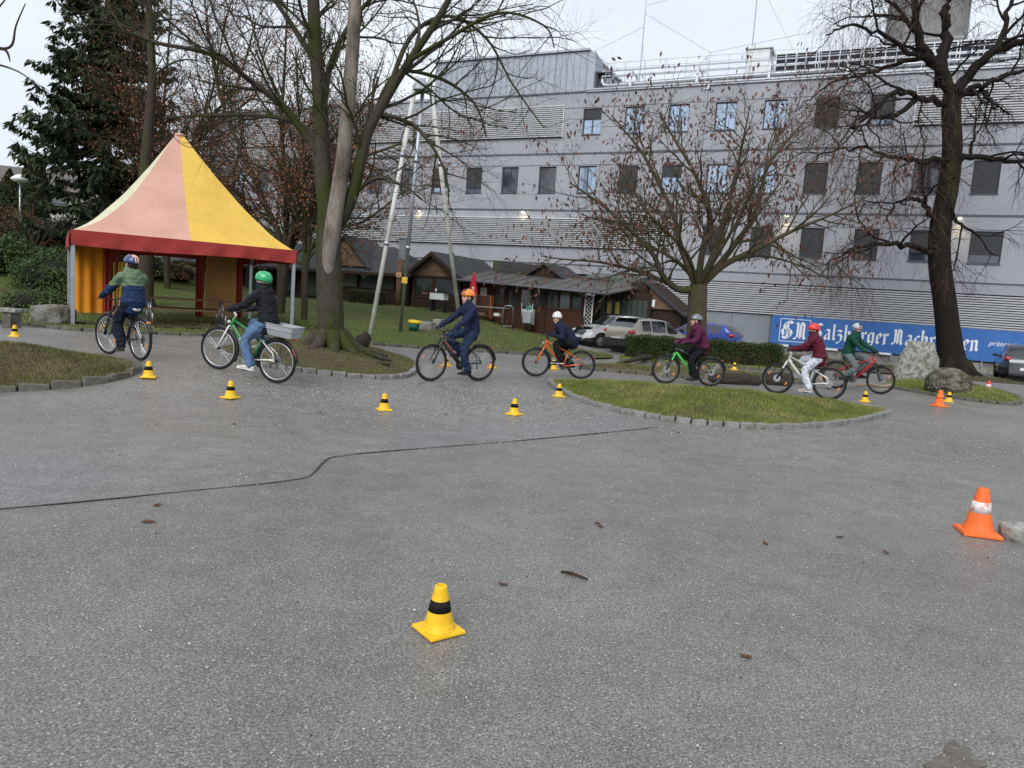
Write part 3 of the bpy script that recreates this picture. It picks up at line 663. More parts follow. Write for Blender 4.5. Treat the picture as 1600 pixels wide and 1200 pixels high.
def wheel(root, c, Rw, rimm, name='wheel', st=None, disc=False, refl=2, spk=M_SPOKE, tw=.024):
    c = Vector(c); T = st or (lambda v: v)
    def fin(mb): mb.v = [tuple(T(Vector(v))) for v in mb.v]; return mb
    w = fin(MB().torus(c, Rw-tw, tw, 'Y', 48, 10)).build(name, M_TYRE, root, smooth=True)
    fin(MB().torus(c, Rw-2*tw-.008, .013, 'Y', 48, 6, ell=.9)).build('rim', rimm, w, smooth=True)
    mb = MB(); n = 28
    for k in range(n):
        a = 2*math.pi*k/n; b = a+(.35 if k % 2 else -.35); s = .022*(1 if (k//2) % 2 else -1)
        mb.tube([c+Vector((.02*math.cos(b), s, .02*math.sin(b))), c+Vector(((Rw-.06)*math.cos(a), 0, (Rw-.06)*math.sin(a)))], .0016, 4, cap=False)
    fin(mb).build('spokes', spk, w)
    fin(MB().lathe([(.0, -.055), (.012, -.055), (.014, -.03), (.026, -.026), (.026, -.02), (.015, -.015), (.015, .015), (.026, .02), (.026, .026), (.014, .03), (.012, .055), (0, .055)], 14, c, 'Y')).build('hub', M_BLACK, w, smooth=True)
    if disc: fin(MB().lathe([(.045, .038), (.08, .038), (.08, .041), (.045, .041)], 24, c, 'Y')).build('brake_disc', M_DISC, w)
    for k in range(refl):
        a = [.5, 3.6, 2.1][k]; p = c+Vector((Rw*.62*math.cos(a), 0, Rw*.62*math.sin(a)))
        fin(MB().box(p, (.075, .012, .03), Matrix.Rotation(-a-math.pi/2, 3, 'Y'))).build('reflector', M_REFL, w, bevel=.004)
    return w
def arc_fender(mb, c, Rf, a0, a1, wd=.028, n=18):
    c = Vector(c); vs = []; fs = []; prof = [(-wd, -.012), (-wd*.7, .004), (0, .010), (wd*.7, .004), (wd, -.012)]
    for i in range(n+1):
        a = a0+(a1-a0)*i/n
        for (y, dr) in prof: vs.append(c+Vector(((Rf+dr)*math.cos(a), y, (Rf+dr)*math.sin(a))))
        for (y, dr) in prof[::-1]: vs.append(c+Vector(((Rf+dr-.004)*math.cos(a), y, (Rf+dr-.004)*math.sin(a))))
    k = 10
    for i in range(n):
        for j in range(k): fs.append((i*k+j, i*k+(j+1) % k, (i+1)*k+(j+1) % k, (i+1)*k+j))
    fs += [tuple(range(k)), tuple(n*k+j for j in range(k))]; mb.add(vs, fs)
def bicycle(label, rear, front, Rw, hs, frame_m, fork_m, stem_m, style, crank=-1.9, rack=False, basket=False, fend=(True, True), disc=False,
            steer=0., lean=0., seat_m=None, tube_r=.02, rimm=None, bar_w=.31, bar_up=.0, reach=.0, stays_m=None, logo=None, refl=2, group='bicycles ridden through the cones', accent=None, spk=None, bat_m=None):
    rear, front = Vector(rear), Vector(front); d = front-rear; wb = d.length
    root = empty('bicycle', rear); root.rotation_euler = (lean, -math.asin(d.z/wb), math.atan2(d.y, d.x)); root.rotation_mode = 'XYZ'
    tag(root, label, 'bicycle', group)
    rimm = rimm or M_RIM; stays_m = stays_m or frame_m; seat_m = seat_m or M_BLACK; spk = spk or M_SPOKE
    RA, FA = Vector((0, 0, Rw)), Vector((wb, 0, Rw)); BB = Vector((.42*wb/1.05, 0, Rw-.055))
    hd = Vector((-math.cos(R(70)), 0, math.sin(R(70)))); crown = FA+hd*(Rw+.085)+Vector((-.035, 0, 0)); headt = crown+hd*.135; stemt = headt+hd*(.05+bar_up)
    sd = Vector((-math.cos(R(73)), 0, math.sin(R(73)))); seat = BB+sd*((hs-BB.z)/sd.z); stc = BB+sd*min(.42, (hs-BB.z)*.72)
    def T(v):
        return Matrix.Translation(crown) @ (Matrix.Rotation(steer, 4, hd) @ (Matrix.Translation(-crown) @ v))
    # frame
    mb = MB(); tb = headt-hd*.035; db = crown+hd*.03
    dr = tube_r*(1.0 if style != 'ebike' else 1.9)
    mb.tube([crown+hd*.005, headt], .026, 12)
    if style == 'step': mb.tube([tb, stc.lerp(BB, .25)], tube_r*.85, 10)
    else: mb.tube([tb, stc.lerp(BB, .06)], tube_r*.8, 10, ell=(.85, 1.1))
    mb.tube([BB-sd*.01, stc], tube_r*.85, 10)
    f = mb.build('frame', frame_m, root, smooth=True)
    dt = MB(); dt.tube([db, db.lerp(BB, .08), db.lerp(BB, .5)+Vector((0, 0, -.006)), BB], [dr*.9, dr, dr*1.02, dr*.95], 12, ell=(.8, 1.15)); dt.build('down_tube', accent or frame_m, f, smooth=True)
    mb = MB()
    for s in (-1, 1):
        mb.tube([BB+Vector((-.02, s*.03, 0)), RA+Vector((.12, s*.055, .0)), RA+Vector((0, s*.064, 0))], [.012, .011, .010], 8)
        mb.tube([stc+Vector((0, s*.02, -.03)), RA+Vector((.06, s*.055, .12)), RA+Vector((0, s*.064, 0))], [.010, .009, .009], 8)
    mb.build('rear_stays', stays_m, f, smooth=True)
    if style == 'ebike':
        mb = MB(); mb.tube([BB+Vector((.05, 0, .0)), BB+Vector((-.04, 0, .03))], .062, 12, ell=(.7, 1)); mb.build('motor', M_BLACK, root, smooth=True)
        mb = MB(); mb.tube([db.lerp(BB, .2)+Vector((.02, 0, .045)), db.lerp(BB, .85)+Vector((.02, 0, .045))], .03, 10, ell=(.9, 1)); mb.build('battery', bat_m or M_BLACK, root, smooth=True)
    # fork
    mb = MB(); cr = .016 if style == 'city' else .0175
    for s in (-1, 1):
        mb.tube([T(crown+Vector((0, s*.0, .0))), T(crown+Vector((.004, s*.052, -.012))), T(crown.lerp(FA, .5)+Vector((0, s*.056, 0))), T(FA+Vector((0, s*.06, 0)))], [.018, cr, cr*.95, cr*.7], 8)
    fk = mb.build('fork', fork_m, root, smooth=True)
    if style != 'city':
        mb = MB()
        for s in (-1, 1): mb.tube([T(crown.lerp(FA, .42)+Vector((.004, s*.056, 0))), T(FA+Vector((.002, s*.061, 0)))], [.0215, .019], 8)
        mb.tube([T(crown.lerp(FA, .42)+Vector((.03, -.056, .01))), T(crown.lerp(FA, .4)+Vector((.045, 0, .03))), T(crown.lerp(FA, .42)+Vector((.03, .056, .01)))], .012, 6)
        mb.build('fork_lower', M_BLACK, fk, smooth=True)
    wheel(root, RA, Rw, rimm, refl=refl, disc=disc, spk=spk); wheel(root, FA, Rw, rimm, st=T, disc=disc, refl=refl, spk=spk)
    # handlebar
    clamp = stemt+Vector((.055+reach, 0, .015)); MBs = MB().tube([T(headt), T(stemt)], .015, 8).tube([T(stemt-hd*.012), T(clamp)], .017, 8); MBs.build('stem', stem_m, root, smooth=True)
    gpos = {}; mb = MB(); pts = []
    for s in (-1, 1): gpos[s] = T(clamp+Vector((-.07, s*(bar_w-.06), .045)))
    pts = [T(clamp+Vector((-.095, -bar_w, .046))), T(clamp+Vector((-.04, -bar_w*.55, .042))), T(clamp+Vector((0, -.07, .004))), T(clamp), T(clamp+Vector((0, .07, .004))), T(clamp+Vector((-.04, bar_w*.55, .042))), T(clamp+Vector((-.095, bar_w, .046)))]
    hb = mb.tube(pts, .012, 8).build('handlebar', M_BLACK, root, smooth=True)
    for s in (-1, 1):
        a = T(clamp+Vector((-.097, s*(bar_w+.004), .0462))); b = T(clamp+Vector((-.058, s*(bar_w-.12), .0435)))
        MB().tube([a, b], .0165, 8).build('grip', M_BLACK, hb, smooth=True)
        l0 = T(clamp+Vector((-.03, s*bar_w*.58, .03))); MB().tube([l0, l0+Vector((.05, s*.03, -.015)), l0+Vector((.045, s*.12, -.03))], .006, 6).build('brake_lever', M_BLACK, hb, smooth=True)
        MB().tube([l0+Vector((.02, 0, 0)), l0+Vector((.14, -s*.03, .03)), l0+Vector((.16, -s*.09, -.08)), T(crown+Vector((.03, s*.02, .02)))], .0035, 5).build('cable', M_BLACK, hb, smooth=True)
    # saddle
    MB().tube([stc-sd*.06, seat-Vector((0, 0, .05))], .0135, 8).build('seatpost', M_BLACK, root, smooth=True)
    mb = MB(); pr = [(-.14, .062, 0), (-.12, .074, .012), (-.06, .07, .008), (0, .045, .002), (.06, .025, .0), (.12, .019, .002), (.14, .012, -.006)]
    for i in range(1):
        vs = []; fs = []; k = 10
        for (x, wv, dz) in pr:
            for j in range(k):
                a = 2*math.pi*j/k; vs.append(seat+Vector((x, wv*math.cos(a), dz-.012+(.022 if math.sin(a) > 0 else .035)*math.sin(a))))
        for q in range(len(pr)-1):
            for j in range(k): fs.append((q*k+j, q*k+(j+1) % k, (q+1)*k+(j+1) % k, (q+1)*k+j))
        fs += [tuple(range(k)), tuple((len(pr)-1)*k+j for j in range(k))]; mb.add(vs, fs)
    mb.build('saddle', seat_m, root, smooth=True)
    # drivetrain
    MB().lathe([(.03, -.046), (.082, -.046), (.088, -.044), (.088, -.042), (.03, -.042)], 26, BB, 'Y').build('chainring', M_CHAIN, root)
    ped = {}
    for s in (-1, 1):
        a = crank if s == 1 else crank+math.pi; e = BB+Vector((.165*math.cos(a), s*.085, .165*math.sin(a)))
        cm = MB().tube([BB+Vector((0, s*.055, 0)), BB+Vector((0, s*.075, 0)), e], .011, 6).build('crank', M_BLACK, root, smooth=True)
        ped[s] = e+Vector((0, s*.055, 0)); MB().box(ped[s], (.09, .085, .02)).build('pedal', M_BLACK, cm, bevel=.005)
    MB().lathe([(.02, -.05), (.045, -.05), (.06, -.046), (.06, -.04), (.03, -.03), (.03, -.028)], 20, RA, 'Y').build('sprockets', M_CHAIN, root)
    mb = MB(); mb.tube([BB+Vector((0, -.044, .086)), RA+Vector((0, -.044, .05))], .005, 5).tube([BB+Vector((0, -.044, -.086)), RA+Vector((.03, -.044, -.11)), RA+Vector((0, -.044, -.05))], .005, 5); mb.build('chain', M_CHAIN, root)
    MB().box(RA+Vector((.02, -.05, -.09)), (.03, .02, .09), Matrix.Rotation(.3, 3, 'Y')).build('derailleur', M_BLACK, root, bevel=.005)
    # mudguards, rack, basket, lights
    if fend[0]:
        mb = MB(); arc_fender(mb, RA, Rw+.022, R(18) if style == 'mtbf' else R(8), R(205) if style == 'city' else R(118)); mb.v = [(-(v[0]-RA.x)+RA.x, v[1], v[2]) for v in mb.v]
        fd = mb.build('mudguard', M_BLACK, root, smooth=True)
        if style == 'city': MB().tube([RA+Vector((0, .06, 0)), RA+Vector((-Rw*.8, .03, Rw*.62))], .003, 5).tube([RA+Vector((0, -.06, 0)), RA+Vector((-Rw*.8, -.03, Rw*.62))], .003, 5).build('mudguard_stay', M_BLACK, fd)
    if fend[1]:
        mb = MB(); arc_fender(mb, FA, Rw+.02, R(80), R(205) if style == 'city' else R(160)); mb.v = [tuple(T(Vector(v))) for v in mb.v]; mb.build('mudguard', M_BLACK, root, smooth=True)
    top = 2*Rw+.05
    if rack:
        mb = MB()
        for s in (-1, 1):
            mb.tube([(.16, s*.05, top), (-.2, s*.06, top), (-.24, s*.03, top)], .006, 6).tube([(-.02, s*.062, top), RA+Vector((0, s*.07, .02))], .005, 6).tube([(-.14, s*.06, top), RA+Vector((-.01, s*.07, .02))], .005, 6)
        for x in (.1, 0, -.1, -.2): mb.tube([(x, -.055, top), (x, .055, top)], .005, 6)
        mb.build('rack', M_BLACK, root, smooth=True)
    if basket:
        b = empty_part('basket', root); L0, W0, h0 = .46, .32, .19; z0 = top+.012; x0 = -.07
        mb = MB(); t = .006
        def ringpt(z, grow): return [(x0+sx*(L0/2+grow), sy*(W0/2+grow), z) for sx, sy in ((-1, -1), (1, -1), (1, 1), (-1, 1))]
        lo, hi, lo2, hi2 = ringpt(z0, -.025), ringpt(z0+h0, .015), ringpt(z0+t, -.031), ringpt(z0+h0, .009)
        mb.add(lo+hi+lo2+hi2, [(3, 2, 1, 0), (8, 9, 10, 11)]+[(i, (i+1) % 4, 4+(i+1) % 4, 4+i) for i in range(4)]+[(8+(i+1) % 4, 8+i, 12+i, 12+(i+1) % 4) for i in range(4)]+[(4+i, 4+(i+1) % 4, 12+(i+1) % 4, 12+i) for i in range(4)])
        me = mb.mesh('basket'); me.materials.append(M_CRATE); b.data = me
        mb = MB()
        for z, g in ((z0+h0-.008, .018), (z0+h0*.55, .004)):
            q = ringpt(z, g); mb.tube(q+[q[0]], .007, 6)
        for k in range(9):
            f_ = -1+2*(k+.5)/9
            for sy in (-1, 1): mb.tube([(x0+f_*(L0/2-.02), sy*(W0/2-.022), z0), (x0+f_*(L0/2+.01), sy*(W0/2+.016), z0+h0)], .004, 5)
        mb.build('ribs', M_CRATE, b, smooth=True)
    tl = Vector((-.27, 0, top-.02)) if rack else Vector((-Rw*.72, 0, Rw+Rw*.82)) if fend[0] else seat+Vector((-.16, 0, -.08))
    MB().box(tl, (.025, .06, .035)).build('tail_light', M_REDL if style != 'mtbf' else M_REFL, root, bevel=.006)
    if style == 'city':
        hl = T(crown+Vector((.05, 0, .05))); MB().lathe([(.012, -.03), (.03, 0), (.032, .012), (0, .016)], 14, hl, 'X').build('headlight', M_PALE, root, smooth=True)
        rr = RA+Vector((-Rw*1.02*math.cos(R(32)), 0, Rw*1.06*math.sin(R(32)))); MB().box(rr, (.015, .07, .12), Matrix.Rotation(.5, 3, 'Y')).build('rear_reflector', M_REDL, root, bevel=.006)
    if logo:
        ax = (BB-db); L_ = ax.length; ang = math.atan2(ax.z, ax.x)
        d_ = ax.normalized(); q_ = Vector((-d_.z, 0, d_.x))          # white marks where the photo's lettering is too blurred to read
        for s in (1, -1):
            mb = MB()
            for k in range(6):
                c = db.lerp(BB, .42+.065*k)+Vector((0, s*dr*.84, 0)); w_ = .007 if k % 2 else .011
                mb.box(c, (w_*1.6, .003, .03), Matrix.Rotation(-ang+(.5 if k % 2 else -.35), 3, 'Y')); mb.box(c+q_*.008+d_*.010, (.018, .003, .007), Matrix.Rotation(-ang, 3, 'Y'))
            mb.build('frame_marking', M_PALE, root)['kind'] = 'stuff'
    return dict(root=root, seat=seat, grip=gpos, ped=ped, BB=BB, hd=hd, clamp=clamp, crank=crank, wb=wb)
def empty_part(name, parent):
    o = bpy.data.objects.new(name, bpy.data.meshes.new(name)); COL.objects.link(o); o.parent = parent; return o
# ================================================================ RIDERS
def limb(mb, pts, rads, n=12, side=Vector((0, 1, 0)), caps=True):
    """rounded tapering limb; rads = r or (r_side, r_other)"""
    pts = [Vector(p) for p in pts]; rads = [(r_, r_) if not hasattr(r_, '__len__') else r_ for r_ in rads]
    P, Q = list(pts), list(rads)
    if caps:
        t0 = (pts[0]-pts[1]).normalized(); t1 = (pts[-1]-pts[-2]).normalized(); a, b = max(rads[0]), max(rads[-1])
        P = [pts[0]+t0*a*.95, pts[0]+t0*a*.7, ]+P+[pts[-1]+t1*b*.7, pts[-1]+t1*b*.95]
        Q = [tuple(x*.25 for x in rads[0]), tuple(x*.72 for x in rads[0])]+Q+[tuple(x*.72 for x in rads[-1]), tuple(x*.25 for x in rads[-1])]
    vs = []; fs = []
    for i, p in enumerate(P):
        t = (P[min(i+1, len(P)-1)]-P[max(i-1, 0)]).normalized(); s = side-t*side.dot(t)
        if s.length < .05: s = t.orthogonal()
        s.normalize(); o = t.cross(s)
        for k in range(n): a = 2*math.pi*k/n; vs.append(p+s*math.cos(a)*Q[i][0]+o*math.sin(a)*Q[i][1])
    for i in range(len(P)-1):
        for k in range(n): fs.append((i*n+k, i*n+(k+1) % n, (i+1)*n+(k+1) % n, (i+1)*n+k))
    fs += [tuple(range(n))[::-1], tuple((len(P)-1)*n+k for k in range(n))]
    return mb.add(vs, fs)
def spline(pts, m=5):
    pts = [Vector(p) for p in pts]; o = []
    for i in range(len(pts)-1):
        p0, p1, p2, p3 = pts[max(i-1, 0)], pts[i], pts[i+1], pts[min(i+2, len(pts)-1)]
        for k in range(m):
            t = k/m; o.append(.5*((2*p1)+(-p0+p2)*t+(2*p0-5*p1+4*p2-p3)*t*t+(-p0+3*p1-3*p2+p3)*t**3))
    return o+[pts[-1]]
def ik(a, b, l1, l2, pole):
    d = b-a; L_ = min(d.length, (l1+l2)*.999); u = d.normalized(); x = (l1*l1-l2*l2+L_*L_)/(2*L_); h = math.sqrt(max(l1*l1-x*x, 0))
    p = pole-u*pole.dot(u); p.normalize(); return a+u*x+p*h
def fused(mb, name, voxel, mats, parent, smooth_it=4, fn=None, mfn=None):
    me = mb.mesh(name, True, True); o = link(name, me)
    r_ = o.modifiers.new('r', 'REMESH'); r_.mode = 'VOXEL'; r_.voxel_size = voxel
    s_ = o.modifiers.new('s', 'SMOOTH'); s_.iterations = smooth_it; s_.factor = .5
    baked(o); me = o.data; n = len(me.vertices)
    if fn:
        co = np.empty(n*3, np.float32); me.vertices.foreach_get('co', co); co = co.reshape(-1, 3)
        no_ = np.empty(n*3, np.float32); me.vertices.foreach_get('normal', no_); no_ = no_.reshape(-1, 3)
        me.vertices.foreach_set('co', (co+no_*fn(co)[:, None]).astype(np.float32).ravel())
    me.materials.clear()
    for mm in (mats if isinstance(mats, (list, tuple)) else [mats]): me.materials.append(mm)
    k = len(me.polygons)
    if mfn and k:
        c = np.empty(k*3, np.float32); me.polygons.foreach_get('center', c); me.polygons.foreach_set('material_index', mfn(c.reshape(-1, 3)).astype(np.int32))
    me.polygons.foreach_set('use_smooth', np.ones(k, bool)); me.update(); o.parent = parent; return o
M_SKIN = mat('skin', (.52, .31, .22), .55, var=.08, scale=20, spec=.35)
M_HAIRB = mat('hair_brown', (.035, .022, .014), .7, var=.3, scale=40, stretch=(1, 1, .2))
M_EYE = mat('eye_dark', (.02, .018, .016), .3, var=0)
M_LIP = mat('lip', (.38, .14, .12), .5, var=.05)
def cloth(n, c, rough=.85, var=.16): return mat('cloth_'+n, c, rough, var=var, scale=9, bump=.35, bscale=120)
def rider(bk, label, k=1.0, lean=.35, jac=None, jac2=None, split=None, trou=None, shoe=None, sole=None, glove=None, helmet='vent', hcol=None, hcol2=None, yaw=0., nod=0.,
          quilt=0., hood=None, hair=None, visor=False, face_cover=None, elbow_out=.5, seat_up=.0, group='children riding bicycles', knee_out=0.15, bulk=1.0, collar=None):
    g = bk['grip']; H = bk['seat']+Vector((-.015, 0, .085*k+seat_up))
    body = MB(); jk = MB(); tr = MB(); Y = Vector((0, 1, 0))
    up = Vector((math.sin(lean), 0, math.cos(lean))); Ls = .47*k
    S = H+up*Ls; mid = H.lerp(S, .5)+Vector((-.035*k, 0, .01)); sp = spline([H+Vector((0, 0, -.03)), H.lerp(mid, .55)+Vector((-.012, 0, 0)), mid, mid.lerp(S, .55)+Vector((-.008, 0, 0)), S, S+Vector((.012, 0, .055*k))], 3)
    prof = np.interp(np.linspace(0, 1, len(sp)), [0, .2, .42, .65, .84, .93, 1], [.150, .148, .140, .165, .168, .11, .055])*k
    dep = np.interp(np.linspace(0, 1, len(sp)), [0, .2, .42, .65, .84, .93, 1], [.112, .105, .098, .112, .092, .075, .05])*k
    limb(body, sp, list(zip(prof, dep)), 18)
    B = bulk; limb(jk, sp[:-1], [((a+.026*B), (b+.032*B)) for a, b in list(zip(prof, dep))[:-1]], 20)
    # jacket hem over the hips
    limb(jk, [H+Vector((-.012, 0, .005*k)), H+Vector((-.01, 0, .08*k))], [(.166*k*B, .140*k*B), (.165*k*B, .13*k*B)], 20, caps=False)
    hipo, sho = .085*k, .172*k
    elb = {}; kn = {}; ank = {}
    for s in (-1, 1):
        sh = S+Vector((-.005, s*sho, -.035*k)); gr = g[s]
        wr = gr+Vector((-.045, 0, .035)); e = ik(sh, wr, .265*k, .245*k, Vector((-.35, s*elbow_out, -.8))); elb[s] = e
        d = (wr-sh).length
        if d > .50*k: e = sh.lerp(wr, .52)+Vector((0, s*.02, -.03))
        limb(body, spline([sh, e, wr], 4), list(np.interp(np.linspace(0, 1, 9), [0, .5, .6, 1], [.050*k, .040*k, .038*k, .027*k])))
        limb(jk, spline([S+Vector((0, s*.07*k, -.01)), sh+Vector((0, s*.008, 0)), e, wr.lerp(e, .06)], 4), list(np.interp(np.linspace(0, 1, 13), [0, .3, .62, .95, 1], [.072*k*B, .070*k*B, .057*k*B, .045*k*B, .046*k*B])), 14)
        # hand closed on the grip
        palm = gr+Vector((-.012, 0, .022)); limb(body, [wr, palm+Vector((0, 0, .006))], [(.024*k, .022*k), (.036*k, .016*k)], 12, Y)
        for q in range(4):
            y = (q-1.5)*.0185; base = palm+Vector((.016, y, .006)); ln = (.9, 1, .96, .78)[q]
            limb(body, [base+Vector((-.012, 0, .004)), base+Vector((.020*ln, 0, .0)), base+Vector((.033*ln, 0, -.022)), base+Vector((.018, 0, -.046*ln)), base+Vector((-.004, 0, -.05*ln))], [.0105, .0105, .0098, .009, .008], 8, Y)
        limb(body, [palm+Vector((-.014, -s*.026, -.002)), palm+Vector((-.004, -s*.047, -.016)), palm+Vector((.012, -s*.043, -.036))], [.0125, .0115, .0095], 8, Y)
        # leg
        hj = H+Vector((.01, s*hipo, -.02)); pd = bk['ped'][s]; an = pd+Vector((-.075*k, 0, .105*k)); ank[s] = an
        l1, l2 = .40*k, .385*k; dist = (an-hj).length
        if dist > (l1+l2)*.985: l1, l2 = dist*.515, dist*.5
        kk = ik(hj, an, l1, l2, Vector((1, s*knee_out, .15))); kn[s] = kk
        lp = spline([hj, kk, an], 5); rr = np.interp(np.linspace(0, 1, len(lp)), [0, .25, .48, .56, .7, 1], [.086, .078, .056, .052, .054, .036])*k
        limb(body, lp, list(rr)); limb(tr, lp[:-1]+[an+Vector((0, 0, .0))], list(rr*1.0+np.interp(np.linspace(0, 1, len(lp)), [0, .5, 1], [.014, .020, .030])*B), 14)
        limb(body, [an, an+Vector((.02, 0, -.05*k)), pd+Vector((.09*k, 0, .03))], [.035*k, .036*k, .028*k], 10, Y)
        # shoe
        sb = MB(); heel = an+Vector((-.045*k, 0, -.068*k)); toe = pd+Vector((.125*k, 0, .026))
        limb(sb, [heel+Vector((.005, 0, .012)), heel.lerp(toe, .35)+Vector((0, 0, .014)), heel.lerp(toe, .7)+Vector((0, 0, .006)), toe], [(.034*k, .042*k), (.038*k, .043*k), (.043*k, .033*k), (.034*k, .022*k)], 14, Y)
        limb(sb, [an+Vector((.002, 0, .0)), an+Vector((.008, 0, -.05*k))], [.043*k, .045*k], 12, Y)
        sl = MB(); 
        limb(sl, [heel+Vector((-.004, 0, -.022)), heel.lerp(toe, .45)+Vector((0, 0, -.02)), toe+Vector((.006, 0, -.016))], [(.038*k, .013), (.040*k, .012), (.036*k, .011)], 14, Y)
        elb[('shoe', s)] = (sb, sl)
    limb(tr, [H+Vector((0, -.07*k, -.01)), H+Vector((0, .07*k, -.01))], [.105*k*B, .105*k*B], 16, Vector((1, 0, 0)))
    # neck and head
    nb = S+Vector((.012, 0, .05*k)); hdir = (up*.45+Vector((.12, 0, .85))).normalized(); hc = nb+hdir*.142*k
    limb(body, [nb-hdir*.03, nb+hdir*.09*k], [.050*k, .045*k], 12)
    RH = Matrix.Rotation(yaw, 3, 'Z') @ Matrix.Rotation(nod, 3, 'Y')
    kb = k; k = k*1.13
    def hp(x, y, z): return hc+RH @ (Vector((x, y, z))*kb*1.13)
    body.ellipsoid(hc+RH @ Vector((-.008*k, 0, .02*k)), (.094*k, .074*k, .098*k), 20, 14, rot=RH)
    body.ellipsoid(hp(.022, 0, -.045), (.062*k, .056*k, .070*k), 16, 12, rot=RH)      # face / jaw
    body.ellipsoid(hp(.088, 0, -.022), (.018*k, .013*k, .024*k), 10, 8, rot=RH)       # nose
    body.ellipsoid(hp(.062, 0, -.092), (.022*k, .026*k, .018*k), 10, 8, rot=RH)       # chin
    for s in (-1, 1):
        body.ellipsoid(hp(-.004, s*.076, -.02), (.020*k, .010*k, .032*k), 10, 8, rot=RH); body.ellipsoid(hp(.052, s*.034, -.045), (.024*k, .022*k, .026*k), 8, 6, rot=RH)
    mats = [M_SKIN, glove or M_SKIN, M_EYE, M_LIP, face_cover or M_SKIN]
    gl, gr_ = g[1], g[-1]; Hm = np.array(RH); hcn = np.array(hc)
    def mf(c):
        mi = np.zeros(len(c), int)
        if glove is not None:
            for q in (gl, gr_): mi[np.linalg.norm(c-np.array(q+Vector((-.01, 0, 0))), axis=1) < .10] = 1
        loc = ((c-hcn)@Hm)/(kb*1.13)
        for s in (-1, 1): mi[(np.linalg.norm((loc-np.array([.082, s*.031, .006]))*np.array([.6, 1, 1.5]), axis=1) < .0125)] = 2
        mi[(np.abs(loc[:, 1]) < .022) & (np.abs(loc[:, 2]+.068) < .006) & (loc[:, 0] > .06)] = 3
        if face_cover is not None: mi[(loc[:, 2] < -.028) & (loc[:, 2] > -.2) & (np.linalg.norm(loc, axis=1) < .2)] = 4
        return mi
    person = fused(body, 'person', .011, mats, None, 2, None, mf); person.matrix_world = Matrix.LocRotScale(bk['root'].location, bk['root'].rotation_euler, None)
    tag(person, label, 'person', group)
    kh = k; k = kb
    def folds(amp, f=1.0):
        return lambda c: (amp*(np.sin(c[:, 0]*38*f+3*np.sin(c[:, 2]*17+c[:, 1]*9))*np.sin(c[:, 2]*31*f+2.2*np.sin(c[:, 1]*23))+.6*np.sin(c[:, 2]*63*f+4*np.sin(c[:, 0]*21)))).astype(np.float32)
    Hn, upn = np.array(H), np.array(up)
    def jfn(c):
        f = folds(.0075, .75)(c)
        if quilt:
            t = (c-Hn)@upn; f = f+quilt*(np.abs(np.sin(t*math.pi/.062))-.6)
        return f.astype(np.float32)
    if collar: limb(jk, [nb+Vector((-.005, 0, -.02)), nb+hdir*.062*k], [.072*k, .066*k], 14)
    else: limb(jk, [nb+Vector((-.005, 0, -.03)), nb+hdir*.035*k], [.078*k, .07*k], 14)
    if hood:
        limb(jk, spline([nb+Vector((-.03, .085*k, .02)), nb+Vector((-.10*k, .055*k, .0)), nb+Vector((-.125*k, 0, -.02)), nb+Vector((-.10*k, -.055*k, .0)), nb+Vector((-.03, -.085*k, .02))], 4), [.052*k]*17, 10, Vector((0, 0, 1)))
    def jm(c):
        if split is None: return np.zeros(len(c), int)
        t = (c-Hn)@upn; mi = (t < split).astype(int)
        for s in (-1, 1):
            e = np.array(elb[s]); wr = np.array(g[s]); ax = (wr-e)/np.linalg.norm(wr-e); q = (c-e)@ax; dd = np.linalg.norm(c-e-q[:, None]*ax, axis=1)
            mi[(q > -.03) & (dd < .11) & (np.abs(c[:, 1]) > .1)] = 1
        return mi
    fused(jk, 'jacket', .0145, [jac, jac2 or jac], person, 5, jfn, jm)
    fused(tr, 'trousers', .0145, trou, person, 4, folds(.009, .75))
    for s in (-1, 1):
        sb, sl = elb[('shoe', s)]; so_ = fused(sb, 'shoe', .009, shoe, person, 3); sl.build('sole', sole or M_BLACK, so_, smooth=True)
    k = kh
    if hair:
        mb = MB(); mb.ellipsoid(hp(-.028, 0, -.012), (.083*k, .079*k, .085*k), 16, 12, rot=RH)
        if hair == 'long': limb(mb, [hp(-.08, 0, -.02), hp(-.11, .01, -.10), hp(-.12, .015, -.2)], [.04*k, .035*k, .014*k], 10)
        mb.build('hair', M_HAIRB, person, smooth=True)
    # helmet
    mb = MB(); n, kk_ = 28, 10; vs = []; fs = []; a_, b_, c_ = .125*k, .100*k, .108*k
    def shell(u, ph, gx=1.0):
        fr = math.cos(u); low = (-.10 if helmet == 'vent' else -.22)+(.02 if fr > 0 else -.20)*abs(fr)**1.5
        if helmet == 'skate' and abs(math.sin(u)) > .6: low -= .22*(abs(math.sin(u))-.6)
        t = ph*(math.pi/2-math.asin(max(-.6, low)))
        x, y, z = a_*math.sin(t)*math.cos(u)*gx, b_*math.sin(t)*math.sin(u)*gx, c_*math.cos(t)*gx
        if helmet == 'vent' and x < 0: x *= 1.10
        return hc+RH @ Vector((x-.012*k, y, z+.035*k))
    for i in range(kk_+1):
        for j in range(n): vs.append(shell(2*math.pi*j/n, i/kk_))
    for j in range(n): vs.append(shell(2*math.pi*j/n, 1, .90))
    for i in range(kk_+1):
        for j in range(n): fs.append((i*n+j, i*n+(j+1) % n, (i+1)*n+(j+1) % n, (i+1)*n+j))
    mb.add(vs, fs); he = mb.build('helmet', hcol, person, smooth=True)
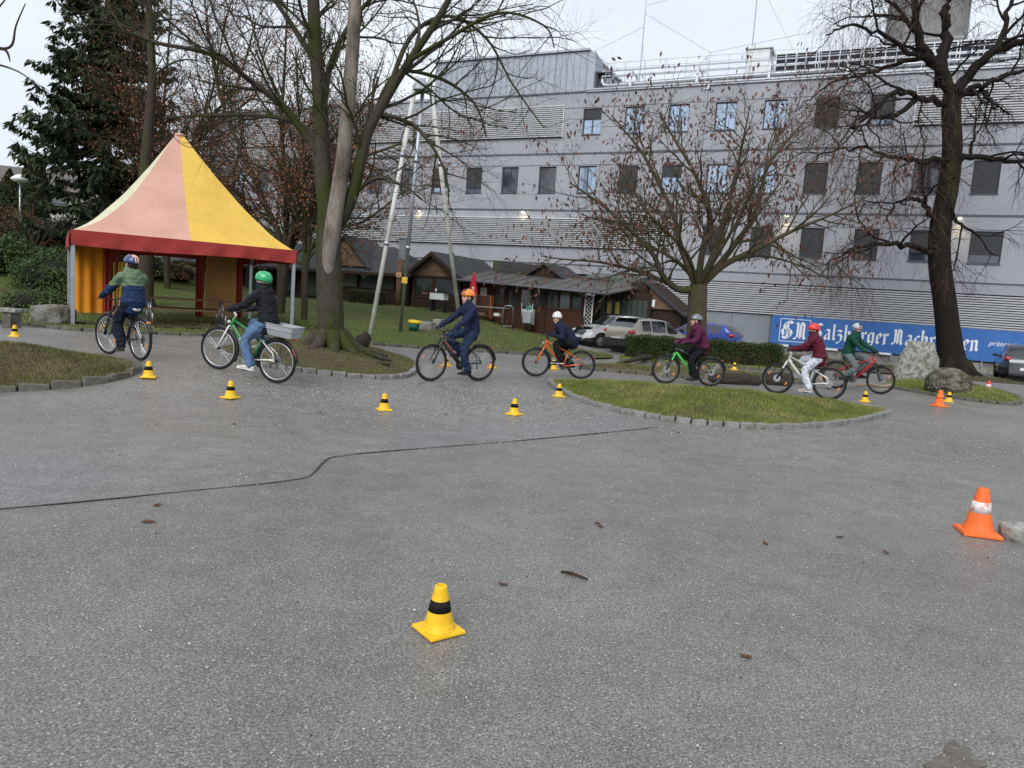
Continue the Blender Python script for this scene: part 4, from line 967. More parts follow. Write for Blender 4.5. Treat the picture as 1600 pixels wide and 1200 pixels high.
    if helmet == 'vent':
        for row, yy in enumerate((-.62, -.22, .22, .62)):
            for q in range(2):
                ph0, ph1 = (.18, .5) if q == 0 else (.56, .88)
                for sgn, uu in ((1, 0), (-1, math.pi)):
                    p0, p1 = shell(uu+sgn*yy*1.0, ph0, 1.006), shell(uu+sgn*yy*.8, ph1, 1.006)
                    if sgn == -1 and q == 1 and abs(yy) > .5: continue
                    mid_ = (p0+p1)/2; mid_ = hc+(mid_-hc)*1.03
                    limb(mbv := MB(), [p0, mid_, p1], [(.008*k, .005), (.013*k, .006), (.009*k, .005)], 8, RH @ Vector((0, 1, 0))); mbv.build('vent', hcol2 or M_BLACK, he, smooth=True)
    else:
        for (u, ph) in ((.45, .35), (-.45, .35), (.35, .62), (-.35, .62), (math.pi+.45, .35), (math.pi-.45, .35), (math.pi/2, .55), (-math.pi/2, .55), (1.1, .45), (-1.1, .45), (2.2, .6), (-2.2, .6)):
            p = shell(u, ph, 1.0); nrm = (p-hc).normalized(); MB().lathe([(.0, .004), (.010*k, .004), (.011*k, -.004), (0, -.004)], 10).build('vent_hole', hcol2 or M_BLACK, he).matrix_local = Matrix.Translation(p) @ nrm.to_track_quat('Z', 'Y').to_matrix().to_4x4()
    if visor:
        p0 = shell(0, .96); MB().add([hp(.10, -.07, .055), hp(.10, .07, .055), hp(.165, .05, .045), hp(.165, -.05, .045), hp(.10, -.07, .048), hp(.10, .07, .048), hp(.165, .05, .04), hp(.165, -.05, .04)], [(0, 1, 2, 3), (7, 6, 5, 4), (0, 3, 7, 4), (1, 5, 6, 2), (2, 6, 7, 3), (0, 4, 5, 1)]).build('visor', M_BLACK, he)
    mb = MB()
    for s in (-1, 1): mb.tube([hp(.02, s*.082, .03), hp(.03, s*.07, -.06), hp(.045, s*.02, -.112), hp(.045, 0, -.116)], .0045*k, 6)
    mb.build('chin_strap', M_BLACK, he, smooth=True)
    return person
P_GREEN = paint('green', (.02, .24, .06)); P_WHITE = paint('white', (.75, .75, .73)); P_BLACK = paint('black', (.02, .02, .024)); P_ORANGE = paint('orange', (.72, .13, .02)); P_RED = paint('red', (.40, .015, .03)); P_NEON = paint('neon_green', (.06, .55, .08)); P_MINT = paint('pale_mint', (.56, .62, .56)); P_DRED = paint('red_stripe', (.5, .04, .03))
HX = lambda n, c: mat('helmet_'+n, c, .35, var=.06, coat=.4)
def contact(px, py, Y): p = at(px, py, Y); return Vector((p.x, p.y, 0))
def pair(r_, f_, wb):
    """rear and front contact on the terrain, wheelbase corrected"""
    a, b = contact(*r_), contact(*f_); c = (a+b)/2; d = (b-a).normalized()*wb/2
    a, b = c-d, c+d; a.z = float(G(a.x, a.y))+.003; b.z = float(G(b.x, b.y))+.003; return a, b
# 1: child seen from behind in green and blue padded jacket
a, b = pair((225, 563, 11.8), (163, 554, 12.55), 1.05)
bk = bicycle('dark mountain bike with grey mudguard and white saddle beside the tent', a, b, .345, .83, P_BLACK, M_BLACK, M_BLACK, 'mtbf', crank=-1.75, disc=True, seat_m=M_PALE, steer=.12, rimm=M_RIMS, refl=2, accent=P_BLACK, stays_m=P_BLACK)
rider(bk, 'child in sage green and navy padded jacket and blue helmet riding away', .95, .10, cloth('sage', (.13, .19, .115)), cloth('navy', (.022, .04, .10)), .27, cloth('darknavy', (.012, .015, .03)), cloth('shoe_grey', (.05, .05, .045)), M_BLACK, cloth('glove_navy', (.02, .03, .07)), 'vent', HX('blue', (.02, .05, .16)), HX('salmon', (.8, .42, .25)), yaw=.1, quilt=.007, hood=True, hair='short', bulk=1.25, elbow_out=.9)
# 2: green city bike with crate
a, b = pair((434, 592, 11.7), (333, 582, 12.05), 1.10)
bk = bicycle('green and white city bike with grey plastic crate on the rack', a, b, .35, .84, P_GREEN, P_WHITE, P_WHITE, 'city', crank=-1.45, rack=True, basket=True, tube_r=.023, stays_m=P_WHITE, logo=True, rimm=M_RIMS, bar_up=.03, refl=0)
rider(bk, 'child in black quilted jacket, blue jeans and green helmet', 1.0, .30, cloth('black_quilt', (.016, .017, .022)), None, None, cloth('jeans', (.10, .17, .29)), cloth('shoe_white', (.66, .60, .56)), M_PALE, cloth('glove_black', (.012, .012, .014)), 'skate', HX('green', (.02, .36, .13)), HX('pale_green', (.35, .7, .45)), quilt=.005, hood=True, face_cover=cloth('scarf_blue', (.02, .045, .13)), bulk=1.15)
# 3: dark e-mountain bike, orange helmet
a, b = pair((745, 595.5, 14.75), (675, 599.5, 14.15), 1.10)
bk = bicycle('black electric mountain bike with red stripe and wide tyres', a, b, .365, .90, P_BLACK, M_BLACK, M_BLACK, 'ebike', crank=-1.65, fend=(True, False), disc=True, steer=.10, refl=2, accent=P_BLACK, bat_m=P_DRED, stays_m=P_BLACK)
rider(bk, 'rider in navy jacket and bright orange helmet on the black bike', 1.03, .22, cloth('navy_soft', (.018, .022, .055)), None, None, cloth('navy_trousers', (.02, .034, .075)), cloth('shoe_dark', (.02, .022, .026)), M_BLACK, cloth('glove_blue', (.03, .035, .05)), 'vent', HX('orange', (.85, .24, .02)), M_BLACK, hair='short', collar=True, bulk=1.1)
# 4: small orange bike, white helmet
a, b = pair((908, 587, 16.6), (835, 584, 16.5), 1.03)
bk = bicycle('bright orange youth bike with black mudguard', a, b, .325, .76, P_ORANGE, P_ORANGE, M_BLACK, 'city', crank=.35, fend=(False, True), tube_r=.02, refl=0, spk=M_CHAIN)
rider(bk, 'child in dark jacket with pink lining and white helmet looking sideways', .96, .80, cloth('navy_black', (.014, .018, .04)), None, None, cloth('black_leggings', (.012, .013, .014)), cloth('shoe_black', (.018, .018, .02)), M_PALE, cloth('glove_navy2', (.02, .024, .045)), 'skate', HX('white', (.78, .77, .75)), M_BLACK, yaw=1.15, hood=None, hair='long', collar=True)
# 5: neon green mountain bike, burgundy jacket
a, b = pair((1112, 596, 17.0), (1036, 596, 16.9), 1.06)
bk = bicycle('black and neon green mountain bike with mudguards', a, b, .335, .80, P_BLACK, P_NEON, M_BLACK, 'mtb', crank=-1.2, disc=True, fend=(True, True), accent=P_NEON, stays_m=P_BLACK, refl=2, tube_r=.023)
rider(bk, 'child in plum coloured jacket with dark visor helmet', .98, .42, cloth('plum', (.085, .016, .048)), None, None, cloth('black_trousers', (.010, .010, .013)), cloth('shoe_charcoal', (.03, .03, .034)), M_BLACK, cloth('glove_magenta', (.26, .03, .12)), 'vent', HX('grey', (.17, .19, .21)), M_BLACK, visor=True, hair='long', bulk=1.15, collar=True)
# 6: pale mint e-bike, maroon jacket, white trousers
a, b = pair((1285, 617, 15.9), (1221, 610, 16.35), 1.08)
bk = bicycle('pale mint electric bike with white stays beside the grass island', a, b, .35, .80, P_MINT, P_WHITE, P_WHITE, 'ebike', crank=-1.5, fend=(False, False), disc=True, stays_m=P_WHITE, steer=-.12, refl=2, accent=P_MINT, spk=M_BLACK)
rider(bk, 'child in maroon jacket, white trousers and red helmet', .94, .34, cloth('maroon', (.10, .014, .028)), None, None, cloth('white_trousers', (.58, .60, .68)), cloth('shoe_beige', (.42, .36, .30)), M_PALE, cloth('glove_black2', (.015, .013, .016)), 'skate', HX('red', (.72, .03, .035)), M_BLACK, yaw=.55, hair='short', face_cover=cloth('buff_dark', (.03, .03, .035)), bulk=1.25, collar=True)
# 7: red mountain bike riding the other way
a, b = pair((1310, 604, 18.75), (1367, 612.7, 18.15), 1.07)
bk = bicycle('dark red mountain bike riding towards the boulders', a, b, .35, .82, P_RED, M_BLACK, P_RED, 'ebike', crank=.25, fend=(True, True), disc=True, steer=-.08, accent=P_RED, bar_w=.33, refl=1)
rider(bk, 'child in dark green jacket and silver helmet riding the other way', .98, .22, cloth('bottle_green', (.012, .055, .035)), None, None, cloth('grey_jeans', (.13, .15, .16)), cloth('shoe_night', (.018, .02, .024)), M_BLACK, cloth('glove_night', (.012, .014, .02)), 'vent', HX('silver', (.42, .44, .48)), M_BLACK, yaw=-.5, nod=.2, face_cover=cloth('balaclava', (.014, .015, .018)), bulk=1.15, collar=True, hood=None, elbow_out=.9)
from mathutils import noise as mnoise
# ================================================================ TENT
TO = Vector((-12.05, 20.0, 0)); TF = Vector((.848, .53, 0)).normalized(); TB = Vector((-TF.y, TF.x, 0)); TS = 6.0; TG = .14
TENT = empty('pagoda_tent'); TENT.matrix_world = Matrix.Translation((TO.x, TO.y, TG)) @ Matrix((TF, TB, Vector((0, 0, 1)))).transposed().to_4x4()
tag(TENT, 'pagoda tent with faded pink, yellow and white roof and red valance', 'tent')
def fabric(n, c, c2=None, tr=0): return mat('tent_'+n, c, .8, var=.09, scale=3.5, bump=.25, bscale=14, col2=c2, c2pos=(.42, .68), c2scale=.9)
M_TP = fabric('pink', (.64, .37, .29), (.55, .31, .24)); M_TY = fabric('yellow', (.72, .47, .10), (.66, .42, .085)); M_TW = fabric('cream', (.66, .64, .46)); M_TR = fabric('red', (.36, .05, .045), (.30, .04, .035)); M_TO = fabric('orange', (.70, .26, .02), (.62, .22, .02))
M_TO2 = fabric('orange_shaded', (.48, .25, .08), (.36, .21, .09))  # orange tent cloth with its shade put into a browner colour
EZ, PZ = 2.56, 6.15; cx = cy = TS/2
def roof_pt(side, f, rho):
    """side 0..3 front,right,back,left; f -1..1 along the edge; rho 1 at the eave, 0 at the peak"""
    h = EZ+(PZ-EZ)*(1-rho)**1.3; sag = -.05*(1-f*f)*rho*math.sin(math.pi*rho)
    x, y = f*rho*TS/2, -rho*TS/2
    for _ in range(side): x, y = -y, x
    return Vector((cx+x, cy+y, h+sag))
cols = [(M_TP, M_TY), (M_TP, M_TY), (M_TP, M_TW), (M_TW, M_TY)]
for sd_ in range(4):
    for half in (0, 1):
        nf, nr = 8, 22; vs = []; fs = []
        for j in range(nr+1):
            rho = 1-(1-.045)*j/nr
            fl = -1+(.13*math.sin(math.pi*rho) if sd_ == 0 else 0)
            for i in range(nf+1): vs.append(roof_pt(sd_, (fl-fl*i/nf) if half == 0 else i/nf, rho)+Vector((0, 0, .012*math.sin(j*1.1+i*2.3+sd_)*rho)))
        for j in range(nr):
            for i in range(nf): a = j*(nf+1)+i; fs.append((a, a+1, a+nf+2, a+nf+1))
        o = MB().add(vs, fs).build('roof_panel', cols[sd_][half], TENT, smooth=True, fix=False)
    if sd_ == 0:
        vs = []; fs = []
        for j in range(nr+1):
            rho = 1-(1-.045)*j/nr; fl = .13*math.sin(math.pi*rho)
            for i in range(3): vs.append(roof_pt(0, -1+fl*i/2, rho)+Vector((0, 0, .012*math.sin(j*1.1)*rho)))
        for j in range(nr):
            for i in range(2): a = j*3+i; fs.append((a, a+1, a+4, a+3))
        MB().add(vs, fs).build('roof_panel', M_TW, TENT, smooth=True, fix=False)
    # valance
    vs = []; fs = []; nf = 48
    for i in range(nf+1):
        f = -1+2*i/nf; p = roof_pt(sd_, f, 1.0); out = Vector((0, -1, 0)); 
        for _ in range(sd_): out = Vector((-out.y, out.x, 0))
        for q in range(5):
            z = .03-.40*q/4; wv = .03*math.sin(i*.9+sd_*2+q*.6)*q/4+.02*math.sin(i*2.1+q)*q/4; vs.append(p+out*(.015+wv+.02)+Vector((0, 0, z+.03*math.sin(f*3.1+sd_)*(q/4))))
    for i in range(nf):
        for q in range(4): a = i*5+q; fs.append((a, a+5, a+6, a+1))
    MB().add(vs, fs).build('valance', M_TR, TENT, smooth=True, fix=False)
mb = MB().lathe([(.165, PZ-.20), (.13, PZ-.13), (.12, PZ-.11)], 16, (cx, cy, 0)); mb.build('peak_cap', M_TP, TENT, smooth=True)
for (x, y) in ((0.05, .05), (TS-.05, .05), (.05, TS-.05), (TS-.05, TS-.05)):
    o = MB().box((x, y, 1.18), (.10, .10, 2.5)).build('post', M_STEEL, TENT, bevel=.01); MB().box((x, y, .012), (.24, .24, .02)).build('foot_plate', M_STEEL, o)
mb = MB()
for a, b in (((0, 0), (TS, 0)), ((TS, 0), (TS, TS)), ((TS, TS), (0, TS)), ((0, TS), (0, 0))): mb.tube([(cx+(a[0]-cx)*.975, cy+(a[1]-cy)*.975, 2.47), (cx+(b[0]-cx)*.975, cy+(b[1]-cy)*.975, 2.47)], .03, 8)
for a in ((0, 0), (TS, 0), (TS, TS), (0, TS)): mb.tube([(a[0], a[1], 2.5), (cx, cy, 3.1)], .02, 6)
mb.tube([(cx, cy, 3.0), (cx, cy, PZ)], .035, 8); mb.build('frame', M_STEEL, TENT, smooth=True)
def curtain(x0, x1, y, m_, z0=.05, z1=2.5, pull=0, seed=0):
    n, r_ = 24, 8; vs = []; fs = []
    for j in range(r_+1):
        v = j/r_
        for i in range(n+1):
            u_ = i/n; xx = x0+(x1-x0)*(u_*(1-pull*(1-v))) ; vs.append((xx, y+.05*math.sin(u_*17+seed)*(1-.5*v)+.03*math.sin(u_*7+v*3+seed), z0+(z1-z0)*v+pull*.25*u_*(1-v)))
    for j in range(r_):
        for i in range(n): a = j*(n+1)+i; fs.append((a, a+1, a+n+2, a+n+1))
    return MB().add(vs, fs).build('side_curtain', m_, TENT, smooth=True, fix=False)
yb = TS-.12
curtain(.1, 1.05, yb, M_TO, seed=1); curtain(1.05, 1.6, yb, M_TR, pull=.45, seed=2); curtain(1.35, 1.75, yb-.05, M_TY, .05, 1.9, pull=.5, seed=3)
curtain(4.0, 4.35, yb, M_TR, seed=4, pull=.2); MB().bbox((4.35, yb-.03, .05), (5.42, yb+.01, 2.5)).build('shaded_panel', M_TO2, TENT); curtain(5.42, 5.66, yb, M_TR, seed=5)  # flat orange panel between the red strips, shade painted into its colour
MB().tube([(.1, 0, 2.3), (-1.6, -.3, .02)], .012, 5).build('guy_rope', M_BLACK, TENT)
# worn soil under the tent
pl = [(TO+TF*a+TB*b).to_2d() for a, b in ((-.2, .1), (1.6, -.35), (4, -.45), (6.4, -.2), (6.3, 2.2), (4.4, 3.1), (2.2, 2.6), (.6, 1.6))]
struct(flat_sheet('tent_floor_soil', smooth_poly(pl, 1), .085, mat('trodden_soil', (.06, .045, .035), .95, var=.35, scale=9, bump=.6, bscale=40)))
# picnic table with benches
M_WOOD = mat('weathered_wood', (.14, .085, .05), .8, var=.3, scale=5, stretch=(1.2, 14, 14), bump=.3)
PT_ = empty('picnic_table'); c = TO+TF*3.1+TB*1.5; PT_.matrix_world = Matrix.Translation((c.x, c.y, float(G(c.x, c.y))+.085)) @ Matrix((TF, TB, Vector((0, 0, 1)))).transposed().to_4x4()
tag(PT_, 'wooden picnic table with benches and metal legs inside the tent', 'picnic table')
for k in range(4): MB().box((0, -.28+k*.187, .76), (2.6, .175, .04)).build('table_plank', M_WOOD, PT_, bevel=.006)
for s in (-1, 1):
    for k in range(2): MB().box((0, s*.72+(k-.5)*.15, .46), (2.6, .14, .04)).build('bench_plank', M_WOOD, PT_, bevel=.006)
    mb = MB(); x = s*1.02
    for q in (-1, 1): mb.tube([(x, q*.78, 0), (x, q*.74, .43)], .028, 8).tube([(x, q*.28, 0), (x, q*.26, .73)], .028, 8)
    mb.tube([(x, -.78, .42), (x, .78, .42)], .024, 8).tube([(x, -.34, .73), (x, .34, .73)], .024, 8); mb.build('leg_frame', M_STEEL, PT_, smooth=True)
# ================================================================ ROCKS
M_ROCK = mat('rock_grey', (.20, .195, .18), .9, var=.35, scale=7, bump=1, bscale=22, col2=(.11, .10, .075), c2pos=(.45, .62), c2scale=2.2)
M_ROCKP = mat('rock_pale', (.30, .295, .275), .92, var=.6, scale=16, bump=1, bscale=18, col2=(.17, .165, .13), c2pos=(.45, .6), c2scale=7)
M_ROCKM = mat('rock_pitted', (.17, .15, .125), .95, var=.65, scale=20, bump=1, bscale=28, col2=(.08, .08, .05), c2pos=(.45, .6), c2scale=4)
def rock(name, loc, dims, seed, m_, rough=.22, pit=0, rz=0, shape=None, sub=5):
    bm = bmesh.new(); bmesh.ops.create_icosphere(bm, subdivisions=sub, radius=1); off = Vector((seed*3.7, seed*1.3, seed*2.1))
    for v in bm.verts:
        p = v.co.copy(); q = Vector([math.copysign(abs(c)**.72, c) for c in p]); 
        if shape: q = shape(q)
        d = mnoise.fractal(p*1.4+off, 1, 2, 5)*rough+mnoise.fractal(p*6+off, 1, 2, 3)*rough*.22
        if pit: d -= pit*max(0, mnoise.noise(p*11+off))+pit*.6*max(0, mnoise.noise(p*23+off))
        q = q*(1+d); v.co = Vector((q.x*dims[0]/2, q.y*dims[1]/2, q.z*dims[2]/2))
    me = bpy.data.meshes.new(name); bm.to_mesh(me); bm.free(); me.materials.append(m_); me.polygons.foreach_set('use_smooth', [True]*len(me.polygons))
    o = link(name, me); o.location = loc; o.rotation_euler = (0, 0, rz); return o
p = gp(72, 507); tag(rock('boulder', (p.x, p.y+.3, p.z+.2), (1.1, .8, .72), 3, M_ROCK), 'grey angular boulder lying on the lawn beside the tent post', 'boulder')
def mono(q):
    t = (q.z+1)/2; return Vector((q.x*(1.06-.58*t)+.10*t, q.y*(1-.4*t), q.z if q.z < .8 else .8+(q.z-.8)*.3))
p = gp(1440, 601); tag(rock('standing_stone', (p.x, p.y+.45, p.z+.55), (1.55, 1.0, 1.78), 8, M_ROCKP, .10, .10, shape=mono, sub=6), 'tall grey standing stone tapering upwards on the grass island', 'boulder')
p = gp(1494, 621); tag(rock('boulder', (p.x, p.y+.4, p.z+.3), (1.06, .95, .86), 5, M_ROCKM, .10, .20, sub=6, shape=lambda q: q.normalized()*1.04), 'round dark pitted boulder beside the standing stone', 'boulder')
p = gp(1592, 848); tag(rock('kerb_block', (p.x+.06, p.y+.1, p.z+.04), (.26, .24, .22), 11, M_ROCKP, .12, sub=4), 'pale stone block at the edge of the asphalt by the orange cone', 'stone')
p = gp(2, 512); SB = empty('stone_bench', (p.x-.35, p.y+.3, p.z)); tag(SB, 'low grey stone bench at the edge of the lawn', 'bench')
MB().box((0, 0, .42), (1.3, .5, .09)).build('slab', M_ROCKP, SB, bevel=.02); MB().box((.4, 0, .19), (.22, .4, .38)).build('foot', M_ROCK, SB, bevel=.02); MB().box((-.4, 0, .19), (.22, .4, .38)).build('foot', M_ROCK, SB, bevel=.02)
# verge with soil at the right edge, behind the block
VR = [Vector(q) for q in [(4.32, 5.75), (4.42, 5.2), (4.62, 4.7), (5.6, 4.4), (6.2, 5.2), (6.0, 6.3), (4.9, 6.3)]]
o, A = turf('soil_verge', smooth_poly(VR, 1), .02, .05, .5, .12, M_SOIL, 9); struct(o); blades('grass', A, .02, .05, .5, 2500, .035, .004, M_BLADE2, 9, o)
# logs and roots on the root island
M_LOG = mat('dark_log', (.055, .045, .035), .9, var=.35, scale=6, stretch=(1, 8, 8), bump=.8, bscale=25)
def log(name, a, b, r0, r1, lab, m_=None, sq=1.0, seed=0):
    a, b = Vector(a), Vector(b); mb = MB(); n = 14; pts = []; rr = []
    for i in range(n+1):
        t = i/n; p = a.lerp(b, t)+Vector((0, 0, .03*math.sin(t*7+seed)))+Vector((.02*math.sin(t*9+seed), .03*math.sin(t*5+seed), 0)); pts.append(p); rr.append((r0+(r1-r0)*t)*(1+.12*math.sin(t*17+seed)))
    mb.tube(pts, rr, 10, ell=(1, sq)); return tag(mb.build(name, m_ or M_LOG, smooth=True), lab, 'log')
p = at(1150, 590, 18.1); tag(rock('log', (p.x, p.y, .12), (1.35, .34, .30), 21, M_LOG, .12, .06, rz=.15), 'flat weathered log lying behind the plum jacket rider', 'log')
p = at(1216, 589, 18.7); tag(rock('log', (p.x, p.y, .14), (.80, .36, .36), 22, M_LOG, .12, .06, rz=.1), 'short dark log end beside the pale mint bike', 'log')
a, b = gp(965, 573), gp(1030, 566); log('root', (a.x, a.y, .13), (b.x, b.y+.4, .17), .04, .12, 'bare dark root rising from the worn turf strip', seed=4)
a = at(548, 528, 17.2); log('log', (a.x-.1, a.y, .2), (a.x+.35, a.y+.25, .55), .22, .15, 'broken log leaning at the foot of the mossy tree', seed=8)
log('branch', tuple(at(1340, 598, 19.6)*1)[:2]+(.06,), tuple(at(1395, 596, 20.4))[:2]+(.07,), .03, .05, 'pale broken branch on the path by the standing stone', mat('pale_branch', (.30, .22, .14), .8, var=.2), seed=6)
# ================================================================ CONES
M_CY = mat('cone_yellow', (.85, .50, .008), .45, var=.16, scale=14, col2=(.58, .32, .03), c2pos=(.56, .74), c2scale=11); M_CB = mat('cone_black', (.010, .010, .010), .65, var=.3, scale=20); M_CO = mat('cone_orange', (.86, .15, .018), .5, var=.14, scale=9, col2=(.68, .17, .06), c2pos=(.54, .72), c2scale=11); M_CW = mat('cone_band_white', (.72, .66, .64), .5, var=.25, scale=40, col2=(.62, .30, .24), c2pos=(.52, .66), c2scale=26)
def cone(loc, rz, h, main, band, z0, z1, bw, lab, grp):
    root = empty('traffic_cone', loc, rz); tag(root, lab, 'cone', grp)
    r0, r1 = bw*.36, bw*.145; rr = lambda t: r0+(r1-r0)*t; tb = .018*h/.23
    b = MB(); b.box((0, 0, tb/2+.002), (bw, bw, tb), taper=.965); b.lathe([(r0*1.22, tb), (r0*1.12, tb+.008), (r0, tb+.03*h/.23)], 28).build('base', main, root, bevel=.005)
    zb = tb+.02*h/.23; f = lambda t: zb+(h-zb)*t
    mk = lambda a, c: [(rr(a+(c-a)*q/4), f(a+(c-a)*q/4)) for q in range(5)]
    MB().lathe(mk(0, z0), 28).build('body', main, root, angle=40)
    MB().lathe([(rr(z0)+.0015, f(z0)), (rr(z1)+.0015, f(z1))], 28).build('band', band, root, smooth=True)
    MB().lathe(mk(z1, .97)+[(rr(1)*1.02, f(.985)), (rr(1)*.92, f(1)), (rr(1)*.72, f(1)), (rr(1)*.68, f(.9)), (0, f(.9))], 28).build('tip', main, root, angle=40)
    if main is M_CY:
        mk_ = MB()
        for q in range(7): mk_.bbox((-.028+q*.008, -bw*.44, tb+.0025), (-.0235+q*.008, -bw*.425, tb+.0032))
        mk_.build('moulded_marking', mat('cone_mark', (.35, .22, .01), .6, var=0), root)
    return root
YC = [(685, 986, .5, 'yellow cone with black band standing alone in the open asphalt'), (232, 590, .2, 'yellow cone beside the kerb tip of the worn grass island'), (360, 622, 1.0, 'yellow cone on the asphalt in front of the green city bike'), (600, 641, .3, 'yellow cone on the asphalt in front of the mossy tree island'), (803, 648, .8, 'yellow cone between the newer asphalt strip and the black electric bike'), (873, 620, .4, 'yellow cone at the kerb of the oval grass island'), (23, 526, .1, 'yellow cone on the path behind the worn grass island'), (697, 572, .7, 'yellow cone behind the front wheel of the black electric bike'), (769, 575, .2, 'yellow cone behind the rear wheel of the black electric bike'), (865, 577, .5, 'yellow cone behind the orange youth bike'), (1147, 578, .3, 'yellow cone in front of the trimmed hedge'), (1351, 628, .6, 'yellow cone by the far kerb of the oval grass island'), (1482, 628, .9, 'yellow cone in front of the round pitted boulder')]
for px_, py_, rz_, lb in YC:
    p = gp(px_, py_); cone((p.x, p.y, p.z+(.002)), rz_+.15, .235, M_CY, M_CB, .36, .64, .20, lb, 'yellow slalom cones')
p = gp(1527, 834); cone(p+Vector((0, 0, .002)), -.25, .385, M_CO, M_CW, .38, .66, .29, 'large orange cone with worn pale band at the edge of the yard', 'orange cones')
p = gp(1467, 635); cone(p+Vector((0, 0, .002)), .3, .36, M_CO, M_CO, .4, .64, .28, 'plain orange cone beside a yellow cone near the pitted boulder', 'orange cones')
p = gp(1543, 613); cone(p+Vector((0, 0, .002)), .1, .33, mat('cone_red', (.75, .05, .05), .45, var=.1), M_CW, .35, .65, .26, 'red and white cone on the road behind the pitted boulder', 'orange cones')
# sticks and leaves on the asphalt
M_LEAFD = mat('dead_leaf', (.11, .055, .03), .8, var=.4, scale=20); M_STK = mat('stick', (.05, .03, .022), .85, var=.4, scale=20)
a, b = gp(877, 893, .01), gp(918, 905, .012); tag(MB().tube([a, a.lerp(b, .4)+Vector((0, .008, .006)), b], [.008, .011, .007], 8).build('stick', M_STK, smooth=True), 'short dark stick lying in the open asphalt', 'stick')
def leaf(px_, py_, s_, lab, rz_=0):
    p = gp(px_, py_, .001); mb = MB(); vs = [(-s_, 0, .004), (-s_*.4, s_*.5, .012), (s_*.4, s_*.45, .008), (s_*1.1, 0, .015), (s_*.4, -s_*.45, .006), (-s_*.4, -s_*.5, .01), (0, 0, .002)]
    mb.add(vs, [(i, (i+1) % 6, 6) for i in range(6)]); o = mb.build('fallen_leaf', M_LEAFD, fix=False); o.location = p; o.rotation_euler = (0, 0, rz_); tag(o, lab, 'leaf', 'dead leaves on the asphalt')
for i, (px_, py_) in enumerate([(232, 816), (246, 790), (786, 914), (933, 818), (938, 823), (1312, 840), (1384, 864), (1165, 1027), (365, 663), (500, 645), (698, 648), (1196, 850), (640, 560), (1060, 676), (420, 612)]): leaf(px_, py_, .035 if i else .05, 'small dead leaf lying on the asphalt', i*1.3)
# ================================================================ TRIPOD MAST
M_POLE = mat('mast_white', (.60, .60, .57), .5, var=.12, scale=4, col2=(.45, .44, .40), c2scale=1.2)
TR = empty('tripod_mast', gp(625, 522)); tag(TR, 'tall white three legged pole mast standing on the lawn', 'mast'); inv = TR.matrix_world.inverted()
bpy.context.view_layer.update(); ap = at(661, 135, 25.6)
for i, (px_, py_) in enumerate(((577, 527), (625, 521), (722, 528))):
    f = gp(px_, py_)-TR.location; t = ap+Vector(((-.22, 0, .2)[i], (0, .1, 0)[i], .3))-TR.location
    o = MB().tube([f-Vector((0, 0, .1)), t], .076 if i != 1 else .068, 12).build('mast_leg', M_POLE if i != 1 else M_STEEL, TR, smooth=True)
    for q in (.36, .70): c = f.lerp(t, q); d = (t-f).normalized(); MB().tube([c-d*.07, c+d*.07], .092, 12).build('collar', M_STEEL, o, smooth=True)
MB().lathe([(.3, -.25), (.3, -.1), (.08, .15)], 12, ap-TR.location+Vector((-.05, 0, .1))).build('head_plate', M_STEEL, TR)
c = (gp(625, 521)-TR.location).lerp(ap-TR.location, .235); MB().box(c+Vector((0, -.09, 0)), (.2, .01, .22)).box(c+Vector((0, -.097, 0)), (.1, .01, .1)).build('sticker', mat('sticker_yellow', (.7, .45, .02), .5, var=.2, scale=30), TR)
# ================================================================ HUTS
HO = at(952, 500, 36.8); HO.z = 0
HM = Matrix.Translation(HO) @ Matrix((FU, -FN, Vector((0, 0, 1)))).transposed().to_4x4()
def hut(name, lab, cat='hut'): o = empty(name); o.matrix_world = HM; return tag(o, lab, cat)
M_DW = mat('dark_wood', (.040, .026, .020), .75, var=.35, scale=5, stretch=(1, 10, 10), bump=.35)
M_RW = mat('redbrown_wood', (.070, .032, .022), .7, var=.3, scale=5, stretch=(1, 10, 10), bump=.35)
M_TANW = mat('tan_board', (.20, .125, .085), .8, var=.25, scale=3, col2=(.13, .085, .06), c2scale=1.3)
M_FELT = mat('roof_felt', (.055, .057, .062), .9, var=.3, scale=4, bump=.6, bscale=40, col2=(.075, .10, .03), c2pos=(.60, .72), c2scale=.7)
M_SEAMR = mat('seam_roof', (.105, .10, .095), .55, metal=.2, var=.25, scale=2, col2=(.075, .07, .066), c2scale=.8)
M_HGL = mat('hut_glass', (.05, .06, .06), .06, var=0, coat=1); M_HCUR = mat('hut_curtain', (.27, .33, .31), .9, var=.3, scale=10, stretch=(8, 8, .3)); M_HCURW = mat('hut_blind', (.50, .48, .43), .9, var=.12, scale=6)
def siding(parent, x0, x1, z0, z1, y, m_, h=.15):
    mb = MB(); n = max(1, int(round((z1-z0)/h)))
    for k in range(n):
        z = z0+(z1-z0)*(k+.5)/n; mb.box(((x0+x1)/2, y+random.uniform(-.006, .006), z), (x1-x0, .045, (z1-z0)/n*1.02), Matrix.Rotation(.16, 3, 'X'))
    o = mb.build('siding', m_, parent); o['kind'] = 'stuff'; return o
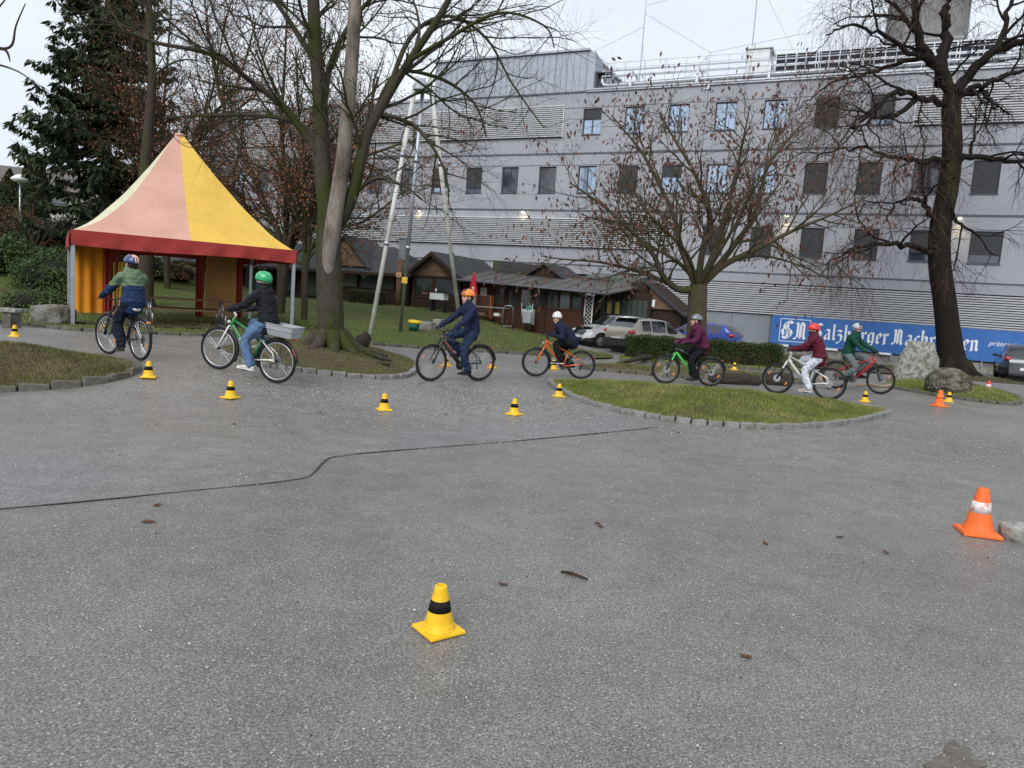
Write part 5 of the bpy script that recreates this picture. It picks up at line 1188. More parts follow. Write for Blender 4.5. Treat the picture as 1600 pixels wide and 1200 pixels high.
def hwin(parent, x0, x1, z0, z1, y, m_fr, cur=None, t=.05):
    mb = MB(); mb.bbox((x0, y-.04, z0), (x0+t, y+.06, z1)).bbox((x1-t, y-.04, z0), (x1, y+.06, z1)).bbox((x0+t, y-.04, z0), (x1-t, y+.06, z0+t)).bbox((x0+t, y-.04, z1-t), (x1-t, y+.06, z1))
    o = mb.build('window', m_fr, parent); g_ = MB().bbox((x0+t, y+.0, z0+t), (x1-t, y+.012, z1-t)).build('pane', M_HGLT if cur else M_HGL, o)
    if cur:
        n = 20; vs = [(x0+t+(x1-x0-2*t)*k/n, y+.07+.007*math.sin(k*2.1), zz) for zz in (z0+t, z1-t) for k in range(n+1)]; MB().add(vs, [(k, k+1, n+2+k, n+1+k) for k in range(n)]).build('curtain', cur, o, fix=False)
    return o
M_HGLT = mat('hut_glass_clear', (.03, .04, .04), .04, var=0, alpha=.35, spec=.6)
# C: long lean-to
C = hut('garden_shed', 'long dark brown lean-to shed with window band and seamed roof')
def ez(s_): return 2.33+(2.58-2.33)*s_/8.3
MB().bbox((1.5, .15, -.3), (8.4, 3.4, 2.2)).build('core', M_BLACK, C)
siding(C, 1.45, 8.35, -.1, 1.36, .1, M_RW, .125)
xs = [(1.50, 2.12), (2.14, 2.78), (2.80, 3.45), (3.62, 4.30), (4.32, 4.98), (5.0, 5.68), (5.88, 6.55)]
for i, (a, b) in enumerate(xs): hwin(C, a, b, 1.38, 2.30, .08, M_RW, [M_HCUR, None, M_HCURW, M_HCUR, None, M_HCUR, M_HCURW][i])
mb = MB(); 
for x in (1.42, 3.53, 5.78, 6.6, 8.35): mb.bbox((x-.05, .02, -.2), (x+.05, .18, 2.42))
mb.bbox((1.4, .0, 2.30), (8.4, .16, 2.44)); mb.build('posts', M_DW, C)
dr = MB().bbox((6.95, .06, .3), (7.35, .12, 2.25)).bbox((7.55, .06, .3), (7.95, .12, 2.25)).build('door', M_HCURW, C, bevel=.01)
siding(C, 6.62, 8.3, 1.36, 2.4, .14, M_RW, .125)
# roof plane with standing seams
def roofp(s_, v): return Vector((s_+(-1.15*v if s_ < 1 else 0), -.75+4.1*v, ez(s_)+.72*v+.02))
for k in range(11):
    s0, s1 = 8.5-.79*k, 8.5-.79*(k+1); s1 = max(s1, -.15)
    q = [roofp(s0, 0), roofp(s1, 0), roofp(s1, 1), roofp(s0, 1)]; lo = [p-Vector((0, 0, .07)) for p in q]
    o = MB().add(q+lo, [(0, 1, 2, 3), (7, 6, 5, 4), (0, 4, 5, 1), (1, 5, 6, 2), (2, 6, 7, 3), (3, 7, 4, 0)]).build('roof_sheet', M_SEAMR, C)
    MB().tube([q[0]+Vector((0, 0, .015)), q[3]+Vector((0, 0, .015))], .022, 4).build('seam', M_SEAMR, o)
mb = MB(); mb.tube([roofp(8.5, 0)+Vector((0, -.05, -.05)), roofp(-.1, 0)+Vector((0, -.05, -.05))], .06, 8).tube([roofp(1.4, 0)+Vector((0, -.05, -.06)), Vector((1.35, .1, 2.0)), Vector((1.35, .02, .3))], .035, 8); mb.build('gutter', M_LED, C, smooth=True)
# leaf litter along the top of the roof
vs = []; fs = []
for i in range(1500):
    s_ = random.uniform(-.5, 8.4); v = min(1.0, max(.0, random.gauss(.95, .1))); p = roofp(s_, v)+Vector((0, 0, random.uniform(.01, .07))); a = random.uniform(0, 6.28); r_ = random.uniform(.025, .05)
    o_ = len(vs); vs += [p+Vector((math.cos(a)*r_, math.sin(a)*r_, random.uniform(-.02, .02))), p+Vector((math.cos(a+2.1)*r_, math.sin(a+2.1)*r_, random.uniform(-.01, .03))), p+Vector((math.cos(a+4.2)*r_, math.sin(a+4.2)*r_, 0))]; fs.append((o_, o_+1, o_+2))
M_LITTER = mat('leaf_litter', (.22, .075, .045), .85, var=.45, scale=8)
lt = MB().add(vs, fs).build('leaf_litter', M_LITTER, C, fix=False); lt['kind'] = 'stuff'
# porch at the end with lattice, green doors and notices
M_GD = mat('green_door', (.035, .05, .045), .6, var=.2, scale=4)
mb = MB().bbox((-1.6, 1.6, -.3), (1.4, 1.75, 2.5)); mb.build('porch_back', M_DW, C)
for k in range(9): MB().bbox((-1.45+k*.28, 1.54, .05), (-1.20+k*.28, 1.6, 2.1)).build('door_board', M_GD, C, bevel=.008)
for x in (.55, .12): MB().bbox((x-.11, 1.525, 1.35), (x+.11, 1.538, 1.95)).build('notice', mat('notice_yellow', (.55, .42, .12), .7, var=.35, scale=14), C)
mb = MB()
for k in range(-4, 12):
    for sg in (1, -1):
        z0 = .2+k*.2; a, b = (.95, z0), (1.35, z0+sg*.4)
        if min(a[1], b[1]) > .1 and max(a[1], b[1]) < 2.35: mb.tube([(a[0], .05, a[1]), (b[0], .05, b[1])], .012, 4)
mb.bbox((.92, .03, .1), (.97, .08, 2.36)).bbox((1.33, .03, .1), (1.38, .08, 2.36)); mb.build('lattice', M_PALE, C)
# end shed with brown gable
D = hut('tool_shed', 'small dark shed end with brown boarded gable beside the grey van')
mb = MB().prism([(-.4, -.3), (-1.3, -.3), (-3.1, -.3), (-3.1, 1.75), (-1.35, 3.05), (-.4, 3.05)], 1.9, 5.0, 'Y'); mb.build('wall', M_DW, D)
siding(D, -1.4, -.4, .2, 2.9, 1.86, M_DW, .14)
mb = MB().prism([(-1.45, 1.75), (-2.95, 1.75), (-1.45, 2.85)], 1.78, 1.9, 'Y'); mb.build('gable_board', M_TANW, D)
mb = MB().prism([(-1.2, 3.0), (-3.35, 1.42), (-3.35, 1.54), (-1.2, 3.14)], 1.55, 5.2, 'Y'); mb.build('roof', M_FELT, D)
MB().bbox((-1.75, 1.76, 1.85), (-1.55, 1.776, 2.2)).build('notice', M_INK, D)
# B: gabled hut
B = hut('gabled_hut', 'dark wooden hut with tan gable and curtained window')
b0, b1 = 8.45, 11.75; pk = (b0+b1)/2+.1
MB().bbox((b0+.1, .0, -.2), (b1-.1, 3.6, 2.5)).build('core', M_DW, B)
siding(B, b0+.1, b1-.1, .35, 1.5, -.04, M_DW, .14)
hwin(B, b0+.35, b0+1.75, 1.5, 2.62, -.06, M_RW, M_HCUR, .07); hwin(B, b0+1.8, b1-.25, 1.5, 2.62, -.06, M_RW, M_HCUR, .07)
mb = MB().prism([(b0+.1, 2.72), (b1-.1, 2.72), (pk, 3.9)], -.12, .0, 'Y'); mb.build('gable_board', M_TANW, B)
MB().bbox((b0+.1, -.14, 2.62), (b1-.1, 0, 2.72)).build('lintel', M_DW, B)
for sg, x in ((1, b1+.45), (-1, b0-.5)):
    zz = 2.50; mb = MB().add([(pk, -.55, 4.02), (x, -.55, zz), (x, 5.5, zz), (pk, 5.5, 4.02), (pk, -.55, 3.90), (x, -.55, zz-.12), (x, 5.5, zz-.12), (pk, 5.5, 3.90)], [(0, 1, 2, 3), (7, 6, 5, 4), (0, 4, 5, 1), (1, 5, 6, 2), (2, 6, 7, 3), (3, 7, 4, 0)]); o = mb.build('roof', M_FELT, B)
    a, b = Vector((pk, -.58, 3.98)), Vector((x, -.58, zz-.04)); MB().add([a, b, b-Vector((0, 0, .2)), a-Vector((0, 0, .2)), a+Vector((0, .04, 0)), b+Vector((0, .04, 0)), b+Vector((0, .04, -.2)), a+Vector((0, .04, -.2))], [(0, 1, 2, 3), (7, 6, 5, 4), (0, 4, 5, 1), (1, 5, 6, 2), (2, 6, 7, 3), (3, 7, 4, 0)]).build('barge_board', M_DW, o)
# cross roof behind the lean-to with a small second gable
E_ = hut('rear_hut', 'low rear hut with dark felt roof and small gable behind the lean-to')
mb = MB().prism([(3.3, 2.6), (6.2, 2.6), (4.75, 3.75)], 2.6, 3.0, 'Y'); mb.build('gable', M_DW, E_)
for sg, x in ((1, 6.5), (-1, 3.0)):
    MB().add([(4.75, 2.3, 3.85), (x, 2.3, 2.75), (x, 6, 2.75), (4.75, 6, 3.85), (4.75, 2.3, 3.75), (x, 2.3, 2.65), (x, 6, 2.65), (4.75, 6, 3.75)], [(0, 1, 2, 3), (7, 6, 5, 4), (0, 4, 5, 1), (1, 5, 6, 2), (2, 6, 7, 3), (3, 7, 4, 0)]).build('roof', M_FELT, E_)
MB().add([(8.2, 3.0, 3.9), (4.9, 3.0, 3.7), (4.9, 6, 3.7), (8.2, 6, 3.9), (8.2, 3.0, 2.7), (4.9, 3.0, 2.7), (4.9, 6, 2.7), (8.2, 6, 2.7)], [(0, 1, 2, 3), (0, 4, 5, 1), (1, 5, 6, 2), (2, 6, 7, 3), (3, 7, 4, 0)]).build('roof', M_FELT, E_)
MB().add([(2.6, 3.4, 3.35), (-.2, 3.4, 3.2), (-.2, 5.5, 3.45), (2.6, 5.5, 3.6), (2.6, 3.4, 2.6), (-.2, 3.4, 2.5), (-.2, 5.5, 2.5), (2.6, 5.5, 2.6)], [(0, 1, 2, 3), (0, 4, 5, 1), (1, 5, 6, 2), (2, 6, 7, 3), (3, 7, 4, 0)]).build('lean_roof', mat('green_copper', (.12, .15, .14), .7, var=.2), E_)
# A: long hut with mossy hipped roof
A_ = hut('long_hut', 'long dark hut with mossy hipped roof reaching behind the tent')
a0, a1 = 11.8, 31.5
MB().bbox((a0+.1, .1, -.2), (a1-.1, 4.0, 2.6)).build('core', M_DW, A_)
siding(A_, a0+.1, 17.5, .3, 1.75, .04, M_DW, .11); siding(A_, 17.5, a1-.1, .3, 1.35, .04, M_RW, .14)
for (x0, x1, cur) in ((12.2, 12.6, None), (12.8, 15.2, None), (15.4, 16.6, M_HCURW), (17.7, 19.7, None), (20.0, 21.4, M_HCUR), (21.8, 23.6, M_HCUR), (23.8, 24.2, None), (24.4, 26.0, M_HCUR), (26.3, 26.9, M_HCURW)): hwin(A_, x0, x1, 1.78 if x0 < 17 else 1.1, 2.62, .0, M_DW, cur, .06)
er, rz_ = 2.68, 4.35
q = [(a0-.4, -.6, er), (a1+.5, -.6, er), (a1+.5, 4.8, er), (a0-.4, 4.8, er), (a0+2.6, 2.1, rz_), (a1-2.3, 2.1, rz_)]
MB().add(q, [(0, 1, 5, 4), (1, 2, 5), (2, 3, 4, 5), (3, 0, 4), (3, 2, 1, 0)]).build('roof', M_FELT, A_)
MB().bbox((a0-.42, -.66, er-.14), (a1+.5, -.58, er+.02)).build('eave_board', M_DW, A_)
mb = MB().bbox((12.9, 1.0, 2.9), (13.35, 1.45, 4.75)).bbox((12.8, .95, 4.75), (13.45, 1.5, 4.82)); mb.build('chimney', M_STEEL, A_)
mb = MB().prism([(14.6, 3.0), (17.8, 3.0), (16.2, 4.6)], -.3, 2.2, 'Y'); mb.build('dormer', M_TANW, A_)
for sg, x in ((1, 18.1), (-1, 14.3)): MB().add([(16.2, -.5, 4.75), (x, -.5, 2.9), (x, 2.6, 2.9), (16.2, 2.6, 4.75), (16.2, -.5, 4.63), (x, -.5, 2.78), (x, 2.6, 2.78), (16.2, 2.6, 4.63)], [(0, 1, 2, 3), (7, 6, 5, 4), (0, 4, 5, 1), (1, 5, 6, 2), (2, 6, 7, 3), (3, 7, 4, 0)]).build('dormer_roof', M_FELT, A_)
# ================================================================ THINGS IN FRONT OF THE HUTS
def hp_(s_, y, z=None):
    p = HM @ Vector((s_, y, 0)); p.z = float(G(p.x, p.y))+.055 if z is None else z; return p
RZH = math.atan2(FU.y, FU.x)
# shelf
S_ = empty('shelf_unit', hp_(6.75, -.5), RZH); tag(S_, 'orange brown open wooden shelf with odds and ends against the shed', 'shelf')
M_SHW = mat('shelf_wood', (.30, .12, .05), .7, var=.25, scale=6)
for x in (-.42, .42): MB().box((x, 0, .62), (.05, .34, 1.24)).build('side_panel', M_SHW, S_, bevel=.004)
for z in (.12, .5, .88, 1.22): MB().box((0, 0, z), (.79, .33, .03)).build('shelf_board', M_SHW, S_)
MB().box((0, .165, .62), (.8, .012, 1.2)).build('back_panel', M_RW, S_)
M_REDP = mat('red_plastic', (.42, .03, .03), .45, var=.15); M_GRNP = mat('green_plastic', (.02, .14, .10), .45, var=.15)
for (x, z, m_, lb) in ((-.2, .895, M_REDP, 'red plastic box on the upper shelf'), (.15, .895, M_PALE, 'white bottle on the upper shelf'), (-.15, .515, M_GRNP, 'green pot on the middle shelf'), (.2, .515, M_REDP, 'red pot on the middle shelf')):
    p = S_.matrix_world @ Vector((x, 0, 0)); bpy.context.view_layer.update(); p = S_.matrix_world @ Vector((x, -.02, z))
    o = MB().lathe([(.085, 0), (.10, .16), (.105, .2), (.095, .2), (.085, .03), (0, .03)] if m_ is not M_PALE else [(.06, 0), (.065, .14), (.025, .2), (.025, .25), (0, .25)], 14, (0, 0, 0)).build('pot' if m_ is not M_PALE else 'bottle', m_, smooth=True); o.location = p; tag(o, lb, 'pot' if m_ is not M_PALE else 'bottle')
# closed red parasol
U = empty('parasol', hp_(7.05, -1.3)); tag(U, 'closed red parasol with white print standing in front of the shed', 'parasol')
MB().tube([(0, 0, 0), (0, 0, 2.28)], .022, 8).build('pole', M_PALE, U, smooth=True); MB().lathe([(.26, 0), (.26, .06), (.05, .1), (.04, .3)], 18).build('base', M_CONC, U, smooth=True)
n = 24; vs = []; fs = []; prof = [(2.3, .012), (2.1, .06), (1.8, .11), (1.5, .15), (1.3, .19), (1.22, .21)]
for (z, r_) in prof:
    for j in range(n): a = 2*math.pi*j/n; q = r_*(1+.22*math.sin(a*6)); vs.append((q*math.cos(a), q*math.sin(a), z+.02*math.sin(a*6)))
for i in range(len(prof)-1):
    for j in range(n): fs.append((i*n+j, i*n+(j+1) % n, (i+1)*n+(j+1) % n, (i+1)*n+j))
MB().add(vs, fs).build('canopy', mat('parasol_red', (.55, .02, .035), .7, var=.15, scale=6), U, smooth=True, fix=False)
mb = MB(); mb.ellipsoid((0, -.185, 1.5), (.05, .012, .06)); mb.ellipsoid((.03, -.18, 1.4), (.035, .012, .03)); mb.build('print', M_INK, U)
# work table, boxes, cart, barrow
T_ = empty('work_table', hp_(5.95, -1.5), RZH); tag(T_, 'long grey outdoor table in front of the shed', 'table')
MB().box((0, 0, .74), (2.1, .62, .05)).build('table_top', M_STEEL, T_, bevel=.008); MB().box((0, 0, .3), (1.9, .5, .03)).build('lower_shelf', M_WOOD, T_)
for x in (-.92, .92):
    for y in (-.24, .24): MB().box((x, y, .36), (.06, .06, .72)).build('leg', M_WOOD, T_)
bpy.context.view_layer.update()
for (x, d, m_, lb) in ((-.5, (.3, .25, .16), M_PALE, 'white tub on the lower board of the grey table'), (.35, (.35, .25, .13), M_TANW, 'brown box on the lower board of the grey table')):
    o = MB().box((0, 0, d[2]/2), d, taper=1.06).build('box', m_, bevel=.015); o.location = T_.matrix_world @ Vector((x, 0, .317)); o.rotation_euler = (0, 0, RZH); tag(o, lb, 'box')
K = empty('hand_cart', hp_(4.75, -1.7), RZH+.2); tag(K, 'folding hand cart with tubular handle beside the grey table', 'cart')
MB().tube([(-.25, 0, .1), (-.25, .05, 1.0), (-.15, .06, 1.1), (.15, .06, 1.1), (.25, .05, 1.0), (.25, 0, .1)], .018, 8).build('handle', M_STEEL, K, smooth=True); MB().box((0, -.18, .09), (.5, .4, .03)).build('plate', M_STEEL, K)
for x in (-.3, .3): MB().torus((0, 0, 0), .09, .03, 'Y', 20, 6).build('wheel', M_TYRE, K, smooth=True).matrix_local = Matrix.Translation((x, .05, .12)) @ Matrix.Rotation(math.pi/2, 4, 'Z')
W_ = empty('wheelbarrow', hp_(4.15, -.75), RZH); tag(W_, 'grey wheelbarrow stood upright against the shed with green sack', 'wheelbarrow')
mb = MB(); vs = [(-.3, -.3, .35), (.3, -.3, .35), (.36, -.15, 1.15), (-.36, -.15, 1.15), (-.2, -.02, .45), (.2, -.02, .45), (.24, .05, 1.0), (-.24, .05, 1.0)]
mb.add(vs, [(4, 5, 6, 7), (0, 4, 7, 3), (1, 2, 6, 5), (0, 1, 5, 4), (3, 7, 6, 2)]); mb.build('tray', M_CRATE, W_, smooth=False)
mb = MB()
for x in (-.28, .28): mb.tube([(x*.5, -.1, .1), (x, -.05, .6), (x*1.1, .05, 1.45)], .018, 6)
mb.build('frame', M_STEEL, W_, smooth=True); MB().torus((0, -.12, .19), .15, .04, 'Y', 24, 8).build('wheel', M_TYRE, W_, smooth=True)
MB().ellipsoid((0, -.2, 1.15), (.2, .12, .26), 14, 10).tube([(0, -.2, 1.35), (.02, -.2, 1.5)], [.08, .03], 8).build('sack', mat('green_sack', (.02, .22, .16), .6, var=.25, scale=8), W_, smooth=True)
# white cabinet on legs, concrete blocks, green tub
Q = empty('camp_kitchen', hp_(8.9, -1.6), RZH); tag(Q, 'white metal cabinet on dark legs in front of the gabled hut', 'cabinet')
MB().box((0, 0, .82), (.85, .5, .36)).build('cabinet', M_WHITEM, Q, bevel=.015); MB().box((0, -.255, .82), (.34, .012, .2)).build('panel', M_CURT, Q)
for x in (-.36, .36): MB().box((x, 0, .32), (.06, .4, .64)).build('leg', M_BLACK, Q)
MB().box((0, 0, 1.02), (1.3, .55, .03)).build('worktop', M_DW, Q); MB().box((.8, 0, .93), (.38, .2, .08)).build('wood_tray', M_SHW, Q)
o = MB().lathe([(.05, 0), (.055, .12), (.02, .17), (.02, .22), (0, .22)], 12).build('bottle', M_PALE, smooth=True); bpy.context.view_layer.update(); o.location = Q.matrix_world @ Vector((.2, 0, 1.036)); tag(o, 'white bottle on the dark worktop of the cabinet', 'bottle')
for i, (px_, py_, d, lb) in enumerate(((665, 515, (.7, .45, .32), 'pale low concrete block beside the green tub'), (686, 515, (.35, .45, .42), 'upright grey concrete block below the white cabinet'))):
    p = gp(px_, py_, .05); o = MB().box((0, 0, d[2]/2), d).build('concrete_block', M_CONC, bevel=.015); o.location = p; o.rotation_euler = (0, 0, -.35); tag(o, lb, 'block')
p = gp(646, 518, .05); TB_ = empty('plastic_tub', p); TB_.rotation_euler = (.1, .08, 0); tag(TB_, 'dark green plastic tub with yellow rim on the lawn', 'tub')
MB().lathe([(.16, 0), (.2, .2), (.225, .36), (.21, .36), (.18, .05), (0, .04)], 24).build('tub', M_GRNP, TB_, smooth=True); MB().lathe([(.215, .33), (.245, .34), (.25, .42), (.225, .42), (.21, .36)], 24).build('rim', mat('yellow_plastic', (.75, .52, .01), .45, var=.1), TB_, smooth=True)
# carved post with target
p = hp_(12.0, -.8); DP = empty('target_post', p); tag(DP, 'wooden post with round orange target in front of the long hut', 'post')
MB().tube([(0, 0, 0), (.01, 0, 1.0), (0, 0, 2.6)], [.17, .16, .15], 12).build('post', M_WOOD, DP, smooth=True)
for i, (r_, m_) in enumerate(((.19, M_BLACK), (.16, mat('target_cream', (.6, .45, .3), .7, var=.1)), (.11, mat('target_orange', (.62, .2, .06), .7, var=.1)), (.06, mat('target_cream2', (.6, .45, .3), .7, var=.1)), (.03, M_REDP))):
    MB().lathe([(r_, 0), (r_, .012), (0, .012)], 24, (0, 0, 0), 'Y').build('target_ring', m_, DP).location = (0, -.2-.012*i, 1.72)
# ================================================================ HEDGES AND SHRUBS (leaf meshes)
def leafcloud(name, P, Nrm, size, m_, parent=None, asp=.55, flat=.5):
    k = len(P); a = RNG.normal(0, 1, (k, 3)); a = a+Nrm*flat; a /= np.linalg.norm(a, axis=1)[:, None]
    b = np.cross(a, RNG.normal(0, 1, (k, 3))); b /= np.linalg.norm(b, axis=1)[:, None]; s = size*RNG.uniform(.55, 1.3, k)[:, None]
    t = np.cross(a, b); V = np.stack([P-b*s*.5, P+t*s*asp*.5+b*s*.05, P+b*s*.6, P-t*s*asp*.5+b*s*.05], 1).reshape(-1, 3)
    o = npmesh(name, V, np.arange(4*k).reshape(-1, 4), m_, parent); o['kind'] = 'stuff'; return o
M_HEDGE = mat('hedge_leaf', (.040, .060, .016), .6, var=.5, scale=2.5, col2=(.085, .065, .028), c2pos=(.55, .72), c2scale=1.5, spec=.3)
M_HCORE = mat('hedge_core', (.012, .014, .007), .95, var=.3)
def hedge(lab, a, b, wd, h, n, m_=None, sz=.045):
    a, b = Vector(a), Vector(b); d = b-a; ln = d.length; rz = math.atan2(d.y, d.x); root = empty('hedge', (a+b)/2, rz); root.location.z = min(float(G(a.x, a.y)), float(G(b.x, b.y)))+.04; tag(root, lab, 'hedge')
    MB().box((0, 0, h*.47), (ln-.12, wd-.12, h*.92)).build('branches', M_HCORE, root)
    u = RNG.uniform(0, 1, (n, 3)); face = RNG.choice(4, n, p=[.45, .15, .3, .1]); P = np.column_stack([(u[:, 0]-.5)*ln, (u[:, 1]-.5)*wd, u[:, 2]*h]); N_ = np.zeros((n, 3)); dep = np.abs(RNG.normal(0, .04, n))
    P[face == 0, 1] = -wd/2+dep[face == 0]; N_[face == 0] = (0, -1, 0); P[face == 1, 1] = wd/2-dep[face == 1]; N_[face == 1] = (0, 1, 0); P[face == 2, 2] = h-dep[face == 2]; N_[face == 2] = (0, 0, 1)
    e = face == 3; P[e, 0] = np.sign(u[e, 0]-.5)*(ln/2-dep[e]); N_[e] = (1, 0, 0)
    P += (.03*np.sin(P[:, [0]]*3.1)+.025*np.sin(P[:, [0]]*7.3+P[:, [2]]*5))*N_+RNG.normal(0, .018, (n, 3)); P[:, 2] = np.maximum(P[:, 2], .01)
    leafcloud('foliage', P, N_, sz, m_ or M_HEDGE, root)
a, b = at(980, 560, 24.2), at(1212, 572, 24.6); hedge('long low trimmed hedge in front of the parked cars', (a.x, a.y, 0), (b.x, b.y, 0), .9, .77, 26000)
a, b = hp_(12.4, -1.6), hp_(14.6, -1.6); hedge('short low hedge in front of the long hut beside the target post', a, b, .6, .75, 6000, sz=.06)
M_SHRUB = mat('shrub_leaf', (.045, .085, .025), .55, var=.5, scale=1.2, col2=(.07, .10, .03), c2pos=(.45, .65), c2scale=.7, spec=.3); M_SHRUBB = mat('shrub_brown', (.13, .075, .04), .75, var=.4, scale=2); M_SHRUBD = mat('shrub_dark', (.022, .04, .018), .6, var=.5, scale=1.5)
def bush(lab, c, r_, n, m_, sz, seed=0, name='bush'):
    c = Vector(c); root = empty(name, (c.x, c.y, float(G(c.x, c.y))+.04)); tag(root, lab, 'bush')
    d = RNG.normal(0, 1, (n, 3)); d[:, 2] = np.abs(d[:, 2])*.9; d /= np.linalg.norm(d, axis=1)[:, None]
    lob = 1+.18*np.sin(d[:, 0]*5+seed)+.15*np.sin(d[:, 1]*6+seed*2)+.12*np.sin(d[:, 2]*9+seed)
    rad = lob*(1-np.abs(RNG.normal(0, .13, n))); P = d*rad[:, None]*np.array(r_); P[:, 2] = np.maximum(P[:, 2], .02)
    leafcloud('foliage', P, d, sz, m_, root)
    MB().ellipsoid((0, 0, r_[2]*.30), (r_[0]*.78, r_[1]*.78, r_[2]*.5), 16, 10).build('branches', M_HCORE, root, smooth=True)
    mb = MB()
    for q in range(7): a = q*.9; mb.tube([(0, 0, 0), (math.cos(a)*r_[0]*.5, math.sin(a)*r_[1]*.5, r_[2]*.6)], [.04, .015], 5)
    mb.build('stems', M_WOOD, root)
for (px_, Y_, r_, n, m_, sz, lb) in ((28, 33, (2.0, 1.5, 1.5), 7000, M_SHRUB, .11, 'dense green bush at the far end of the lawn'), (85, 31, (1.6, 1.4, 1.45), 7000, M_SHRUB, .10, 'bright green bush behind the left tent post'), (-40, 32, (2.2, 1.5, 1.7), 5000, M_SHRUB, .12, 'broad green bush on the bank at the lawn edge'), (20, 38, (2.6, 1.6, 1.7), 6000, M_SHRUBB, .12, 'brown leaved bush on the bank behind green bushes'), (100, 40, (3.2, 1.8, 1.7), 6000, M_SHRUBD, .12, 'dark evergreen bush below the spruce'), (62, 25.5, (1.3, .9, .7), 4000, M_SHRUB, .08, 'low clipped green bush on the lawn near the tent'), (215, 37, (1.6, 1.3, 1.5), 5000, M_SHRUB, .10, 'green bush seen through the tent behind the tree trunk'), (160, 41, (2.4, 1.5, 2.2), 5000, M_SHRUBD, .13, 'dark bush behind the tent left curtain'), (270, 39, (1.4, 1.1, .9), 4000, M_SHRUBB, .09, 'brownish low bush seen through the tent')):
    p = at(px_, 420, Y_); bush(lb, (p.x, p.y, 0), r_, n, m_, sz, px_)
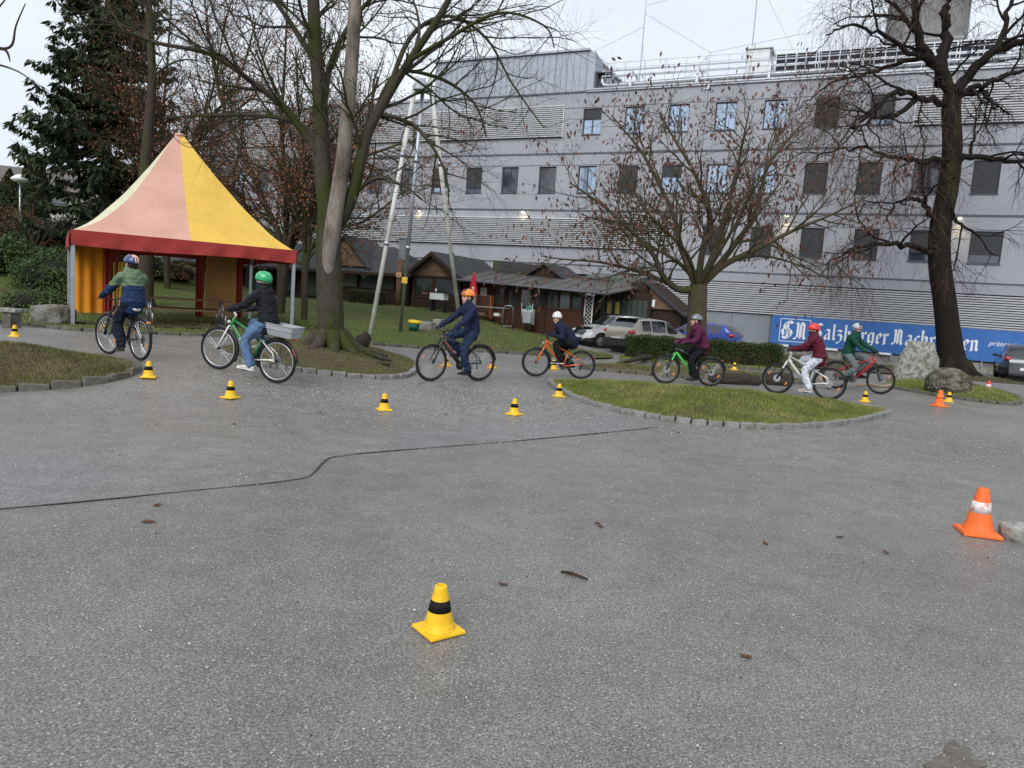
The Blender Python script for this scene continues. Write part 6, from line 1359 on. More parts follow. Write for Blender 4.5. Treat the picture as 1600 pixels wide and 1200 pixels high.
# ================================================================ PARKED CARS
M_CGLASS = mat('car_glass', (.015, .02, .022), .03, var=0, coat=1, spec=.8); M_TRIM = mat('car_trim', (.022, .022, .024), .5, var=.15, scale=12)
M_TAIL = mat('car_tail_light', (.42, .012, .02), .15, var=0, coat=1); M_HEADL = mat('car_head_light', (.55, .57, .6), .1, var=.1, scale=30, coat=1); M_PLATE = mat('number_plate', (.72, .72, .70), .5, var=.08, scale=30); M_ALLOY = mat('alloy_wheel', (.34, .35, .36), .35, metal=.7, var=.15, scale=18)
def carpaint(n, c): return mat('car_'+n, c, .25, metal=.25, var=.03, scale=3, coat=.9)
def car(label, center, heading, paint_, top, belt, L, W, wheels, Rw=.31, bottom=.2, trim_z=.38, tumble=.80, pillars=(), glass_x=(-1.5, 1.0), cat='car', tail=True, head=True, rear_glass=True, front_glass=True, name='car', plate=True, side_glass=True, grp=None, mirror_x=.62, rear_trim=False):
    """top/belt: [(x, z)] profiles from the rear to the front, x forward"""
    root = empty(name, center, heading); tag(root, label, cat, grp)
    tx, tz = zip(*top); bx_, bz = zip(*belt); xs = sorted(set([-L/2, -L/2+.04, L/2-.04, L/2]+list(np.linspace(-L/2+.1, L/2-.1, 44))+[p+e for p in pillars for e in (-.045, .045)]+list(glass_x)))
    n = 11; V = []; half = W/2
    for x in xs:
        zt, zs = float(np.interp(x, tx, tz)), float(np.interp(x, bx_, bz)); zs = min(zs, zt-.005)
        e = min(1, (L/2-abs(x))/.45); pl = .72+.28*math.sin(math.pi/2*max(0, e))**.8     # plan rounding of the ends
        w_ = half*pl; gh = zt-zs; wt = w_*(1-(1-tumble)*min(1, gh/.5)) if gh > .02 else w_*.97
        zb = bottom+(.10 if e < .4 else 0)*(1-e)
        V.append([(0, zb), (w_*.85, zb), (w_*.97, zb+.07), (w_*1.0, zb+(zs-zb)*.45), (w_*.995, zb+(zs-zb)*.8), (w_*.965, zs), (w_*.965+(wt-w_*.965)*.5+.012*min(1, gh), zs+gh*.5), (wt, zt-min(.07, gh*.25)), (wt*.93, zt-min(.03, gh*.1)), (wt*.6, zt), (0, zt+.012)])
    vs = []; fs = []; mi = []
    ns = len(xs)
    for x, ring in zip(xs, V):
        full = [(y, z) for y, z in ring]+[(-y, z) for y, z in ring[-2:0:-1]]
        vs += [(x, y, z) for y, z in full]
    m = 2*n-2
    for i in range(ns-1):
        xm = (xs[i]+xs[i+1])/2; dz = float(np.interp(xs[i+1], tx, tz))-float(np.interp(xs[i], tx, tz)); dx = xs[i+1]-xs[i]
        gh = float(np.interp(xm, tx, tz))-float(np.interp(xm, bx_, bz))
        for k in range(m):
            j = k if k < n-1 else m-1-k; g_ = 0
            if side_glass and j in (5, 6) and glass_x[0] < xm < glass_x[1] and gh > .16 and not any(abs(xm-p) < .05 for p in pillars): g_ = 1
            if j in (8, 9):
                if front_glass and dz/dx < -.32 and gh > .05 and xm > 0: g_ = 2
                if rear_glass and dz/dx > .45 and gh > .10 and xm < 0: g_ = 3
            if g_ == 0 and j <= 2 and (vs[i*m+k][2] < trim_z): g_ = 4
            fs.append((i*m+k, i*m+(k+1) % m, (i+1)*m+(k+1) % m, (i+1)*m+k)); mi.append(g_)
    fs += [tuple(range(m))[::-1], tuple((ns-1)*m+k for k in range(m))]; mi += [0, 0]
    mb = MB(); mb.v = vs; mb.f = fs; mb.mi = mi
    ob = mb.build('body', [paint_, M_CGLASS, M_CGLASS, M_CGLASS, M_TRIM], None, smooth=True)
    cut = MB()
    for x in wheels:
        for s in (-1, 1): cut.lathe([(Rw+.055, s*(half-.24)), (Rw+.055, s*(half+.2))], 28, (x, 0, Rw), 'Y')
    co = cut.build('cut', M_TRIM)
    b = ob.modifiers.new('b', 'BOOLEAN'); b.object = co; b.operation = 'DIFFERENCE'; b.solver = 'EXACT'; bpy.context.view_layer.update(); baked(ob)
    bpy.data.objects.remove(co); me = ob.data
    bm = bmesh.new(); bm.from_mesh(me); nm = {1: 'side_window', 2: 'windscreen', 3: 'rear_window'}
    for mi_ in (1, 2, 3):
        fc = [f for f in bm.faces if f.material_index == mi_]; seen = set()
        for f in fc:
            if f in seen: continue
            comp = [f]; seen.add(f); st = [f]
            while st:
                q = st.pop()
                for e_ in q.edges:
                    for g_ in e_.link_faces:
                        if g_ not in seen and g_.material_index == mi_: seen.add(g_); comp.append(g_); st.append(g_)
            if len(comp) < 3: continue
            idx = {}; vv = []; ff = []
            for q in comp:
                t = []
                for v in q.verts:
                    if v not in idx: idx[v] = len(vv); vv.append(tuple(v.co+v.normal*.002))
                    t.append(idx[v])
                ff.append(tuple(t))
            MB().add(vv, ff).build(nm[mi_], M_CGLASS, root, smooth=True, fix=False)
    bmesh.ops.delete(bm, geom=[f for f in bm.faces if f.material_index in (1, 2, 3)], context='FACES'); bm.to_mesh(me); bm.free()
    ob.parent = root
    try: me.set_sharp_from_angle(angle=R(35))
    except Exception: pass
    MB().box((0, 0, .62), (L*.8, W*.62, .5)).build('interior', M_TRIM, root)
    for x in wheels:
        MB().box((x, 0, Rw+.02), (2*Rw+.06, W-.4, 2*Rw)).build('wheel_well', M_TRIM, root)
        for s in (-1, 1):
            c = (x, s*(half-.115), Rw); w_ = MB().torus(c, Rw-.075, .078, 'Y', 32, 10, ell=1.25).build('wheel', M_TYRE, root, smooth=True)
            MB().lathe([(0, s*.07), (.05, s*.075), (.07, s*.06), (Rw-.13, s*.045), (Rw-.10, s*.07), (Rw-.095, s*.0), (0, s*.0)], 24, c, 'Y').build('hub_cap', M_ALLOY, w_, angle=35)
            mb = MB()
            for k in range(5): a = k*2*math.pi/5+.3; mb.box((x+.11*math.cos(a+.62), s*(half-.115+.058), Rw+.11*math.sin(a+.62)), (.05, .012, .08), Matrix.Rotation(-a, 3, 'Y'))
            mb.build('wheel_slot', M_TRIM, w_)['kind'] = 'stuff'
    zr = float(np.interp(-L/2+.25, bx_, bz)); zf = float(np.interp(L/2-.35, bx_, bz))
    for s in (-1, 1):
        if tail: MB().ellipsoid((-L/2+.17, s*half*.80, zr-.06), (.16, .17, .10), 16, 10).build('tail_light', M_TAIL, root, smooth=True)
        if head: MB().ellipsoid((L/2-.34, s*half*.76, zf-.07), (.26, .15, .085), 16, 10).build('headlight', M_HEADL, root, smooth=True)
        mx_ = mirror_x; mb = MB().ellipsoid((mx_, s*(half+.09), float(np.interp(mx_, bx_, bz))+.07), (.07, .11, .075), 12, 8).tube([(mx_, s*(half-.08), float(np.interp(mx_, bx_, bz))+.02), (mx_, s*(half+.04), float(np.interp(mx_, bx_, bz))+.05)], .025, 6); mb.build('mirror', M_TRIM, root, smooth=True)
        for p in pillars[:2]: MB().box((p-.16, s*(half*.985), float(np.interp(p, bx_, bz))-.09), (.16, .03, .03)).build('door_handle', M_TRIM, root, bevel=.008)
    if plate:
        MB().box((-L/2-.005, 0, .60), (.02, .52, .12)).build('number_plate', M_PLATE, root); MB().box((L/2+.004, 0, .45), (.02, .52, .12)).build('number_plate', M_PLATE, root)
    MB().box((-L/2+.02, 0, .36), (.12, W*.72, .14)).build('bumper_trim', M_TRIM, root, bevel=.02); MB().box((L/2-.03, 0, .36), (.12, W*.62, .16)).build('grille', M_TRIM, root, bevel=.02)
    if rear_trim:
        MB().box((-L/2+.10, 0, .46), (.26, W*.80, .34)).build('rear_bumper', M_TRIM, root, bevel=.05); MB().box((-L/2+.09, 0, .80), (.10, W*.62, .16)).build('tailgate_panel', M_TRIM, root, bevel=.02); MB().box((-L/2+.50, 0, 1.46), (.30, W*.70, .035)).build('spoiler', M_TRIM, root, bevel=.012)
    return root
hatch_top = lambda L, H: [(-L/2, .80), (-L/2+.05, .93), (-L/2+.12, 1.02), (-L/2+.42, H-.14), (-L/2+.62, H-.05), (-L*.12, H), (L*.06, H-.03), (L*.12, H-.08), (L*.25, 1.04), (L*.28, 1.0), (L*.40, .90), (L*.465, .76), (L/2, .55)]
hatch_belt = lambda L: [(-L/2, .78), (-L/2+.1, .97), (-L*.3, .97), (0, .93), (L*.22, .91), (L*.28, .93), (L*.40, .84), (L*.465, .70), (L/2, .5)]
c = at(985, 545, 30.3); hd_ = R(38)
hv = Vector((math.cos(hd_), math.sin(hd_), 0)); lv = Vector((-hv.y, hv.x, 0)); p = c+hv*1.97+lv*.87
car('beige hatchback with dark rear parked behind the trimmed hedge', (p.x, p.y, float(G(p.x, p.y))), hd_, carpaint('champagne', (.36, .33, .27)), hatch_top(3.94, 1.5), hatch_belt(3.94), 3.94, 1.75, (-1.22, 1.28), pillars=(-.72, .22), glass_x=(-1.28, .98), trim_z=.46, rear_trim=True)
wp = at(937, 548, 33.4); hd_ = R(180+21.7); hv = Vector((math.cos(hd_), math.sin(hd_), 0)); lv = Vector((-hv.y, hv.x, 0)); p = wp-hv*1.3-lv*.82
car('white hatchback parked facing the lean-to shed', (p.x, p.y, float(G(p.x, p.y))), hd_, carpaint('white', (.74, .75, .76)), hatch_top(4.2, 1.52), hatch_belt(4.2), 4.2, 1.78, (-1.3, 1.3), pillars=(-.75, .2), glass_x=(-1.35, 1.0), Rw=.33)
c = at(1145, 540, 35.4); hv = Vector((-.83, .56, 0)).normalized(); hd_ = math.atan2(hv.y, hv.x); rv = Vector((hv.y, -hv.x, 0)); p = c+hv*2+rv*.85
car('bright blue hatchback parked by the grey wall panels', (p.x, p.y, float(G(p.x, p.y))), hd_, carpaint('blue', (.015, .045, .33)), hatch_top(4.0, 1.46), hatch_belt(4.0), 4.0, 1.7, (-1.22, 1.25), pillars=(-.75, .2), glass_x=(-1.3, .98))
p = at(1012, 530, 42.2); hd_ = math.atan2(-FU.y, -FU.x)
vt = [(-2.4, .9), (-2.36, 1.75), (-2.2, 1.93), (-1.0, 1.97), (.6, 1.94), (1.0, 1.86), (1.65, 1.15), (1.75, 1.08), (2.2, .98), (2.36, .75), (2.4, .55)]; vb = [(-2.4, .85), (-2.3, 1.05), (0, 1.02), (1.6, 1.02), (1.8, 1.0), (2.2, .9), (2.4, .5)]
car('dark grey delivery van parked behind the beige hatchback', (p.x, p.y, float(G(p.x, p.y))), hd_, carpaint('graphite', (.10, .11, .125)), vt, vb, 4.8, 1.85, (-1.5, 1.55), pillars=(.15,), glass_x=(.2, 1.5), Rw=.33, tumble=.88, cat='van', name='van', rear_glass=False)
c = at(1564, 585, 32.8); hv = Vector((.47, .88, 0)).normalized(); hd_ = math.atan2(hv.y, hv.x); rv = Vector((hv.y, -hv.x, 0)); p = c+hv*2.2+rv*.93
st = [(-2.2, .85), (-2.15, 1.0), (-2.05, 1.10), (-1.75, 1.52), (-1.5, 1.62), (-.3, 1.67), (.4, 1.6), (1.15, 1.16), (1.25, 1.12), (1.9, 1.0), (2.12, .8), (2.2, .6)]; sb = [(-2.2, .82), (-2.05, 1.08), (-1, 1.05), (.9, 1.02), (1.25, 1.05), (1.9, .94), (2.2, .55)]
car('dark sport utility car parked by the blue banner', (p.x, p.y, float(G(p.x, p.y))), hd_, carpaint('slate', (.06, .066, .075)), st, sb, 4.4, 1.86, (-1.3, 1.35), Rw=.36, pillars=(-.9, .15), glass_x=(-1.65, 1.0), trim_z=.56, bottom=.26)
# ================================================================ TREES
class Wood:
    def __init__(s): s.V = []; s.F = []; s.n = 0; s.tips = []
    def tube(s, P, r, k):
        P = np.asarray(P, float); m = len(P); T = np.gradient(P, axis=0); T /= np.linalg.norm(T, axis=1)[:, None]+1e-9
        up = np.array([0, 0, 1.]) if abs(T[0, 2]) < .9 else np.array([1., 0, 0]); X = np.cross(T, up); X /= np.linalg.norm(X, axis=1)[:, None]+1e-9; Y = np.cross(X, T)
        a = np.arange(k)*2*math.pi/k; ring = P[:, None]+np.asarray(r)[:, None, None]*(np.cos(a)[None, :, None]*X[:, None]+np.sin(a)[None, :, None]*Y[:, None])
        s.V.append(ring.reshape(-1, 3)); i = np.arange(m-1)[:, None]*k; j = np.arange(k)[None]
        f = np.stack([i+j, i+(j+1) % k, i+k+(j+1) % k, i+k+j], -1).reshape(-1, 4)+s.n; s.F.append(f); s.n += m*k
    def build(s, name, m_, parent=None):
        return npmesh(name, np.concatenate(s.V), np.concatenate(s.F), m_, parent, smooth=True)
def wander(p, d, ln, n, rng, wob, grav=0., up=0.):
    P = [np.array(p, float)]; d = np.array(d, float); d /= np.linalg.norm(d)
    for i in range(n):
        d = d+rng.normal(0, wob, 3)+np.array([0, 0, up-grav*(i+1)/n]); d /= np.linalg.norm(d); P.append(P[-1]+d*ln/n)
    return np.array(P)
def grow(W, P, r0, r1, level, maxl, rng, cfg, sides=None):
    """sweep a limb along P then side branches"""
    m = len(P); t = np.linspace(0, 1, m); rr = r0+(r1-r0)*t**.8; W.tube(P, rr, sides or (10 if r0 > .12 else 6 if r0 > .035 else 4 if r0 > .012 else 3))
    if level >= maxl: W.tips.append(P); return
    ln = np.linalg.norm(np.diff(P, axis=0), axis=1).sum(); c = cfg[level]; nb = max(1, int(c['n']*ln/c.get('per', 1.0)*rng.uniform(.8, 1.2)))
    for b in range(nb):
        q = c.get('from', .25)+(1-c.get('from', .25))*(b+rng.uniform(.1, .9))/nb; i = min(m-2, int(q*(m-1))); f = q*(m-1)-i
        p = P[i]*(1-f)+P[i+1]*f; T = P[i+1]-P[i]; T /= np.linalg.norm(T)+1e-9
        side = np.cross(T, rng.normal(0, 1, 3)); side /= np.linalg.norm(side)+1e-9
        side = side+np.array([0, 0, c.get('lift', .2)]); side /= np.linalg.norm(side)
        ang = c.get('ang', .9)*rng.uniform(.7, 1.3); d = T*math.cos(ang)+side*math.sin(ang)
        rb = min(rr[i]*.62, c['r']*rng.uniform(.7, 1.2)); L_ = c['len']*rng.uniform(.5, 1.25)*(1-.45*q*c.get('tapelen', 1))
        grow(W, wander(p, d, L_, c.get('seg', 5), rng, c.get('wob', .16), c.get('grav', 0), c.get('up', 0)), rb, rb*.32, level+1, maxl, rng, cfg)
def sm(P, n=5):
    P = [Vector(p) for p in P]; return np.array([v[:] for v in spline(P, n)])
def leaves_on(W, name, per, size, m_, parent, rng, hang=.0, asp=.5, only=None):
    A = np.concatenate([P[rng.integers(max(0, len(P)//3), len(P), per)] for P in (W.tips if only is None else [p for p in W.tips if only(p)]) if len(P) > 1]); k = len(A)
    A = A+rng.normal(0, .035, (k, 3)); d = rng.normal(0, 1, (k, 3)); d[:, 2] -= hang*1.5; d /= np.linalg.norm(d, axis=1)[:, None]; s = size*rng.uniform(.5, 1.4, k)[:, None]
    o_ = np.cross(d, rng.normal(0, 1, (k, 3))); o_ /= np.linalg.norm(o_, axis=1)[:, None]; V = np.stack([A, A+d*s*.5+o_*s*asp*.5, A+d*s, A+d*s*.5-o_*s*asp*.5], 1).reshape(-1, 3)
    o = npmesh(name, V, np.arange(4*k).reshape(-1, 4), m_, parent); o['kind'] = 'stuff'; return o
def tree(name, lab, base, cat='tree'): r_ = empty(name, base); return tag(r_, lab, cat)
def to_local(o, base):
    o.data.transform(Matrix.Translation(-Vector(base))); return o
def bark(n, c, c2, sc_=3, pos=(.46, .6)): return mat('bark_'+n, c, .9, var=.4, scale=14, stretch=(1, 1, .35), bump=1, bscale=26, col2=c2, c2pos=pos, c2scale=sc_)
M_BK1 = bark('mossy', (.060, .050, .040), (.040, .048, .012), 1.9, (.44, .60)); M_BKP = bark('pale', (.25, .215, .185), (.10, .085, .065), 2.5, (.45, .65)); M_BK2 = bark('grey', (.085, .068, .048), (.07, .072, .028), 3); M_BK3 = bark('black', (.019, .015, .013), (.034, .036, .012), 1.1, (.58, .70)); M_BK4 = bark('brown', (.055, .042, .034), (.05, .055, .022), 2.5)
M_TWIG = mat('twig', (.070, .052, .042), .85, var=.3, scale=5); M_TWIGR = mat('twig_red', (.125, .070, .056), .85, var=.3, scale=3); M_TWIGB = mat('twig_brown', (.085, .055, .045), .85, var=.3, scale=4)
M_LBR = mat('leaf_rust', (.21, .080, .045), .8, var=.45, scale=2, col2=(.26, .13, .08), c2scale=1.0); M_SEED = mat('seed_pod', (.13, .062, .05), .8, var=.4, scale=5)
def A3(px_, py_, Y): return tuple(at(px_, py_, Y))
# ---- T1: mossy tree with pale trunk on its island
b = gp(515, 556); Yt = 15.6; rng = np.random.default_rng(11)
base = at(516, 548, Yt); base = Vector((base.x, base.y, float(G(base.x, base.y))+.25))
T1 = tree('mossy_tree', 'large bare tree with mossy forked trunk and pale stem on the kerbed island', base)
cfg = [dict(n=2.2, len=2.7, r=.045, ang=.85, wob=.14, lift=.35, up=.03, seg=7, **{'from': .22}), dict(n=3.8, len=1.4, r=.018, ang=.8, wob=.16, lift=.15, grav=.05, seg=5), dict(n=5.4, len=.7, r=.009, ang=.75, wob=.16, grav=.05, seg=4), dict(n=3, len=.35, r=.006, ang=.7, seg=3)]
W = Wood(); Wp = Wood()
trunk = sm([A3(516, 556, Yt), A3(517, 520, Yt), A3(515, 450, Yt), A3(513, 380, Yt), A3(518, 320, Yt)]); W.tube(trunk, np.interp(np.linspace(0, 1, len(trunk)), [0, .1, .25, .6, 1], [.48, .35, .28, .26, .26]), 18)
for k in range(9):         # root flares
    a = k*.7+.2; d = np.array([math.cos(a), math.sin(a), 0]); p0 = np.array(base)+np.array([0, 0, .38]); W.tube(np.array([p0+d*.22, np.array(base)+d*.48+[0, 0, .12], np.array(base)+d*(.85+.25*math.sin(k*2.3))+[0, 0, -.03], np.array(base)+d*(1.3+.3*math.sin(k*1.7))+[0, 0, -.12]]), [.17, .13, .07, .03], 8)
limbs = [([(516, 330, Yt), (530, 345, Yt-.1), (552, 300, Yt-.15), (572, 215, Yt-.2), (600, 160, Yt-.3), (640, 95, Yt-.5), (690, 20, Yt-.7), (730, -60, Yt-.9)], .17, .05),
 ([(512, 335, Yt), (503, 250, Yt+.1), (500, 150, Yt+.2), (492, 60, Yt+.3), (488, -40, Yt+.4), (480, -140, Yt+.5)], .20, .10),
 ([(508, 260, Yt+.05), (480, 215, Yt), (440, 165, Yt-.2), (390, 125, Yt-.5), (330, 85, Yt-.8), (250, 68, Yt-1.1), (190, 48, Yt-1.3)], .10, .025),
 ([(500, 225, Yt+.1), (470, 195, Yt+.4), (420, 182, Yt+.6), (350, 180, Yt+.8), (255, 184, Yt+1.0)], .08, .02),
 ([(545, 315, Yt-.1), (580, 190, Yt+.3), (635, 190, Yt+.2), (665, 215, Yt), (690, 255, Yt-.2), (702, 300, Yt-.3)], .065, .02),
 ([(560, 270, Yt-.1), (610, 125, Yt+.5), (680, 120, Yt+.6), (740, 160, Yt+.5), (760, 215, Yt+.4)], .07, .015),
 ([(600, 165, Yt-.3), (640, 60, Yt+.2), (700, 25, Yt+.2), (760, 60, Yt+.1), (800, 130, Yt), (850, 200, Yt-.1)], .06, .012),
 ([(556, 300, Yt-.1), (590, 278, Yt-.4), (630, 290, Yt-.6), (660, 312, Yt-.7)], .045, .012),
 ([(552, 300, Yt-.1), (560, 320, Yt-.5), (572, 330, Yt-.7)], .04, .02),
 ([(503, 180, Yt+.1), (520, 90, Yt+.6), (560, 20, Yt+.9), (620, -40, Yt+1)], .08, .03), ([(495, 100, Yt+.3), (450, 30, Yt+.6), (400, -40, Yt+.9)], .08, .03), ([(640, 95, Yt-.5), (700, 60, Yt-1), (780, 20, Yt-1.4), (850, 40, Yt-1.7), (866, 75, Yt-1.8)], .05, .01)]
cfg[3] = dict(n=3.0, len=.38, r=.006, ang=.7, wob=.15, seg=2, **{'from': .3})
for pts, r0, r1 in limbs: grow(W, sm([A3(*p) for p in pts], 5), r0, r1, 0, 4, rng, cfg)
pale = sm([A3(513, 475, Yt-.0), A3(513, 432, Yt-.14), A3(515, 390, Yt-.24), A3(524, 330, Yt-.32), A3(536, 250, Yt-.33), A3(545, 150, Yt-.33), A3(552, 60, Yt-.3), A3(556, -60, Yt-.3), A3(556, -200, Yt-.2)], 5)
Wp.tube(pale, np.interp(np.linspace(0, 1, len(pale)), [0, .1, .2, .32, 1], [.03, .08, .13, .165, .11]), 14)
o = to_local(W.build('trunk', M_BK1, T1), base)
o = to_local(Wp.build('pale_stem', M_BKP, T1), base)
W2 = Wood(); grow(W2, pale[len(pale)//2:], .05, .04, 0, 2, rng, [dict(n=1.1, len=2.4, r=.045, ang=.9, lift=.3, seg=7), dict(n=2.4, len=1.0, r=.012, ang=.8, seg=5), dict(n=3, len=.5, r=.006, ang=.8, seg=3)]); to_local(W2.build('upper_branches', M_TWIG, T1), base)
# ---- T2: spreading tree with hanging seed pods behind the hedge
rng = np.random.default_rng(5); Yt = 26.5; base = at(1088, 545, Yt); base = Vector((base.x, base.y, float(G(base.x, base.y))-.05))
T2 = tree('spreading_tree', 'spreading bare tree hung with brown seed pods behind the trimmed hedge', base)
cfg = [dict(n=2.5, len=2.5, r=.055, ang=.85, wob=.12, lift=.25, up=.02, seg=7, **{'from': .2}), dict(n=3.4, len=1.7, r=.020, ang=.8, wob=.12, lift=.15, up=.0, seg=5), dict(n=5.0, len=.85, r=.011, ang=.7, wob=.14, seg=4), dict(n=1, len=.4, r=.008)]
W = Wood(); trunk = sm([A3(1088, 552, Yt), A3(1089, 500, Yt), A3(1090, 462, Yt), A3(1091, 445, Yt)]); W.tube(trunk, np.interp(np.linspace(0, 1, len(trunk)), [0, .3, .8, 1], [.42, .34, .33, .30]), 16)
for pts, r0, r1 in [([(1088, 452, Yt), (1060, 452, Yt-.2), (1035, 430, Yt-.5), (1022, 400, Yt-.7), (985, 360, Yt-1), (940, 320, Yt-1.3), (890, 285, Yt-1.5)], .15, .025), ([(1060, 450, Yt-.2), (1000, 425, Yt-.6), (940, 410, Yt-1.2), (880, 405, Yt-1.6), (845, 400, Yt-1.8)], .09, .015),
  ([(1088, 448, Yt), (1062, 380, Yt+.3), (1050, 330, Yt+.4), (1010, 250, Yt+.6), (985, 215, Yt+.7), (955, 180, Yt+.8)], .14, .02), ([(1090, 446, Yt), (1098, 390, Yt-.3), (1110, 340, Yt-.5), (1085, 270, Yt-.7), (1055, 220, Yt-.9), (1030, 175, Yt-1)], .14, .02),
  ([(1092, 446, Yt), (1110, 410, Yt), (1130, 350, Yt+.2), (1150, 270, Yt+.3), (1162, 215, Yt+.4), (1172, 165, Yt+.5)], .15, .02), ([(1094, 448, Yt), (1130, 415, Yt-.2), (1180, 390, Yt-.5), (1240, 360, Yt-.7), (1300, 335, Yt-.9), (1360, 305, Yt-1)], .15, .02),
  ([(1096, 446, Yt), (1150, 380, Yt+.4), (1180, 330, Yt+.7), (1200, 260, Yt+1), (1235, 215, Yt+1.2), (1265, 180, Yt+1.3)], .13, .02), ([(1094, 448, Yt), (1060, 410, Yt+.6), (1010, 380, Yt+1.2), (960, 345, Yt+1.6), (900, 340, Yt+2)], .10, .015), ([(1130, 412, Yt-.2), (1190, 400, Yt+.6), (1250, 415, Yt+1), (1300, 440, Yt+1.2)], .07, .012),
  ([(1090, 446, Yt), (1075, 400, Yt-.9), (1050, 370, Yt-1.6), (1010, 330, Yt-2.2), (960, 250, Yt-2.6)], .10, .015), ([(1094, 446, Yt), (1120, 400, Yt-.9), (1150, 350, Yt-1.7), (1190, 280, Yt-2.3), (1270, 230, Yt-2.6)], .10, .015)]:
    grow(W, sm([A3(*p) for p in pts], 5), r0, r1, 0, 3, rng, cfg)
to_local(W.build('trunk', M_BK2, T2), base)
to_local(leaves_on(W, 'seed_pods', 1, .17, M_SEED, T2, rng, hang=1.6, asp=.45), base)
# ---- T3: dark gnarled tree by the wall
rng = np.random.default_rng(21); Yt = 33.0; base = at(1488, 572, Yt); base = Vector((base.x, base.y, float(G(base.x, base.y))+.0))
T3 = tree('gnarled_tree', 'tall dark gnarled tree with drooping fine twigs in front of the banner', base)
cfg = [dict(n=1.3, len=3.4, r=.075, ang=.95, wob=.2, lift=.05, seg=9, **{'from': .15}), dict(n=3.4, len=1.9, r=.024, ang=.9, wob=.2, grav=.16, lift=-.1, seg=6), dict(n=5.4, len=1.1, r=.012, ang=.8, wob=.15, grav=.22, lift=-.25, seg=5), dict(n=2, len=.6, r=.008)]
W = Wood(); trunk = sm([A3(1489, 582, Yt), A3(1484, 540, Yt), A3(1476, 470, Yt), A3(1468, 410, Yt), A3(1470, 350, Yt), A3(1482, 290, Yt), A3(1488, 230, Yt), A3(1486, 170, Yt), A3(1490, 140, Yt)])
W.tube(trunk, np.interp(np.linspace(0, 1, len(trunk)), [0, .08, .2, .5, .8, 1], [.80, .56, .47, .43, .38, .36]), 18)
for k in range(8): a = k*.8; d = np.array([math.cos(a), math.sin(a), 0]); bb = np.array(base); W.tube(np.array([bb+d*.45+[0, 0, .7], bb+d*.85+[0, 0, .22], bb+d*1.35+[0, 0, .0], bb+d*1.7+[0, 0, -.1]]), [.25, .2, .12, .04], 8)
for pts, r0, r1 in [([(1488, 160, Yt), (1470, 110, Yt), (1440, 80, Yt-.2), (1432, 30, Yt-.3), (1425, -40, Yt-.4)], .30, .12), ([(1488, 150, Yt), (1520, 110, Yt), (1560, 75, Yt-.4), (1620, 60, Yt-.8), (1700, 40, Yt-1)], .26, .09), ([(1470, 130, Yt), (1475, 60, Yt+.5), (1480, 10, Yt+.6), (1475, -60, Yt+.7)], .28, .14),
  ([(1482, 160, Yt), (1440, 155, Yt-.5), (1400, 145, Yt-1), (1350, 185, Yt-1.4), (1330, 200, Yt-1.6)], .16, .05), ([(1440, 155, Yt-.5), (1400, 180, Yt-.9), (1365, 185, Yt-1.2), (1340, 205, Yt-1.5)], .13, .04), ([(1500, 150, Yt), (1530, 135, Yt-.6), (1580, 115, Yt-1), (1650, 110, Yt-1.3)], .17, .05), ([(1515, 145, Yt), (1545, 150, Yt-.8), (1555, 170, Yt-1)], .12, .05),
  ([(1486, 250, Yt), (1440, 250, Yt-.6), (1400, 245, Yt-1), (1360, 260, Yt-1.5)], .14, .03), ([(1490, 250, Yt), (1540, 245, Yt-.6), (1600, 255, Yt-1), (1680, 260, Yt-1.4)], .16, .05), ([(1462, 350, Yt), (1445, 320, Yt-.4), (1425, 312, Yt-.8), (1400, 320, Yt-1.1), (1380, 350, Yt-1.4)], .15, .03), ([(1486, 340, Yt), (1500, 350, Yt-.5), (1525, 365, Yt-.9), (1560, 400, Yt-1.2)], .10, .025),
  ([(1466, 400, Yt), (1420, 385, Yt-.7), (1370, 380, Yt-1.2), (1330, 390, Yt-1.7), (1290, 415, Yt-2)], .15, .03), ([(1440, 90, Yt-.2), (1380, 60, Yt-.8), (1330, 40, Yt-1.2), (1290, 55, Yt-1.5)], .12, .03), ([(1432, 50, Yt-.3), (1390, 0, Yt+.3), (1340, -30, Yt+.6)], .12, .04), ([(1560, 75, Yt-.4), (1575, 20, Yt), (1590, -50, Yt+.3)], .13, .06), ([(1440, 90, Yt), (1370, 110, Yt+1), (1300, 130, Yt+1.4), (1250, 170, Yt+1.6)], .11, .02), ([(1400, 245, Yt-1), (1340, 230, Yt+.5), (1290, 240, Yt+1), (1250, 270, Yt+1.3)], .09, .02)]:
    P = sm([A3(*p) for p in pts], 5); P[1:-1] += rng.normal(0, .06, (len(P)-2, 3)); grow(W, P, r0, r1, 0, 3, rng, cfg)
to_local(W.build('trunk', M_BK3, T3), base)
Wt = Wood(); Wt.tips = W.tips
# reddish hanging twig curtain on the left side of the crown
Wr = Wood(); cand = [p for p in W.tips if p[0][0] < base.x-1.5]
for P in [cand[i] for i in rng.choice(len(cand), min(len(cand), 2600), replace=False)]: Wr.tube(wander(P[-1], P[-1]-P[-2]+np.array([0, 0, -.06]), rng.uniform(.5, 1.2), 4, rng, .2, .12), [.007, .006, .005, .004, .003], 3)
to_local(Wr.build('twig_ends', M_TWIGR, T3), base)['kind'] = 'stuff'
to_local(leaves_on(W, 'old_leaves', 1, .06, M_LBR, T3, np.random.default_rng(3), hang=1, only=lambda p: rng.random() < .35), base)
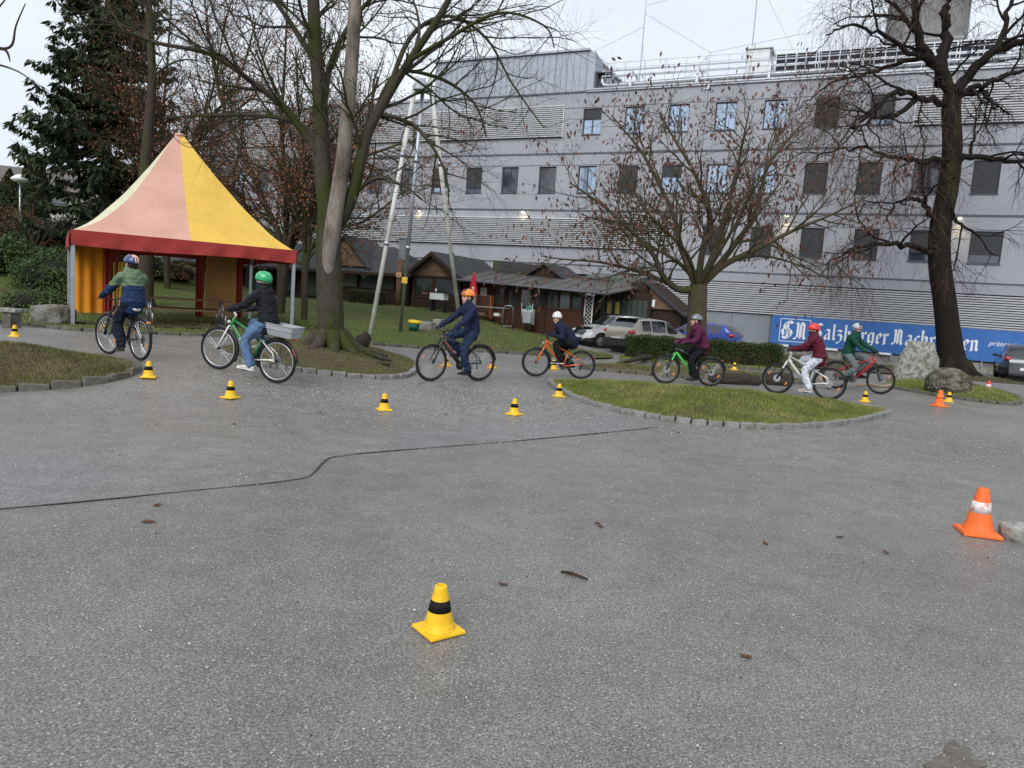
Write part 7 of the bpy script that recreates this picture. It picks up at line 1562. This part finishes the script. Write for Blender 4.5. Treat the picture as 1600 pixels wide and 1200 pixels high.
# ---- T4: multi stemmed trees with rust leaves behind the tent
def rusty(lab, px0, Yt, stems, seed, lv, nm='rusty_tree', r0=.17):
    rng = np.random.default_rng(seed); base = at(px0, 430, Yt); base = Vector((base.x, base.y, float(G(base.x, base.y))-.05)); T = tree(nm, lab, base); W = Wood()
    cfg = [dict(n=2.5, len=3.4, r=.05, ang=.85, wob=.14, lift=.25, up=.02, seg=7, **{'from': .16}), dict(n=3.9, len=1.8, r=.018, ang=.8, wob=.15, grav=.05, seg=4), dict(n=4.4, len=1.0, r=.011, ang=.7, seg=3)]
    gzp = tuple(base)
    for pts in stems: grow(W, sm([gzp]+[A3(a, b_, Yt+c_) for a, b_, c_ in pts], 5), r0, .03, 0, 3, rng, cfg)
    to_local(W.build('trunk', M_BK4, T), base)
    to_local(leaves_on(W, 'rust_leaves', lv, .085, M_LBR, T, rng, hang=.6, asp=.6), base); return T
rusty('multi stemmed tree with rust coloured leaves behind the tent peak', 440, 31, [[(438, 380, 0), (415, 320, .3), (385, 250, .6), (350, 170, 1), (330, 80, 1.2), (320, 0, 1.3)], [(445, 380, 0), (450, 300, .2), (440, 210, .3), (445, 100, .4), (450, -20, .5)], [(450, 390, -.2), (468, 320, -.4), (470, 240, -.5), (500, 150, -.8), (540, 60, -1)], [(435, 390, .3), (400, 350, .8), (370, 300, 1.2), (330, 260, 1.6), (290, 190, 2)], [(452, 390, 0), (490, 330, .4), (530, 270, .8), (570, 200, 1.2), (590, 120, 1.5)]], 31, 3)
rusty('slender rust leaved tree standing behind the mossy tree', 478, 29, [[(476, 380, 0), (474, 300, .2), (468, 200, .3), (462, 80, .4)], [(480, 390, 0), (500, 320, .5), (545, 260, 1), (610, 230, 1.5), (650, 220, 1.8)], [(482, 395, 0), (520, 360, .4), (570, 345, .8), (630, 300, 1.2)]], 32, 4, r0=.13)
rusty('brown twiggy tree between the spruce and the tent peak', 262, 36, [[(260, 380, 0), (262, 300, 0), (255, 200, .2), (262, 90, .3), (270, -30, .3)], [(262, 330, 0), (290, 250, .5), (330, 150, .9), (350, 40, 1)], [(258, 330, 0), (240, 240, -.5), (232, 140, -.8), (240, 30, -1)], [(262, 290, .2), (310, 210, 1), (370, 130, 1.4), (400, 30, 1.6)], [(258, 300, -.3), (225, 220, -1), (205, 130, -1.4), (210, 20, -1.6)], [(264, 300, -.6), (300, 230, -1.2), (345, 190, -1.8), (400, 150, -2.2)]], 33, 2, r0=.15)
# ---- spruce
def spruce(lab, px0, Yt, H, rad, seed, dens=1.0, nm='spruce_tree', z_start=.1):
    rng = np.random.default_rng(seed); b_ = at(px0, 400, Yt); base = Vector((b_.x, b_.y, float(G(b_.x, b_.y))-.05)); T = tree(nm, lab, base); W = Wood(); bb = np.zeros(3)
    W.tube(np.array([[0, 0, 0], [0, 0, H*.3], [.05, 0, H*.7], [0, 0, H]]), [.28, .22, .12, .02], 12)
    Q = []; D = []; z = H*z_start
    while z < H*.985:
        f = z/H; R_ = rad*(1-f)**.75*rng.uniform(.8, 1.12)+.15; nb = int(8*dens)
        for q in range(nb):
            a = rng.uniform(0, 6.283); L_ = R_*rng.uniform(.72, 1.1); d = np.array([math.cos(a), math.sin(a), 0]); n = 9; t = np.linspace(0, 1, n)
            P = np.array([0, 0, z])+d[None]*(L_*t)[:, None]+np.array([0, 0, 1])[None]*((-.34*L_*np.sin(t*2.0)+.20*L_*t**2)[:, None]); W.tube(P, np.linspace(.035, .006, n), 4)
            sd2 = np.array([-d[1], d[0], 0])
            ns = int(L_*8)+2
            for s_ in range(ns):      # side sprays with hanging shoots
                tt = rng.uniform(.12, 1); p = np.array([np.interp(tt, t, P[:, k]) for k in range(3)]); sg = rng.choice([-1, 1]); sl_ = (.18+.5*(1-tt))*min(1.0, L_*.4)*rng.uniform(.5, 1.2)
                hang = rng.uniform(.25, .75); m_ = int(5+sl_*10)
                for w_ in range(m_):
                    u_ = (w_+rng.random())/m_; Q.append(p+sd2*sg*sl_*u_+d*sl_*.5*u_+np.array([0, 0, -.12*u_])); D.append(np.array([rng.normal(0, .35), rng.normal(0, .35), -hang])+d*.2)
        z += H*.021*rng.uniform(.7, 1.3)*(1.1-.3*f)
    Q = np.array(Q); D = np.array(D); k = len(Q); D /= np.linalg.norm(D, axis=1)[:, None]; s_ = rng.uniform(.2, .52, k)[:, None]; o_ = np.cross(D, rng.normal(0, 1, (k, 3))); o_ /= np.linalg.norm(o_, axis=1)[:, None]
    V = np.stack([Q-o_*s_*.06, Q+D*s_*.5+o_*s_*.15, Q+D*s_, Q+D*s_*.5-o_*s_*.15], 1).reshape(-1, 3)
    W.build('trunk', M_BK4, T); o = npmesh('needles', V, np.arange(4*k).reshape(-1, 4), M_NEEDLE, T); o['kind'] = 'stuff'; return T
M_NEEDLE = mat('spruce_needles', (.032, .046, .026), .7, var=.5, scale=1.2, col2=(.05, .064, .032), c2scale=.6, spec=.25)
spruce('tall dark drooping spruce behind the tent', 165, 38, 21, 4.6, 41)
def thuja(lab, px0, Yt, H, r_, seed):
    rng = np.random.default_rng(seed); b_ = at(px0, 400, Yt); base = Vector((b_.x, b_.y, float(G(b_.x, b_.y))-.05)); T = tree('conifer', lab, base); n = 9000
    z = rng.random(n)**1.2; a = rng.uniform(0, 6.283, n); rad = r_*np.minimum(1, (1-z)*2.2)**.8*(1+.15*np.sin(a*3+z*9))*(1-np.abs(rng.normal(0, .15, n))); P = np.column_stack([np.cos(a)*rad, np.sin(a)*rad, .1+z*H]); N_ = np.column_stack([np.cos(a), np.sin(a), .4+0*a])
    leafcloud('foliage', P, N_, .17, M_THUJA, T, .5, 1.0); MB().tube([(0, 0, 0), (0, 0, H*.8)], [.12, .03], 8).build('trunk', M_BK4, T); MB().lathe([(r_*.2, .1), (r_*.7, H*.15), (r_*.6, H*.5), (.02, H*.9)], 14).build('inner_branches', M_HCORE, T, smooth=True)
M_THUJA = mat('conifer_leaf', (.030, .042, .016), .7, var=.5, scale=1.5, col2=(.055, .05, .02), c2scale=.8)
for px_, Yt, H, r_, lb in ((47, 46, 5.6, .75, 'slim pointed conifer on the bank'), (60, 47, 5.9, .7, 'tallest slim conifer of the pair on the bank'), (16, 48, 4.9, .95, 'stubby conifer at the end of the row on the bank'), (35, 49, 4.2, .9, 'low conifer behind the street lamp')): thuja(lb, px_, Yt, H, r_, int(px_))
# bare shrub, overhanging twigs, lamp and far houses at the left
rng = np.random.default_rng(77)
b_ = at(50, 400, 36); base = Vector((b_.x, b_.y, float(G(b_.x, b_.y)))); T = tree('bare_shrub', 'bare grey twiggy shrub standing in front of the conifers', base, 'shrub'); W = Wood()
for k in range(9): grow(W, wander((0, 0, 0), (rng.normal(0, .35), rng.normal(0, .35), 1), rng.uniform(2, 3.4), 7, rng, .1), .03, .008, 0, 2, rng, [dict(n=2.2, len=1.1, r=.01, ang=.6, lift=.4, seg=5), dict(n=3, len=.5, r=.006, ang=.6, seg=4)])
W.build('branches', M_TWIGB, T)
b_ = at(-260, 480, 11); base = Vector((b_.x, b_.y, float(G(b_.x, b_.y)))); T = tree('edge_tree', 'bare tree at the yard edge with a single branch reaching over', base); W = Wood()
tp = sm([tuple(base), A3(-255, 300, 11), A3(-230, 100, 11), A3(-230, -100, 11)]); W.tube(tp, np.linspace(.22, .12, len(tp)), 12)
for pts in ([(-240, 160, 11), (-120, 120, 11), (-30, 100, 11), (20, 108, 11), (54, 129, 11)], [(-235, 120, 11), (-120, 90, 11), (-30, 74, 11), (15, 74, 11), (25, 40, 11), (40, 5, 11)], [(-235, 60, 11), (-100, 40, 11), (-20, 25, 11), (15, -10, 11)], [(-20, 74, 11), (8, 78, 11), (16, 97, 11)]): W.tube(sm([A3(*p) for p in pts], 5), np.linspace(.035, .006, 5*(len(pts)-1)+1), 6)
to_local(W.build('trunk', M_BK4, T), base)
p = at(31, 300, 44); LP = empty('street_lamp', (p.x, p.y, float(G(p.x, p.y)))); tag(LP, 'street lamp with round white shade among the conifers', 'street lamp'); hz = p.z-LP.location.z+.7
MB().tube([(0, 0, 0), (0, 0, hz+.3)], [.06, .035], 8).build('pole', M_STEEL, LP, smooth=True); MB().lathe([(.02, hz+.32), (.2, hz+.26), (.44, hz+.08), (.46, hz+.0), (.3, hz-.12), (0, hz-.16)], 20).build('shade', M_WHITEM, LP, smooth=True)
def house(lab, px0, Yt, w_, d_, h_, rz, col, roofm):
    b_ = at(px0, 400, Yt); r_ = empty('house', (b_.x, b_.y, float(G(b_.x, b_.y))-.2), rz); tag(r_, lab, 'house')
    MB().box((0, 0, h_/2), (w_, d_, h_)).build('wall', col, r_); mb = MB().prism([(-d_/2-.4, h_), (d_/2+.4, h_), (0, h_+d_*.3)], -w_/2-.3, w_/2+.3, 'X'); mb.build('roof', roofm, r_)
    for k in range(int(w_/2.6)):
        for z in np.arange(1.4, h_-1, 2.7): o = MB().box((-w_/2+1.4+k*2.5, -d_/2-.02, z+.3), (1.1, .1, 1.35)).build('window', M_FRAME, r_); MB().box((-w_/2+1.4+k*2.5, -d_/2-.075, z+.3), (.98, .02, 1.22)).build('pane', M_GLASS, o)
M_PLW = mat('house_cream', (.58, .55, .50), .85, var=.1, scale=1); M_PLR = mat('house_roof', (.14, .12, .115), .8, var=.25, scale=3)
house('cream house glimpsed behind the conifers', 75, 66, 9, 8, 5.2, .3, M_PLW, M_PLR); house('pale house at the edge behind the bank', -30, 70, 10, 8, 5.6, .1, M_PLW, M_PLR)
# old trunk seen through the tent
b_ = at(226, 470, 30); base = Vector((b_.x, b_.y, float(G(b_.x, b_.y)))); T = tree('old_tree', 'thick grey tree trunk seen through the open tent', base); W = Wood(); tp = np.array([[0, 0, -.1], [0, 0, .4], [.05, 0, 2], [-.15, .1, 5], [.15, .1, 9], [-.1, 0, 13], [.3, .2, 17]]); W.tube(tp, [.5, .34, .27, .22, .16, .09, .02], 14)
rng = np.random.default_rng(8); grow(W, tp[3:], .2, .08, 0, 2, rng, [dict(n=2, len=2.6, r=.05, ang=.9, lift=.4, seg=6), dict(n=2.5, len=1.2, r=.015, ang=.8, seg=4)]); W.build('trunk', M_BK4, T)
